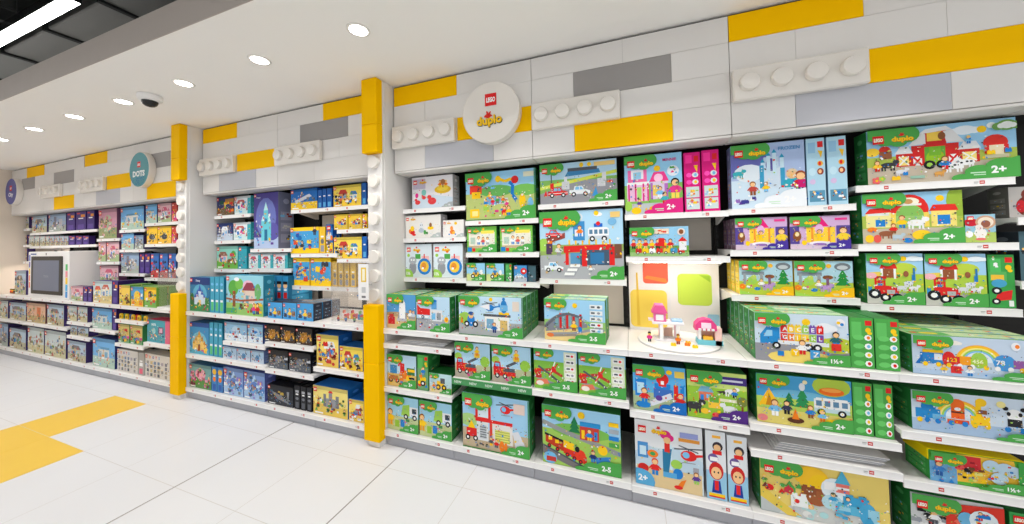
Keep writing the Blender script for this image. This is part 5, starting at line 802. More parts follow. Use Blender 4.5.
('M', 'blackspine', -2.67, -2.612, 0.108, 0.196, 2.03, 0.2, 1, 'MB', 'black narrow box end, second of three beside spacecraft box'),
('M', 'blackspine', -2.6, -2.543, 0.108, 0.197, 2.03, 0.2, 1, 'MB', 'black narrow box end, third of three beside spacecraft box'),
('M', 'yellowcastle', -2.523, -2.151, 0.108, 0.232, 2.03, 0.16, 1, 'MB', 'large yellow box with grey knights castle on bottom shelf'),
('M', 'yellowtown', -2.138, -1.989, 0.108, 0.17, 2.03, 0.12, 1, 'MB', 'small yellow box with vehicles beside the knights castle box'),
('L', 'white1', -8.985, -8.891, 1.865, 0.184, 2.26, 0.08, 1, 'La', 'small box at the far left end of top shelf'),
('L', 'white1', -8.985, -8.953, 1.61, 0.16, 2.26, 0.08, 1, 'La2', 'small box at the far left end, second shelf down'),
('L', 'white1', -8.985, -8.945, 1.35, 0.204, 2.26, 0.08, 1, 'La3', 'small box at the far left end, third shelf down'),
('L', 'city1', -8.777, -8.273, 1.79, 0.259, 2.26, 0.1, 1, 'Lb1', 'pale box with street scene on long left top shelf'),
('L', 'city2', -8.206, -7.674, 1.79, 0.259, 2.26, 0.1, 1, 'Lb1', 'blue grey box with tower scene on long left top shelf'),
('L', 'purplespine', -7.642, -7.408, 1.79, 0.259, 2.26, 0.1, 1, 'Lb1', 'dark purple box, first of three on long top shelf'),
('L', 'purplespine', -7.376, -7.095, 1.79, 0.259, 2.26, 0.1, 1, 'Lb1', 'dark purple box, second of three on long top shelf'),
('L', 'purplespine', -7.064, -6.863, 1.79, 0.259, 2.26, 0.1, 1, 'Lb1', 'dark purple box, third of three on long top shelf'),
('L', 'white1', -8.878, -8.705, 1.585, 0.162, 2.26, 0.06, 1, 'Lb2', 'tiny pale box, first in the long second row'),
('L', 'white1', -8.684, -8.515, 1.585, 0.157, 2.26, 0.06, 1, 'Lb2', 'tiny pale box, second in the long second row'),
('L', 'white1', -8.495, -8.331, 1.585, 0.152, 2.26, 0.06, 1, 'Lb2', 'tiny pale box, third in the long second row'),
('L', 'white1', -8.311, -8.2, 1.585, 0.147, 2.26, 0.06, 1, 'Lb2', 'tiny pale box, fourth in the long second row'),
('L', 'city1', -8.18, -8.039, 1.585, 0.144, 2.26, 0.06, 1, 'Lb2', 'tiny blue box, fifth in the long second row'),
('L', 'city1', -8.02, -7.882, 1.585, 0.14, 2.26, 0.06, 1, 'Lb2', 'tiny blue box, sixth in the long second row'),
('L', 'city1', -7.863, -7.728, 1.585, 0.136, 2.26, 0.06, 1, 'Lb2', 'tiny blue box, seventh in the long second row'),
('L', 'city1', -7.709, -7.592, 1.585, 0.132, 2.26, 0.06, 1, 'Lb2', 'tiny blue box, eighth in the long second row'),
('L', 'purplespine', -7.574, -7.401, 1.585, 0.129, 2.26, 0.06, 1, 'Lb2', 'tiny purple box, first of the purple run'),
('L', 'purplespine', -7.377, -7.2, 1.585, 0.124, 2.26, 0.06, 1, 'Lb2', 'tiny purple box, second of the purple run'),
('L', 'purplespine', -7.178, -7.006, 1.585, 0.119, 2.26, 0.06, 1, 'Lb2', 'tiny purple box, third of the purple run'),
('L', 'heart', -6.737, -6.284, 1.655, 0.392, 2.26, 0.1, 1, 'L4', 'tall pink and green box with heart lake scene'),
('L', 'pinky', -6.737, -6.553, 1.35, 0.26, 2.26, 0.08, 1, 'L4b', 'pink box under the tall heart box, left one'),
('L', 'pinky', -6.53, -6.222, 1.35, 0.258, 2.26, 0.08, 1, 'L4b', 'pink box under the tall heart box, right one'),
('L', 'pinky', -6.729, -6.264, 1.06, 0.235, 2.27, 0.08, 1, 'L4x', "greyish box directly above the worktop beside kiosk's white side"),
('L', 'bluehouse', -6.185, -5.656, 1.755, 0.287, 2.26, 0.09, 1, 'L5a', 'blue box with hospital building, top shelf'),
('L', 'bluehouse', -6.164, -5.877, 1.505, 0.201, 2.26, 0.09, 1, 'L5b', 'blue box with yellow island scene, second shelf'),
('L', 'city2', -5.858, -5.663, 1.505, 0.172, 2.26, 0.12, 1, 'L5b', 'narrow blue box beside the yellow island box'),
('L', 'city2', -6.164, -5.76, 1.205, 0.255, 2.26, 0.09, 1, 'L5c', 'pale blue box with white building, third shelf'),
('L', 'purplespine', -5.739, -5.638, 1.205, 0.245, 2.26, 0.12, 1, 'L5c', 'purple narrow box end, left of two on third shelf'),
('L', 'purplespine', -5.624, -5.518, 1.205, 0.244, 2.26, 0.12, 1, 'L5c', 'purple narrow box end, right of two on third shelf'),
('L', 'bluehouse', -5.609, -5.375, 1.82, 0.228, 2.26, 0.08, 1, 'L6a', 'blue box tilted scene, left of three on right top shelf'),
('L', 'pinky', -5.351, -5.077, 1.82, 0.226, 2.26, 0.08, 1, 'L6a', 'pink box with toy house, middle of three on right top shelf'),
('L', 'redtoy', -5.064, -4.968, 1.82, 0.221, 2.26, 0.08, 1, 'L6a', 'red box beside the first column, top shelf'),
('L', 'yellowbot', -5.584, -5.362, 1.565, 0.212, 2.26, 0.08, 1, 'L6b', 'yellow box with black vehicle, left of the pair'),
('L', 'yellowbot', -5.349, -5.079, 1.565, 0.208, 2.26, 0.08, 1, 'L6b', 'yellow box with black vehicle, right of the pair'),
('L', 'redtoy', -5.066, -4.966, 1.565, 0.198, 2.26, 0.08, 1, 'L6b', 'red box beside the first column, second shelf'),
('L', 'dotspack', -5.493, -5.327, 1.157, 0.291, 2.26, 0.05, 1, 'L6c', 'slim blue and red pack, first of three on third shelf'),
('L', 'dotspack', -5.303, -5.142, 1.157, 0.29, 2.26, 0.05, 1, 'L6c', 'slim blue and red pack, second of three on third shelf'),
('L', 'dotspack', -5.119, -4.983, 1.157, 0.289, 2.26, 0.05, 1, 'L6c', 'slim blue and red pack, third of three on third shelf'),
('L', 'city1', -8.705, -8.331, 0.868, 0.353, 2.1, 0.08, 1, 'LW', 'tall pale box standing left of the kiosk'),
('L', 'pinky', -6.72, -6.427, 0.868, 0.183, 2.03, 0.08, 1, 'LW', 'pink box on worktop just right of the kiosk'),
('L', 'purplespine', -6.412, -6.316, 0.868, 0.185, 2.03, 0.2, 1, 'LW', "purple narrow box end, left of two beside kiosk's pink box"),
('L', 'purplespine', -6.3, -6.206, 0.868, 0.188, 2.03, 0.2, 1, 'LW', "purple narrow box end, right of two beside kiosk's pink box"),
('L', 'redroof', -6.172, -5.742, 0.868, 0.264, 2.03, 0.09, 1, 'LW', 'large pale box with red roofed houses on left worktop'),
('L', 'purplespine', -5.728, -5.61, 0.868, 0.268, 2.03, 0.25, 1, 'LW', 'purple box end beside the red roofed houses box'),
('L', 'yellowtoy', -5.546, -5.327, 0.868, 0.227, 2.02, 0.09, 2, 'LW', 'yellow box with toys, first of three at left worktop front'),
('L', 'bluetoy', -5.304, -5.055, 0.868, 0.216, 2.02, 0.09, 2, 'LW', 'blue box with toys, second of three at left worktop front'),
('L', 'yellowgirl', -5.032, -4.805, 0.868, 0.218, 2.02, 0.09, 2, 'LW', 'yellow and green box, third of three at left worktop front'),
('L', 'yellowgirl', -5.354, -5.223, 0.868, 0.181, 2.27, 0.09, 1, 'LW', 'yellow and green box behind the left clear case, left one'),
('L', 'yellowgirl', -5.203, -5.071, 0.868, 0.182, 2.27, 0.09, 1, 'LW', 'yellow and green box behind the left clear case, right one'),
('L', 'white1', -8.91, -8.645, 0.522, 0.253, 2.03, 0.12, 1, 'LL1', "pale box at the picture's left edge, upper lower row"),
('L', 'city1', -8.571, -8.039, 0.522, 0.245, 2.03, 0.12, 1, 'LL1', 'grey building box, second from left under worktop'),
('L', 'orange1', -8.004, -7.439, 0.522, 0.263, 2.03, 0.12, 1, 'LL1', 'orange tinted box, third from left under worktop'),
('L', 'city1', -7.377, -6.916, 0.522, 0.27, 2.03, 0.12, 1, 'LL1', 'street scene box, fourth from left under worktop'),
('L', 'city2', -8.894, -8.63, 0.112, 0.328, 2.03, 0.12, 1, 'LB', "blue box at the picture's left edge, bottom row"),
('L', 'city1', -8.556, -8.026, 0.112, 0.284, 2.03, 0.12, 1, 'LB', 'low grey box, second from left in bottom row'),
('L', 'white1', -7.959, -7.472, 0.112, 0.34, 2.03, 0.12, 1, 'LB', 'tall pale box, third from left in bottom row'),
('L', 'white1', -7.438, -6.853, 0.112, 0.335, 2.03, 0.12, 1, 'LB', 'large beige and blue box, fourth from left in bottom row'),
('L', 'white1', -6.811, -6.574, 0.613, 0.185, 2.03, 0.08, 1, 'LL2', 'small pale box, left of two above the low pair'),
('L', 'white1', -6.545, -6.31, 0.613, 0.185, 2.03, 0.08, 1, 'LL2', 'small pale box, right of two above the low pair'),
('L', 'city1', -6.734, -6.556, 0.438, 0.112, 2.03, 0.08, 1, 'LL2b', 'low grey box, left of the low pair'),
('L', 'city1', -6.535, -6.281, 0.438, 0.111, 2.03, 0.08, 1, 'LL2b', 'low grey box, right of the low pair'),
('L', 'city1', -6.794, -6.337, 0.112, 0.247, 2.03, 0.12, 1, 'LB', 'pale green house box on bottom shelf'),
('L', 'bluehouse', -6.185, -5.737, 0.564, 0.239, 2.03, 0.12, 1, 'LL3', 'blue box with white palace under the worktop'),
('L', 'purplespine', -5.722, -5.637, 0.564, 0.25, 2.03, 0.2, 1, 'LL3', 'purple narrow box end beside white palace box'),
('L', 'bluehouse', -6.164, -5.664, 0.112, 0.336, 2.03, 0.12, 1, 'LB', 'large sky blue box with grey castle on bottom shelf'),
('L', 'book', -5.584, -5.358, 0.44, 0.207, 2.03, 0.05, 1, 'LL4b', 'colourful picture box leaning left of the pair'),
('L', 'book', -5.33, -5.094, 0.44, 0.208, 2.03, 0.05, 1, 'LL4b', 'colourful picture box leaning right of the pair'),
('L', 'whitedots', -5.605, -5.18, 0.112, 0.247, 2.03, 0.12, 1, 'LB', 'white sticker tile box, left one on bottom shelf'),
('L', 'whitespine', -5.165, -5.061, 0.112, 0.243, 2.03, 0.2, 1, 'LB', 'white narrow box end between the sticker tile boxes'),
('L', 'dotsbox', -4.997, -4.577, 0.495, 0.239, 2.03, 0.12, 1, 'LL5', 'teal box with pink side beside first column'),
('L', 'whitedots', -5.028, -4.574, 0.112, 0.251, 2.03, 0.12, 1, 'LB', 'white sticker tile box, right one beside first column'),
('D', 'bridge', -0.532, -0.15, 0.868, 0.262, 2.05, 0.09, 2, 'CW', 'green and sand box with grey toy railway bridge, front of the pair on the worktop'),
]
# x from, x to, top height, front y, label, kind
SHELVES = [
(-1.764, -1.184, 1.79, 2.24, 'shelf under the duck box beside the second column', 'shelf'),
(-1.764, -1.184, 1.55, 2.24, 'shelf under the bear and giraffe boxes', 'shelf'),
(-1.764, -1.184, 1.23, 2.24, 'shelf under the two blue ring boxes', 'shelf'),
(-1.764, -1.184, 0.76, 2, 'low shelf holding white boards above the excavator box', 'shelf'),
(-1.764, -1.184, 0.436, 2, 'shelf under the excavator and yellow digger boxes', 'shelf'),
(-1.764, -1.184, 0.112, 2, 'bottom shelf under the recycling lorry boxes', 'shelf'),
(-1.184, -0.604, 1.67, 2.24, 'shelf under the large water slide box', 'shelf'),
(-1.184, -0.604, 1.427, 2.24, 'shelf under the two doctor visit boxes', 'shelf'),
(-1.184, -0.604, 1.21, 2.24, 'shelf under the small motorbike boxes', 'shelf'),
(-1.184, -0.604, 0.57, 2, 'shelf with green lettered rail under fire engine boxes', 'green'),
(-1.184, -0.604, 0.112, 2, 'bottom shelf under the fire station box', 'shelf'),
(-0.604, -0.024, 1.763, 2.24, 'shelf under the racing car box', 'shelf'),
(-0.604, -0.024, 1.24, 2.24, 'shelf under the parking garage box', 'shelf'),
(-0.604, -0.024, 0.568, 2, 'shelf under the two railway track boxes', 'shelf'),
(-0.604, -0.024, 0.112, 2, 'bottom shelf under the steam train box', 'shelf'),
(-0.024, 0.556, 1.664, 2.24, 'shelf under the pink cottage box', 'shelf'),
(-0.024, 0.556, 1.392, 2.24, 'shelf under the party train box, above the toy display', 'shelf'),
(-0.024, 0.556, 0.526, 2, 'shelf under the blue tower and wild animal boxes', 'shelf'),
(-0.024, 0.556, 0.105, 2, 'bottom shelf under the red helicopter box', 'shelf'),
(0.556, 1.136, 1.67, 2.24, 'shelf under the ice castle box', 'shelf'),
(0.556, 1.136, 1.428, 2.24, 'shelf under the two lilac ballroom boxes', 'shelf'),
(0.556, 1.136, 1.168, 2.24, 'shelf under the two boxes with green tree and arch', 'shelf'),
(0.556, 1.136, 0.552, 2, 'shelf under the camper van box', 'shelf'),
(0.556, 1.136, 0.42, 2, 'low shelf of white boards under the camper van shelf', 'shelf'),
(0.556, 1.136, 0.105, 2, 'bottom shelf under the yellow and green brick box', 'shelf'),
(1.136, 1.716, 1.763, 2.24, 'shelf under the red barn box, top right', 'shelf'),
(1.136, 1.716, 1.453, 2.24, 'shelf under the horse stable box', 'shelf'),
(1.136, 1.716, 1.14, 2.24, 'shelf under the two red tractor boxes', 'shelf'),
(1.136, 1.716, 0.615, 2, 'shelf under the animal train box', 'shelf'),
(1.136, 1.716, 0.397, 2, 'shelf under the lidded brick tub', 'shelf'),
(1.136, 1.716, 0.105, 2, 'bottom shelf at the lower right corner', 'shelf'),
(1.716, 2.296, 1.57, 2.24, 'shelf cut by the right edge, under the bear picture box', 'shelf'),
(1.716, 2.296, 1.27, 2.24, 'second shelf cut by the right edge', 'shelf'),
(-1.764, -1.184, 0.868, 2, 'white worktop board under the rocket and aeroplane boxes', 'top'),
(-1.184, -0.604, 0.868, 2, 'white worktop board under the police station boxes', 'top'),
(-0.604, -0.024, 0.868, 2, 'white worktop board under the bridge box', 'top'),
(-0.024, 0.556, 0.868, 2, 'white worktop board under the turntable display', 'top'),
(0.556, 1.136, 0.868, 2, 'white worktop board under the alphabet truck boxes', 'top'),
(1.136, 1.716, 0.868, 2, 'white worktop board under the number train boxes', 'top'),
(1.716, 2.296, 0.868, 2, 'white worktop board past the right picture edge', 'top'),
(-4.235, -3.652, 1.85, 2.24, 'shelf under the evening camp box', 'shelf'),
(-4.235, -3.652, 1.58, 2.24, 'shelf under the snowy cottage box', 'shelf'),
(-4.235, -3.652, 1.277, 2.24, 'shelf under the ranch box', 'shelf'),
(-3.652, -3.069, 1.485, 2.24, 'shelf under the tall ice castle box', 'shelf'),
(-3.652, -3.069, 1.286, 2.24, 'shelf under three tiny pink and white boxes', 'shelf'),
(-3.069, -2.486, 1.853, 2.24, 'shelf under the grey space ship box', 'shelf'),
(-3.069, -2.486, 1.432, 2.24, 'shelf under the yellow and blue blocks box', 'shelf'),
(-3.069, -2.486, 1.127, 2.24, 'shelf under the pair of yellow and blue block boxes', 'shelf'),
(-2.486, -1.903, 1.127, 2.24, 'shelf behind the clear case with yellow box ends', 'shelf'),
(-2.486, -1.903, 1.853, 2.24, 'shelf under the town scene box', 'shelf'),
(-2.486, -1.903, 1.645, 2.24, 'shelf under the small yellow car boxes', 'shelf'),
(-2.486, -1.903, 1.383, 2.24, 'shelf under the playground scene box', 'shelf'),
(-4.235, -3.652, 0.443, 2, 'lower shelf under the golden palace box', 'shelf'),
(-3.652, -3.069, 0.622, 2, 'lower shelf under the snowmobile box', 'shelf'),
(-3.652, -3.069, 0.443, 2, 'lower shelf under three low pale blue boxes', 'shelf'),
(-3.069, -2.486, 0.66, 2, 'lower shelf under the golden mech boxes', 'shelf'),
(-3.069, -2.486, 0.425, 2, 'lower shelf under the white robot boxes', 'shelf'),
(-2.486, -1.903, 0.505, 2, 'lower shelf under the school bus box', 'shelf'),
(-4.235, -3.652, 0.108, 2, 'bottom shelf under the fairy tale box', 'shelf'),
(-3.652, -3.069, 0.108, 2, 'bottom shelf under the ice crystal boxes', 'shelf'),
(-3.069, -2.486, 0.108, 2, 'bottom shelf under the spacecraft box', 'shelf'),
(-2.486, -1.903, 0.108, 2, 'bottom shelf under the grey castle box', 'shelf'),
(-4.235, -3.652, 0.868, 2, 'white worktop board under the blue fairy castle box', 'top'),
(-3.652, -3.069, 0.868, 2, 'white worktop board under the tree house box', 'top'),
(-3.069, -2.486, 0.868, 2, 'white worktop board under the small builder figure boxes', 'top'),
(-2.486, -1.903, 0.868, 2, 'white worktop board under the clear case by the second column', 'top'),
(-9, -8.78, 1.865, 2.24, 'top shelf at the far left wall', 'shelf'),
(-9, -8.78, 1.61, 2.24, 'second shelf at the far left wall', 'shelf'),
(-9, -8.78, 1.35, 2.24, 'third shelf at the far left wall', 'shelf'),
(-8.775, -6.74, 1.79, 2.24, 'long upper shelf above the kiosk', 'shelf'),
(-8.775, -6.74, 1.585, 2.24, 'long second shelf above the kiosk', 'shelf'),
(-6.735, -6.167, 1.655, 2.24, 'shelf under the tall heart lake box', 'shelf'),
(-6.735, -6.167, 1.35, 2.24, 'shelf under the two pink boxes', 'shelf'),
(-6.735, -6.167, 1.06, 2.24, 'lowest upper shelf right of the kiosk', 'shelf'),
(-6.165, -5.587, 1.755, 2.24, 'shelf under the hospital building box', 'shelf'),
(-6.165, -5.587, 1.505, 2.24, 'shelf under the yellow island box', 'shelf'),
(-6.165, -5.587, 1.205, 2.24, 'shelf under the white building box', 'shelf'),
(-5.585, -4.4, 1.82, 2.24, 'top shelf beside the first column', 'shelf'),
(-5.585, -4.4, 1.565, 2.24, 'shelf under the yellow boxes with black vehicle', 'shelf'),
(-5.585, -4.4, 1.157, 2.24, 'shelf under the slim blue and red packs', 'shelf'),
(-9, -7.89, 0.522, 2, 'lower shelf at the far left edge', 'shelf'),
(-7.888, -6.737, 0.522, 2, 'lower shelf under the orange tinted box', 'shelf'),
(-6.735, -6.167, 0.613, 2, 'lower shelf under two small pale boxes', 'shelf'),
(-6.735, -6.167, 0.438, 2, 'lower shelf under the two low grey boxes', 'shelf'),
(-6.165, -5.587, 0.564, 2, 'lower shelf under the white palace box', 'shelf'),
(-5.585, -5, 0.707, 2, 'lower shelf under the foil pouches', 'shelf'),
(-5.585, -5, 0.44, 2, 'lower shelf under the leaning picture boxes', 'shelf'),
(-4.998, -4.4, 0.495, 2, 'lower shelf under the teal box', 'shelf'),
(-9, -8.472, 0.112, 2, 'bottom shelf, first from the left wall', 'shelf'),
(-8.47, -7.892, 0.112, 2, 'bottom shelf, second from the left wall', 'shelf'),
(-7.89, -7.312, 0.112, 2, 'bottom shelf, third from the left wall', 'shelf'),
(-7.31, -6.737, 0.112, 2, 'bottom shelf, fourth from the left wall', 'shelf'),
(-6.735, -6.167, 0.112, 2, 'bottom shelf, fifth from the left wall', 'shelf'),
(-6.165, -5.587, 0.112, 2, 'bottom shelf, sixth from the left wall', 'shelf'),
(-5.585, -5.002, 0.112, 2, 'bottom shelf, seventh from the left wall', 'shelf'),
(-5, -4.397, 0.112, 2, 'bottom shelf, eighth from the left wall', 'shelf'),
(-9, -8.472, 0.868, 2, 'white worktop board, first from the left wall', 'top'),
(-8.47, -7.892, 0.868, 2, 'white worktop board, second from the left wall', 'top'),
(-7.89, -7.312, 0.868, 2, 'white worktop board, third from the left wall', 'top'),
(-7.31, -6.737, 0.868, 2, 'white worktop board, fourth from the left wall', 'top'),
(-6.735, -6.167, 0.868, 2, 'white worktop board, fifth from the left wall', 'top'),
(-6.165, -5.587, 0.868, 2, 'white worktop board, sixth from the left wall', 'top'),
(-5.585, -5.002, 0.868, 2, 'white worktop board, seventh from the left wall', 'top'),
(-5, -4.397, 0.868, 2, 'white worktop board, eighth from the left wall', 'top'),
]
# ------------------------------------------------------------------ building boxes
def make_box(name, des, W, H, D, label, group=None, seed=3, viewside=None, top=False, simple=False):
    d = DES[des]; A = W / H
    t = thing(name, label, 'toy box', group=group)
    m = MB(); m.box(0, W, 0, D, 0, H, col=d['side'], bev=.0015)
    # glued flap seam and tape on the carton ends
    m.box(W * .5 - .0005, W * .5 + .0005, .002, D - .002, H, H + .0003, col=tuple(int(v * .8) for v in d['side']))
    m.build('carton', PRINT, t, ink=True)
    a = Art(A, seed); d['f'](a)
    if not d['spine'] and H * W > .008:
        if d['ser'] and d['cloud']: a.speckle(int(70 * max(1, A)), sz=.019)
        elif d['ser']: a.speckle(int(24 * A), sz=.016)
        else: a.speckle(int(44 * A), sz=.032, pal=[WH, GY, DG, YL, RED, BL, (200, 170, 120), (120, 150, 120)])
    if d['edge']: a.rect(0, 0, A, .02, d['edge']); a.rect(A - .02, 0, A, 1, d['edge'])
    mb = MB(); a.mesh_into(mb, W, H); mb.build('front_print', PRINT, t, ink=True)
    lh = d['lh']; q0 = .0006 + len(a.it) * .00004
    if d['spine']: pass
    elif d['logo']:
        if d['ser']:
            lx = lh * .45; ly = 1 - lh * 1.75
            s = series(A, lx + lh * 1.75, ly + lh * .12, lh * .62, d['cloud'], d['txtc']); mb = MB(); s.mesh_into(mb, W, H, start=q0 + .0001); mb.build('series_logo', PRINT, t, ink=True)
            b = brand(A, lx, ly, lh); mb = MB(); b.mesh_into(mb, W, H, start=q0 + .0007); mb.build('brand_logo', PRINT, t, ink=True)
        else:
            b = brand(A, lh * .3, 1 - lh * 1.35, lh); mb = MB(); b.mesh_into(mb, W, H, start=q0 + .0007); mb.build('brand_logo', PRINT, t, ink=True)
    if d['age']:
        g = age(A, d['age'], d['agec'], d['agh'] * .98, d['ages']); mb = MB(); g.mesh_into(mb, W, H, start=q0 + .0002); mb.build('age_mark', PRINT, t, ink=True)
    if viewside and not simple:
        s = Art(D / H, seed + 5); a2 = D / H; base = d['side']
        s.rect(a2 * .1, .06, a2 * .9, .94, base)
        for k in range(3):
            y = .1 + .2 * k; s.rect(a2 * .15, y, a2 * .85, y + .15, tuple(min(255, v + 26) for v in base)); s.clutter(a2 * .25, y + .03, a2 * .75, y + .1, 4, .035, [tuple(int(v * .8) for v in WH), (60, 60, 60), YL, LB, (160, 60, 50)])
        s.ell(a2 * .5, .84, a2 * .2, .05, tuple(min(255, v + 50) for v in base), 10)
        mb = MB()
        if viewside == 'right': s.mesh_into(mb, D, H, x0=W, plane='right')
        else: s.mesh_into(mb, D, H, y=D, plane='left')
        mb.build('side_print', PRINT, t, ink=True)
    if des == 'tub':
        m = MB(); m.box(-.004, W + .004, .004, D + .004, H * .66, H + .004, col=(250, 222, 0), bev=.002); m.build('lid', PRINT, t, ink=True)
    if top and d['top']:
        s = Art(W / D, seed + 9, 1.0); s.rect(0, 0, s.A, 1, d['top']); s.rect(0, 0, s.A, .14, tuple(min(255, v + 30) for v in d['side'])); s.rect(s.A * .02, .2, s.A * .34, .9, GR); s.rect(s.A * .05, .4, s.A * .1, .7, RED); s.rect(s.A * .12, .42, s.A * .26, .66, YL)
        s.clutter(s.A * .38, .2, s.A * .95, .7, 12, .16, [RED, YL, BL, WH, LG, OR, LB])
        mb = MB(); s.mesh_into(mb, W, D, z0=H, plane='top', lay=.00004, start=.0004); mb.build('top_print', PRINT, t, ink=True)
    return t
_protos = {}
ROWNAMES = ['', 'second', 'third', 'fourth', 'fifth', 'rearmost']
GROUPS = {'D': 'preschool brick set boxes in the right section', 'M': 'brick set boxes in the middle section', 'L': 'brick set boxes in the left section'}
def place_boxes():
    n = 0
    for tagk, des, X0, X1, z0, H, Y, D, rows, shelf, label in BOXES:
        n += 1; W = X1 - X0
        vs = 'right' if X1 < -.3 else ('left' if X0 > .3 else None)
        top = z0 < .9 and z0 > .8
        for r in range(rows):
            lab = label if r == 0 else label.split(', ')[0] + ', %s in line behind the front one' % (ROWNAMES[min(r, 5)] if r < rows - 1 or rows < 4 else 'rearmost')
            hit = next((p for p in _protos.get((des, D), []) if abs(p[1] - W) < .03 and abs(p[2] - H) < .03), None)
            if hit:
                t = copy_tree(hit[0]); t['label'] = lab; t.scale = (W / hit[1], 1, H / hit[2])
            else:
                t = make_box('toy_box', des, W, H, D, lab, GROUPS[tagk], seed=n, viewside=vs, top=top, simple=(tagk == 'L')); _protos.setdefault((des, D), []).append((t, W, H))
            t['group'] = GROUPS[tagk]
            t.location = (X0, Y + r * (D + .0075), z0 + .0015)
            if shelf == 'CW': t.rotation_euler = (0, 0, -.035); t.location = (X0 + .006 * r, Y + .023 + r * (D + .02), z0 + .0015)

# ------------------------------------------------------------------ room shell
XL, XR = -9.02, 3.6
ZC = 2.77
def floor_mat():
    m = bpy.data.materials.new('floor_tiles'); m.use_nodes = True; nt = m.node_tree; b = nt.nodes['Principled BSDF']
    g = nt.nodes.new('ShaderNodeNewGeometry'); sp = nt.nodes.new('ShaderNodeSeparateXYZ'); nt.links.new(g.outputs['Position'], sp.inputs[0])
    def joint(sock, off, pitch, w):
        a = nt.nodes.new('ShaderNodeMath'); a.operation = 'SUBTRACT'; nt.links.new(sock, a.inputs[0]); a.inputs[1].default_value = off
        p = nt.nodes.new('ShaderNodeMath'); p.operation = 'PINGPONG'; nt.links.new(a.outputs[0], p.inputs[0]); p.inputs[1].default_value = pitch / 2
        l = nt.nodes.new('ShaderNodeMath'); l.operation = 'LESS_THAN'; nt.links.new(p.outputs[0], l.inputs[0]); l.inputs[1].default_value = w
        return l.outputs[0]
    j1 = joint(sp.outputs[0], -3.88, .575, .0018); j2 = joint(sp.outputs[1], 1.24, .567, .0018)
    mx = nt.nodes.new('ShaderNodeMath'); mx.operation = 'MAXIMUM'; nt.links.new(j1, mx.inputs[0]); nt.links.new(j2, mx.inputs[1])
    n = nt.nodes.new('ShaderNodeTexNoise'); n.inputs['Scale'].default_value = 1.3; nt.links.new(g.outputs['Position'], n.inputs['Vector'])
    cr = nt.nodes.new('ShaderNodeMix'); cr.data_type = 'RGBA'; cr.inputs[6].default_value = (*lin((224, 224, 226)), 1); cr.inputs[7].default_value = (*lin((231, 231, 233)), 1); nt.links.new(n.outputs['Fac'], cr.inputs[0])
    c2 = nt.nodes.new('ShaderNodeMix'); c2.data_type = 'RGBA'; nt.links.new(mx.outputs[0], c2.inputs[0]); nt.links.new(cr.outputs[2], c2.inputs[6]); c2.inputs[7].default_value = (*lin((206, 202, 198)), 1)
    nt.links.new(c2.outputs[2], b.inputs['Base Color']); b.inputs['Roughness'].default_value = .34; b.inputs['Specular IOR Level'].default_value = .4
    return m
m = MB(); m.box(XL - .1, XR + .4, -5.5, 2.75, -.1, 0); struct(m.build('floor', floor_mat()), 'pale tiled shop floor')
YFL = mat('yellow_floor_tile', (242, 200, 72), .36, .4, noise=.04)
def tile(x0, x1, y0, y1, lab):
    m = MB(); m.box(x0, x1, y0, y1, 0, .0012); tag(m.build('floor_tile', YFL), lab, 'floor tile', 'yellow floor tiles')
tile(-5.028, -4.456, 1.243, 1.806, 'yellow floor tile nearest the shelves')
tile(-5.028, -4.456, .676, 1.240, 'yellow floor tile joining the shelf-side tile to the aisle tile')
tile(-4.453, -3.885, .676, 1.240, 'yellow floor tile whose corner points right into the aisle')
for i, x in enumerate((-2.738, -1.578, -.44)):
    if i < 2:
        m = MB(); m.box(x - .004, x + .004, -5.4, 2.02, 0, .0008); o = m.build('trim_%d' % (i + 1), mat('dark_joint', (150, 146, 142), .6)); struct(o, ['dark expansion joint across the floor, farther one', 'dark expansion joint across the floor, nearer the right shelves'][i])
m = MB(); m.box(XL - .1, XR + .4, 2.58, 2.72, 0, 3.9); struct(m.build('wall_back', DARKB))
m = MB(); m.box(XL - .12, XL, -5.5, 2.58, 0, ZC + .17); struct(m.build('wall_left', WARMW))
# dropped ceiling with its bulkhead edge
m = MB(); m.box(XL - .1, XR + .4, 1.109, 2.6, ZC, ZC + .17); m.box(XL - .1, XR + .4, 1.103, 1.109, ZC - .001, ZC + .172, mi=1); o = m.build('ceiling', [PAINT, BULK]); struct(o, 'dropped ceiling over the shelves with grey bulkhead edge')
m = MB(); m.box(XL - .1, XR + .4, -5.5, 2.6, 3.85, 3.9); struct(m.build('ceiling', BLACKC), 'black open ceiling')
# black open ceiling services
for i, (x, w) in enumerate([(-9.2 + .95 * k, .07) for k in range(11)]):
    b = MB(); b.box(x, x + w, -2.6, 2.5, 3.62, 3.64, bev=.002); b.box(x + w * .42, x + w * .58, -2.6, 2.5, 3.64, 3.74); b.box(x, x + w, -2.6, 2.5, 3.74, 3.76, bev=.002)
    tag(b.build('ceiling_beam', BEAMM), 'dark grey steel beam in the black open ceiling', 'beam', 'beams in the open ceiling')
for i, (y, z, r) in enumerate([(.25, 3.5, .13), (-.75, 3.5, .18)]):
    b = MB(); b.lathe([(r, 0), (r, 11.5)], (-9, y, z), 'x', 20); t = thing('air_duct', ['round dark air duct beside the white strip light', 'wider dark air duct further out in the open ceiling'][i], 'duct')
    b.build('duct_tube', BEAMM, t)
    for k in range(12): b = MB(); b.lathe([(r + .008, 0), (r + .008, .03)], (-8.8 + k, y, z), 'x', 20); b.build('duct_collar', BLACKC, t)
t = thing('air_duct', 'rectangular dark air duct beside the bulkhead edge', 'duct')
b = MB(); b.box(-9, 2.6, 1.32, 2.1, 3.5, 3.78, bev=.01); b.build('duct_box', mat('duct_sheet', (92, 92, 90), .5), t)
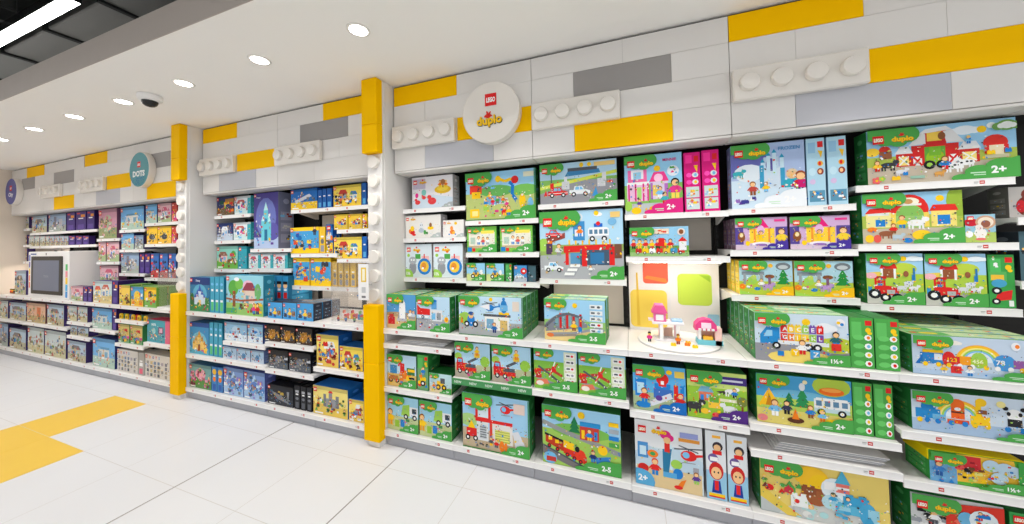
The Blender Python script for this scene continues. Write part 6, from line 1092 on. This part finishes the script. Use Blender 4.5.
for k in range(12): b = MB(); b.box(-8.7 + .95 * k, -8.66 + .95 * k, 1.3, 2.12, 3.48, 3.8); b.build('duct_collar', BLACKC, t)
b = MB(); b.box(-9, 2.5, .62, .80, 3.42, 3.44); b.box(-9, 2.5, .62, .63, 3.44, 3.5); b.box(-9, 2.5, .79, .80, 3.44, 3.5); tag(b.build('cable_tray', BEAMM), 'long black cable tray running along the open ceiling', 'cable tray')
# linear lights
def strip(x0, x1, y, z, lab, grp='linear ceiling lights'):
    t = thing('strip_light', lab, 'ceiling light', (x0, y, z), group=grp); L = x1 - x0
    b = MB(); b.box(0, L, -.045, .045, .004, .08, bev=.002); b.box(0, .006, -.045, .045, -.002, .004); b.box(L - .006, L, -.045, .045, -.002, .004); b.build('housing', BLACKP, t)
    b = MB(); b.box(.006, L - .006, -.041, .041, 0, .006); b.build('diffuser', STRIP, t)
    for k in (0.2, .8): b = MB(); b.box(L * k, L * k + .006, -.003, .003, .08, 3.85 - z); b.build('hanger', BEAMM, t)
strip(-9.0, -3.96, 1.185, 3.42, 'long white strip light hanging from the black ceiling, top left')
strip(-3.5, 1.6, -.4, 3.42, 'added white strip light above the aisle, out of the picture', 'added strip lights over the aisle')  # this and the next three: unseen strips added to light the room
strip(-9.0, -3.9, -.4, 3.42, 'added white strip light above the aisle, out of the picture', 'added strip lights over the aisle')
strip(-3.5, 1.6, -2.4, 3.42, 'added white strip light above the aisle, out of the picture', 'added strip lights over the aisle')
strip(-9.0, -3.9, -2.4, 3.42, 'added white strip light above the aisle, out of the picture', 'added strip lights over the aisle')
# slim lamps under two shelves
def under(x0, x1, y, z, lab, e):
    t = thing('shelf_lamp', lab, 'lamp', (x0, y, z)); w = x1 - x0
    b = MB(); b.box(0, w, -.012, .012, .004, .016, bev=.002); b.build('housing', RAILW, t)
    b = MB(); b.box(.004, w - .004, -.009, .009, 0, .004); b.build('diffuser', mat('shelf_lamp_%d' % e, (255, 255, 255), .5, emit=(255, 244, 230), estr=e), t)
under(.02, .52, 2.29, 1.352, 'slim lamp under the shelf above the toy house display', 34)
under(-.57, -.06, 2.30, 1.2, 'slim lamp under the parking garage shelf', 12)
under(-8.95, -8.5, 2.3, 1.33, 'slim lamp lighting the niche by the left wall', 150)
under(-3.05, -1.95, 2.34, 1.088, 'added slim lamp under the shelf above the clear case', 16)  # lamp added to brighten the bays behind the clear case
# recessed downlights
ORD = ['nearest', 'second', 'third', 'fourth', 'fifth', 'sixth', 'seventh']
for k in range(-8, 5):
    x = -1.47 + .857 * k
    nth = -k
    lab = 'round recessed downlight, %s' % ((['nearest of the row to the camera', 'second in the row, counting from the camera', 'third in the row, beside the security camera', 'fourth in the row, just past the security camera', 'fifth in the row along the ceiling', 'sixth in the row along the ceiling', 'farthest one cut by the left picture edge', 'beyond the left edge of the picture', 'last of the row at the left wall'][nth]) if nth >= 0 else 'over the nearest shelves, beyond the picture')
    if x < XL + .3: continue
    t = thing('downlight', lab, 'ceiling light', (x, 1.485, ZC), group='recessed downlights' if nth >= 0 else 'recessed downlights beyond the picture')
    b = MB(); b.lathe([(.05, -.001), (.05, -.005), (.064, -.005), (.067, 0)], (0, 0, 0), 'z', 32); b.build('trim_ring', RINGM, t)
    b = MB(); b.lathe([(.049, -.0045), (.047, -.006)], (0, 0, 0), 'z', 32); b.build('lens', LAMP, t)
    ld = bpy.data.lights.new('downlight_lamp', 'SPOT'); ld.energy = SPOT_W; ld.spot_size = math.radians(102); ld.spot_blend = .55; ld.shadow_soft_size = .05; ld.color = (1, .975, .945)
    lo = bpy.data.objects.new('downlight_lamp', ld); COL.objects.link(lo); lo.parent = t; lo.location = (0, 0, -.03)
t = thing('security_camera', 'white dome security camera with black lens dome on the ceiling', 'security camera', (-3.69, 1.505, ZC))
b = MB(); b.lathe([(.075, -.002), (.077, -.03), (.07, -.045), (.05, -.05)], (0, 0, 0), 'z', 32); b.build('base', RAILW, t)
b = MB(); b.lathe([(.05, -.045), (.049, -.06), (.042, -.078), (.028, -.09), (.008, -.096)], (0, 0, 0), 'z', 28); b.build('dome', BLACKP, t)

# ------------------------------------------------------------------ fascia panels
ZR = [2.754, 2.604, 2.432, 2.260, 2.082]     # brick courses from the top
def plate(parent, x0, x1, nst=4):
    b = MB(); b.box(x0, x1, 2.092, 2.13, ZR[3] - .008, ZR[2] - .004, bev=.006); b.build('raised_plate', STUDW, parent)
    for k in range(nst):
        cx = x0 + (x1 - x0) * (k + .5) / nst; b = MB(); b.lathe([(.047, .0), (.047, -.022), (.043, -.028), (.0, -.029)][:3], (cx, 2.092, (ZR[2] + ZR[3]) / 2 - .004), 'y', 30); b.build('stud', STUDW, parent)
def panel(x0, x1, lab, cols):
    """cols: (row, x0, x1, kind)"""
    t = thing('fascia_panel', lab, 'wall panel', group='patterned panels above the shelves')
    b = MB(); b.box(x0 + .001, x1 - .001, 2.137, 2.3, ZR[4] - .0, ZR[0], mi=1)
    # white tiles between the coloured ones
    for r in range(4):
        z1, z0 = ZR[r], ZR[r + 1]
        xs = [x0, x1]; off = .29 if r % 2 else 0
        k = math.floor((x0 + 1.75) / .58) - 1
        while True:
            xx = -1.75 + .58 * k + off + .012 * 0
            if xx > x1 - .02: break
            if xx > x0 + .02: xs.append(xx)
            k += 1
        for (rr, a, c, kind) in cols:
            if rr == r: xs += [max(a, x0), min(c, x1)]
        xs = sorted(xs); ys = [xs[0]]
        for v in xs[1:]:
            if v - ys[-1] > .2 or (v - ys[-1] > .02 and any(rr == r and (abs(v - a) < .001 or abs(v - c) < .001 or abs(ys[-1] - c) < .001) for rr, a, c, _k in cols)): ys.append(v)
            elif any(rr == r and (abs(v - a) < .001 or abs(v - c) < .001) for rr, a, c, _k in cols) and ys[-1] != x0: ys[-1] = v
        if ys[-1] != x1: ys[-1] = x1
        for a, c in zip(ys, ys[1:]):
            mid = (a + c) / 2
            if any(rr == r and p < mid < q and kd != 'P' for rr, p, q, kd in cols): continue
            b.box(a + .0007, c - .0007, 2.13, 2.139, z0 + .0007, z1 - .0007)
    b.box(x0, x1, 2.13, 2.3, ZR[4] - .018, ZR[4] - .002, mi=0, bev=.004)
    b.build('white_tiles', [TILEW, GROOVE], t)
    for (r, a, c, kind) in cols:
        a = max(a, x0); c = min(c, x1)
        if c - a < .03: continue
        if kind == 'P': plate(t, a + .002, c - .002, max(1, round((c - a) / .145)))
        else: bb = MB(); bb.box(a + .001, c - .001, 2.1285, 2.139, ZR[r + 1] + .001, ZR[r] - .001, bev=.001); bb.build({'Y': 'yellow_tile', 'G': 'grey_tile'}[kind], YEL if kind == 'Y' else (GREY if r < 3 else LGREY_LIT), t)
panel(-1.75, -.604, 'panel behind the round white sign in the right section', [(0, -1.75, -1.18, 'Y'), (2, -1.75, -1.185, 'P'), (2, -1.18, -.606, 'Y'), (3, -1.465, -.893, 'G')])
panel(-.602, .556, 'panel with dark grey tile right of the round white sign', [(1, -.318, .262, 'G'), (2, -.60, -.03, 'P'), (3, -.319, .261, 'Y')])
panel(.558, 1.722, 'panel at the top right with two yellow tiles above frozen boxes', [(0, .558, 1.142, 'Y'), (2, .56, 1.14, 'P'), (2, 1.144, 1.722, 'Y'), (3, .849, 1.443, 'G')])
panel(1.724, 2.89, 'panel at the right picture edge', [(0, 2.3, 2.89, 'Y'), (3, 2.0, 2.6, 'G')])
panel(-4.222, -3.09, 'panel beside the first yellow column, middle section', [(0, -4.22, -3.672, 'Y'), (2, -4.22, -3.675, 'P'), (2, -3.672, -3.125, 'Y'), (3, -3.954, -3.391, 'G')])
panel(-3.088, -1.90, 'panel beside the second yellow column, middle section', [(0, -2.515, -1.9, 'Y'), (1, -2.797, -2.229, 'G'), (2, -3.088, -2.517, 'P')])
panel(-9.0, -7.9, 'panel at the far left behind the blue sign', [(0, -8.47, -7.91, 'Y'), (1, -8.64, -8.2, 'G')])
panel(-7.898, -6.75, 'panel second from the left wall', [(1, -7.6, -7.02, 'G'), (2, -7.89, -7.32, 'P'), (3, -7.59, -7.01, 'Y')])
panel(-6.748, -5.55, 'panel left of the teal round sign', [(0, -6.73, -6.16, 'Y'), (2, -6.74, -6.17, 'P'), (2, -6.168, -5.61, 'Y'), (3, -6.43, -5.856, 'G')])
panel(-5.548, -4.39, 'panel behind the teal round sign', [(1, -5.36, -4.8, 'G'), (3, -5.27, -4.7, 'Y')])
m = MB(); m.box(XL, XR, 2.15, 2.57, ZR[0] + .0, ZC); struct(m.build('trim_3', mat('shadow_gap', (70, 66, 62), .8)), 'dark gap between ceiling and panels')
# ------------------------------------------------------------------ round signs
def sign(cx, cz, yf, R, lab, rimmat, face, draw):
    t = thing('round_sign', lab, 'sign', (cx, yf, cz)); th = 2.128 - yf
    b = MB(); b.lathe([(R * .985, th), (R, th * .9), (R, .004), (R * .975, 0)], (0, 0, 0), 'y', 56, smooth=False); b.build('disc', rimmat, t)
    if face: b = MB(); b.lathe([(R * .965, .001), (R * .96, -.002)], (0, 0, 0), 'y', 56); b.build('coloured_face', face, t)
    a = Art(1, B=1); draw(a); mb = MB(); k = 2 * R
    for i, (p, fs, c) in enumerate(a.it): mb.poly([(x * k - R, -.0028 - i * .0002, y * k - R) for x, y in p], fs, c)
    mb.build('printed_logo', PRINT, t, ink=True)
def logo_sq(a, x, y, h): a.rect(x, y, x + h, y + h, (222, 36, 36)); a.text('LEGO', x + h * .1, y + h * .28, h * .42, WH, w=h * .8, bold=.05, shear=.15)
def d_dup(a):
    logo_sq(a, .42, .6, .2); a.text('duplo', .265, .25, .19, (240, 190, 20), w=.45, bold=.04, shadow=(70, 62, 40), rot=.03); bunny(a, .47, .44, .13, (222, 44, 32))
def d_dots(a):
    logo_sq(a, .42, .56, .16); a.text('DOTS', .2, .3, .17, WH, w=.6, bold=.05)
    for k in range(60):
        y = .08 + .2 * a.r.random(); x = .5 + (a.r.random() - .5) * 2 * math.sqrt(max(0, .2 - (y - .5) ** 2)); a.ell(x, y, .012, .012, (30, 100, 170), 6)
def d_city(a): logo_sq(a, .4, .52, .2); a.text('City', .3, .26, .2, WH, w=.42, bold=.05)
sign(-.885, 2.404, 2.06, .213, 'round white sign with red and yellow logo above the right shelves', STUDW, None, d_dup)
sign(-5.28, 2.42, 2.068, .205, 'round teal sign with white rim left of the first column', STUDW, mat('teal_face', (52, 140, 150), .35), d_dots)
sign(-8.765, 2.415, 2.068, .2, 'round blue sign with white rim at the far left', STUDW, mat('blue_face', (60, 66, 150), .35), d_city)
# ------------------------------------------------------------------ columns between the sections
def column(x0, lab):
    x1 = x0 + .137
    t = thing('display_column', lab, 'column', (x0, 0, 0))
    w = x1 - x0
    b = MB(); b.box(0, w, 2.004, 2.58, 0, ZC - .002); b.build('post', SHELFM, t)
    for k, (za, zb) in enumerate(((2.2, 2.415), (2.4152, ZC - .004), (.045, .618), (.6182, 1.05))):
        b = MB(); b.box(-.004, w + .003, 1.945, 2.012, za, zb, bev=.004); b.build('yellow_brick', YEL, t)
    for k in range(8):
        b = MB(); b.lathe([(.05, .006), (.05, -.018), (.046, -.024)], (w * .5, 2.0, 1.118 + .1455 * k), 'y', 30); b.build('stud', STUDW, t)
    b = MB(); b.box(w, w + .004, 2.03, 2.58, 0, ZC - .003); b.box(w * .1, w * .9, 1.97, 2.004, 0, .045); b.build('side_panel', SHELFM, t)
column(-4.380, 'first yellow and white brick column, between left and middle sections')
column(-1.902, 'second yellow and white brick column, between middle and right sections')

# ------------------------------------------------------------------ shelving
def bay(x0, x1, lab, grp, light=None, cw=None):
    t = thing('shelving_bay', lab, 'shelving', (x0, 2.57, 0), group=grp); w = x1 - x0
    b = MB(); b.box(.004, w - .004, -.006, 0, .05, 2.08); b.build('back_panel', DARKB, t)
    if light:
        for za, zb in light: b = MB(); b.box(.03, w - .03, -.012, -.006, za, zb); b.build('lit_back_panel', LITB, t)
    for xx in (.0, ):
        b = MB(); b.box(xx - .014, xx + .014, -.03, -.006, .05, 2.08); b.build('upright', DARKB, t)
        b = MB(); [b.box(xx - .004, xx + .004, -.0315, -.03, .1 + .05 * k, .13 + .05 * k) for k in range(38)]; b.build('slot_row', BLACKP, t)
    b = MB(); b.box(.001, w - .001, -.55, -.53, 0, .068, bev=.002); b.box(.001, w - .001, -.553, -.53, .052, .06)
    tag(b.build('plinth', KICK, loc=(x0, 2.57, 0)), 'grey kick plinth, ' + lab.replace('shelving bay', 'one'), 'plinth', 'grey plinths under the shelves')
NB = ['first', 'second', 'third', 'fourth', 'fifth', 'sixth', 'seventh', 'eighth']
for i in range(7): bay(-1.764 + .58 * i, -1.184 + .58 * i, '%s shelving bay right of the second column' % NB[i], 'right section bays', {2: [(.88, 1.21)], 3: [(.88, 1.36), (1.42, 1.64)], 5: None}.get(i))
for i in range(4): bay(-4.235 + .583 * i, -3.652 + .583 * i, '%s shelving bay right of the first column' % NB[i], 'middle section bays', {0: [(.88, 1.8)], 1: [(.88, 1.4)], 2: [(.88, 1.82)], 3: [(.88, 1.8)]}.get(i))
LBX = [-9.0, -8.47, -7.89, -7.31, -6.735, -6.165, -5.585, -5.0, -4.395]
for i in range(8): bay(LBX[i], LBX[i + 1], '%s shelving bay from the left wall' % NB[i], 'left section bays', {0: [(.88, 1.56)]}.get(i))
_shp = {}
def shelf_proto(W, D, kind):
    """kind: 'shelf' / 'top'; origin: left front top edge"""
    k = (round(W, 3), D, kind)
    if k in _shp: return copy_tree(_shp[k])
    t = thing('shelf' if kind != 'top' else 'worktop', '', 'shelf')
    lip = .036 if kind != 'green' else .04; th = .022
    b = MB(); b.box(.001, W - .001, .006, D, -th, -.0005, bev=.0015)
    b.build('board', WHITE if kind == 'top' else SHELFM, t)
    b = MB(); b.prism([(.0, -lip), (.0, -.002), (.002, 0), (.007, 0), (.007, -lip)], 'x', .0006, W - .0006); b.prism([(-.0015, -lip), (-.0015, -lip + .003), (.0, -lip + .003), (.0, -lip)], 'x', .0006, W - .0006); b.prism([(-.0015, -.004), (-.0015, -.001), (.0, -.001), (.0, -.004)], 'x', .0006, W - .0006)
    b.build('price_rail', RAILW if kind != 'green' else mat('green_rail', (66, 146, 84), .35), t)
    if kind == 'green':
        for q in range(5):
            a = Art(W / lip); a.text('NEW', a.A * (.04 + .2 * q), .28, .44, (214, 232, 214), bold=.03)
            mb = MB(); a.mesh_into(mb, W, lip, z0=-lip, start=.0016); mb.build('rail_lettering', PRINT, t, ink=True)
    if kind != 'top':
        for s in (.002, W - .006):
            b = MB(); b.prism([(.05, -th), (D, -th), (D, -.075), (D - .04, -.075)], 'x', s, s + .004); b.build('bracket', SHELFM, t)
    if kind != 'green':
        ts = [.16, .76] if W > .5 else ([.3] if W < .35 else [.2, .7])
        for i, f in enumerate(ts):
            h = lip * .5; x = W * f; a = Art(3.2, 2); mb = MB()
            a.rect(0, 0, 3.2, 1, (240, 240, 238)); a.rect(1.1, .05, 2.1, .95, (206, 60, 56)); a.rect(1.25, .36, 1.95, .62, (240, 214, 210))
            if i: a.rect(-0, .5, .9, .7, (170, 168, 166)); a.rect(.0, .2, .7, .34, (190, 188, 186))
            a.mesh_into(mb, h * 3.2, h, z0=-lip * .75, x0=x, start=.0003, lay=.0002); mb.build('price_ticket', PRINT, t, ink=True)
    _shp[k] = t
    return t
def shelf(x0, x1, z, Y, lab, kind='shelf', D=None):
    D = D if D else 2.536 - Y
    D = round(D, 3); t = shelf_proto(x1 - x0, D, kind); t.location = (x0, Y, z); t['label'] = lab
    t['category'] = 'shelf' if kind != 'top' else 'worktop'; t['group'] = {'top': 'worktop boards', 'shelf': 'white metal shelves', 'green': 'white metal shelves'}[kind]
    if kind == 'top': t.name = 'worktop'
    return t
for x0, x1, z, Y, lab, kind in SHELVES: shelf(x0, x1, z, Y, lab, kind)
place_boxes()
# ------------------------------------------------------------------ things on the worktops
def tray(x0, x1, y0, y1, z, n, lab, grp):
    for k in range(n):
        t = thing('display_sheet', lab[k], 'display board', (x0 + .012 * k, y0 + .006 * k, z + .0085 * k), .01 * (-1) ** k, grp)
        b = MB(); b.box(0, x1 - x0, 0, y1 - y0, 0, .007, bev=.001); b.build('board', RAILW, t)
        b = MB(); b.box(.0, x1 - x0, -.0012, 0, 0, .004); b.build('edge_strip', KICK, t)
tray(-1.66, -1.27, 2.03, 2.3, .7605, 3, ['white board lowest on the shelf above the excavator box', 'white board in the middle of the pile above the excavator box', 'white board topmost above the excavator box'], 'white boards on the low left shelf')
tray(.66, 1.08, 2.03, 2.35, .4215, 4, ['white board lowest on the shelf under the camper van box', 'white board second up under the camper van box', 'white board third up under the camper van box', 'white board topmost under the camper van box'], 'white boards under the camper van box')
# lit display backdrop with turntable and two toy shops
t = thing('display_backdrop', 'white display backdrop with orange, green and yellow rounded squares', 'display', (-.012, 2.475, .869))
b = MB(); b.box(0, .558, 0, .012, 0, .49, bev=.002); b.build('panel', RAILW, t)
def rsq(x0, x1, z0, z1, c, nm, tri=None):
    a = Art(1); w = x1 - x0; h = z1 - z0; r = min(w, h) * .14
    pts = []
    for cx, cz, s in ((x1 - r, z1 - r, 0), (x0 + r, z1 - r, 1), (x0 + r, z0 + r, 2), (x1 - r, z0 + r, 3)):
        for k in range(5): an = math.pi / 2 * (s + k / 4); pts.append((cx + r * math.cos(an), cz + r * math.sin(an)))
    mb = MB(); mb.poly([(x, -.0015, z) for x, z in pts], [tuple(range(len(pts)))[::-1]], c); mb.poly([(x, -.0004, z) for x, z in pts], [tuple(range(len(pts)))], c)
    if tri: mb.poly([(x, -.002, z) for x, z in tri[0]], [tuple(range(len(tri[0])))], tri[1])
    mb.build(nm, PRINT, t, ink=True)
rsq(.095, .255, .325, .485, (232, 104, 78), 'orange_patch', ([(.1, .36), (.25, .33), (.24, .36), (.12, .38)], (240, 140, 70)))
rsq(.312, .515, .185, .395, (200, 228, 86), 'green_patch', ([(.44, .39), (.505, .385), (.508, .34)], (160, 206, 60)))
rsq(.008, .245, .02, .28, (250, 220, 96), 'yellow_patch', ([(.05, .03), (.07, .03), (.06, .4), (.05, .4)], (238, 200, 70)))
rsq(.485, .552, .03, .13, (160, 206, 232), 'blue_patch')
t = thing('turntable', 'round white turntable under the toy house display', 'turntable', (.262, 2.245, .8685))
b = MB(); b.lathe([(.22, 0), (.225, .003), (.225, .01), (.22, .013)], (0, 0, 0), 'z', 56, smooth=False); b.build('disc', RAILW, t)
def tm(mb, x0, x1, y0, y1, z0, z1, c, studs=0):
    mb.box(x0, x1, y0, y1, z0, z1, col=c, bev=.0015)
    for k in range(studs): mb.lathe([(.0045, 0), (.0045, .004)], (x0 + (x1 - x0) * (k + .5) / studs, (y0 + y1) / 2, z1), 'z', 10, col=c, smooth=False)
Z0 = .8817
t = thing('toy_house', 'small two storey toy house with pink roof on the turntable', 'toy', (.13, 2.19, Z0))
b = MB(); tm(b, 0, .16, 0, .1, 0, .008, (230, 228, 230), 8); b.build('base_plate', PRINT, t, ink=True)
for bx in ((.03, .05, .0, .02, .008, .1, WH), (.12, .14, 0, .02, .008, .1, WH), (.03, .05, .08, .1, .008, .1, (246, 200, 216)), (.12, .14, .08, .1, .008, .1, (246, 200, 216)), (.06, .11, .085, .1, .008, .06, (230, 190, 170))): b = MB(); tm(b, *bx); b.build('wall_brick', PRINT, t, ink=True)
b = MB(); tm(b, -.01, .165, -.005, .1, .1, .112, (236, 232, 236), 9); tm(b, .1, .16, .02, .08, .112, .125, (170, 206, 232), 3); b.build('upper_floor', PRINT, t, ink=True)
b = MB(); tm(b, .0, .07, .02, .09, .112, .17, (240, 120, 176)); tm(b, .012, .055, .015, .025, .12, .155, WH); b.prism([(-.012, .165), (.08, .165), (.058, .212), (.01, .212)], 'y', .01, .1, col=(238, 96, 160)); b.box(-.03, .0, .03, .08, .112, .122, col=(240, 236, 240)); b.build('pink_roof', PRINT, t, ink=True)
t = thing('toy_shop', 'small toy shop with curved pink roof, right on the display', 'toy', (.36, 2.17, Z0 - .0))
b = MB(); tm(b, 0, .13, 0, .07, 0, .03, (120, 200, 214), 6); b.build('base_plate', PRINT, t, ink=True)
for bx in ((.005, .02, .0, .06, .03, .085, WH), (.09, .125, 0, .06, .0, .1, (246, 206, 196)), (.02, .09, .05, .06, .03, .085, (250, 210, 180)), (.03, .08, .0, .03, .03, .05, (246, 190, 60), 3)): b = MB(); tm(b, *bx); b.build('wall_brick', PRINT, t, ink=True)
b = MB(); b.prism([(-.012, .085), (.1, .085), (.098, .118), (.08, .142), (.044, .15), (.012, .14), (-.008, .118)], 'y', -.005, .065, col=(232, 70, 140)); tm(b, .02, .07, -.01, -.004, .098, .13, (250, 226, 240)); [tm(b, .005 + .022 * k, .02 + .022 * k, -.012, -.005, .085, .097, WH) for k in range(4)]; b.build('pink_roof', PRINT, t, ink=True)
def toyfig(x, y, z, lab, shirt, pants, hair, grp, s=1.0):
    t = thing('toy_figure', lab, 'toy figure', (x, y, z), group=grp)
    b = MB(); b.box(-.009 * s, -.001 * s, -.006 * s, .006 * s, 0, .018 * s, col=pants, bev=.001); b.box(.001 * s, .009 * s, -.006 * s, .006 * s, 0, .018 * s, col=pants, bev=.001); b.build('legs', PRINT, t, ink=True)
    b = MB(); b.prism([(-.011 * s, .018 * s), (.011 * s, .018 * s), (.007 * s, .038 * s), (-.007 * s, .038 * s)], 'y', -.006 * s, .006 * s, col=shirt); b.box(-.015 * s, -.009 * s, -.005 * s, .003 * s, .02 * s, .034 * s, col=shirt, bev=.001); b.box(.009 * s, .015 * s, -.005 * s, .003 * s, .02 * s, .034 * s, col=shirt, bev=.001); b.build('torso', PRINT, t, ink=True)
    b = MB(); b.lathe([(.004 * s, .038 * s), (.008 * s, .041 * s), (.008 * s, .05 * s), (.005 * s, .054 * s)], (0, 0, 0), 'z', 14, col=(246, 206, 90)); b.build('head', PRINT, t, ink=True)
    b = MB(); b.lathe([(.0088 * s, .048 * s), (.009 * s, .054 * s), (.006 * s, .059 * s)], (0, .001, 0), 'z', 14, col=hair); b.build('hair', PRINT, t, ink=True)
G1 = 'small figures on the turntable'
toyfig(.1, 2.16, Z0, 'toy figure with dark hair at the left of the toy house', PK, (60, 60, 70), BK, G1)
toyfig(.255, 2.15, Z0, 'toy figure in orange between toy house and shop', OR, (150, 60, 40), BR, G1)
for x, y, c, l in ((.225, 2.11, YL, 'yellow toy brick in front of the toy house'), (.3, 2.13, OR, 'orange toy brick between the two toy buildings'), (.335, 2.1, YL, 'yellow toy brick before the toy shop'), (.31, 2.17, (240, 190, 60), 'amber toy brick behind the orange one')):
    b = MB(); tm(b, -.014, .014, -.008, .008, 0, .013, c, 2); o = b.build('toy_brick', PRINT, ink=True, loc=(x, y, Z0)); tag(o, l, 'toy brick', 'loose bricks on the turntable')
# clear display cases
def case(x0, x1, y0, y1, z0, z1, lab, mid=None):
    t = thing('display_case', lab, 'display case', (x0, y0, z0)); w, d, h = x1 - x0, y1 - y0, z1 - z0
    for nm, bx in (('front_pane', (0, w, 0, .003, .012, h)), ('side_pane', (0, .003, .003, d, .012, h)), ('side_pane', (w - .003, w, .003, d, .012, h)), ('top_pane', (0, w, 0, d, h, h + .003))):
        b = MB(); b.box(*bx); b.build(nm, ACR, t)
    b = MB(); b.box(-.004, w + .004, -.004, d, 0, .012, bev=.002); b.build('base', RAILW, t)
    if mid: b = MB(); b.box(.004, w - .004, .004, d - .004, mid, mid + .003); b.build('inner_shelf', ACR, t)
case(-2.32, -1.99, 2.03, 2.2, .869, 1.36, 'clear display case of small models beside the second column', .215)
case(-4.81, -4.48, 2.03, 2.25, .869, 1.25, 'clear display case beside the first column')
def model(x, y, z, lab, c1, c2, c3, grp):
    t = thing('toy_model', lab, 'toy', (x, y, z), group=grp)
    b = MB(); tm(b, 0, .07, 0, .06, 0, .007, c1, 4); b.build('base_plate', PRINT, t, ink=True)
    for bx in ((.008, .03, .02, .05, .007, .05, c2, 2), (.034, .06, .02, .05, .007, .032, c3, 2), (.012, .026, .024, .046, .05, .075, c3, 1)): b = MB(); tm(b, *bx); b.build('wall_brick', PRINT, t, ink=True)
    b = MB(); b.prism([(.03, .032), (.064, .032), (.056, .048), (.038, .048)], 'y', .018, .052, col=RED); b.build('roof', PRINT, t, ink=True)
GC = 'small models inside the clear case'
model(-2.29, 2.08, .8825, 'white and red toy model, left in the clear case', (226, 206, 150), WH, (236, 120, 80), GC)
model(-2.21, 2.09, .8825, 'yellow toy model, middle of the clear case', WH, YL, RED, GC)
model(-2.12, 2.08, .8825, 'blue and green toy model, right in the clear case', (236, 226, 200), BL, (120, 190, 90), GC)
for x, c, l in ((-2.27, RED, 'figure in red at the case front'), (-2.19, BL, 'figure in blue at the case front'), (-2.1, GR, 'figure in green at the case front')): toyfig(x, 2.055, .8825, 'toy ' + l, c, NV, BR, GC, .8)
model(-2.1, 2.08, 1.0875, 'red and blue toy model on the upper level of the clear case', BL, RED, YL, GC)
# hanging card on the second column
t = thing('info_card', 'white card with yellow printed panel beside the second column', 'sign', (-1.928, 1.925, 1.09))
b = MB(); b.box(0, .098, 0, .002, 0, .27, bev=.0008); b.build('card', RAILW, t)
a = Art(.1 / .27); a.rect(.1, .5, .28, .9, (236, 200, 60)); a.rect(.14, .54, .24, .86, (244, 236, 210)); a.rect(.12, .2, .26, .36, (200, 200, 200)); a.rect(.12, .06, .26, .12, (120, 120, 120)); mb = MB(); a.mesh_into(mb, .098, .27, start=.0003); mb.build('card_print', PRINT, t, ink=True)
b = MB(); b.box(.04, .056, .002, .079, .1, .112, bev=.001); b.build('holder_arm', RAILW, t)
# figures on a stand at the far left
for i, (x, c) in enumerate(((-8.93, RED), (-8.87, OR), (-8.81, BK))): toyfig(x, 2.12, .8695, 'tiny toy figure at the left wall, %s' % ['in red', 'in orange', 'in black'][i], c, BR, BK, 'figures by the left wall', 1.2)
# touch kiosk
t = thing('touch_kiosk', 'white kiosk with grey touch screen on the left worktop', 'kiosk', (-8.02, 2.04, .869))
b = MB(); b.box(0, 1.19, 0, .5, 0, .63, bev=.006); b.build('cabinet', RAILW, t)
b = MB(); b.box(.13, 1.03, -.012, 0, .05, .565, bev=.004); b.build('bezel', mat('dark_bezel', (66, 62, 56), .5, .2), t)
b = MB(); b.box(.2, .96, -.0135, -.012, .1, .51); b.build('screen', SCREEN, t)
a = Art(1.19 / .63)
for k, c in enumerate((YL, OR, RED, (90, 90, 200), BL)): a.rect(.04, .2 + k * .15, .1, .33 + k * .15, [(240, 110, 90), (240, 120, 80), (250, 200, 40), (90, 80, 170), (60, 90, 190)][k])
for k, c in enumerate(((60, 150, 220), (70, 180, 230), (250, 210, 60), (240, 150, 160), (90, 190, 110))): a.rect(a.A - .14, .04 + k * .14, a.A - .05, .17 + k * .14, c)
a.rect(.12, .93, .4, .96, (70, 90, 150)); a.rect(.85, .92, .89, .97, (90, 70, 60)); mb = MB(); a.mesh_into(mb, 1.19, .63, start=.0008); mb.build('brick_stickers', PRINT, t, ink=True)
a = Art(1); a.text('TOUCH', 0, 0, .03, (150, 156, 166), bold=.02); mb = MB(); a.mesh_into(mb, 1, 1, x0=.52, z0=.28, start=.0145); mb.build('screen_text', PRINT, t, ink=True)
# tray of coloured pouches on the left
for k in range(9):
    b = MB(); c = [YL, (60, 130, 80), YL, (40, 80, 150), YL, RED, YL, (30, 120, 70), YL][k]; b.prism([(0, 0), (.05, 0), (.054, .045), (.04, .06), (.01, .06), (-.004, .045)], 'y', 0, .012, col=c); b.box(.008, .042, -.0006, 0, .012, .038, col=tuple(int(v * .6) for v in c))
    o = b.build('toy_pouch', PRINT, ink=True, loc=(-5.57 + .063 * k, 2.03 + .01 * (k % 2), .7085)); tag(o, 'small %s foil pouch, %s in the tray row' % ({0: 'yellow', 1: 'green', 2: 'yellow', 3: 'blue', 4: 'yellow', 5: 'red', 6: 'yellow', 7: 'green', 8: 'yellow'}[k], (NB + ['ninth'])[k]), 'toy pouch', 'pouches on the left shelf')
# things beyond the right edge bay
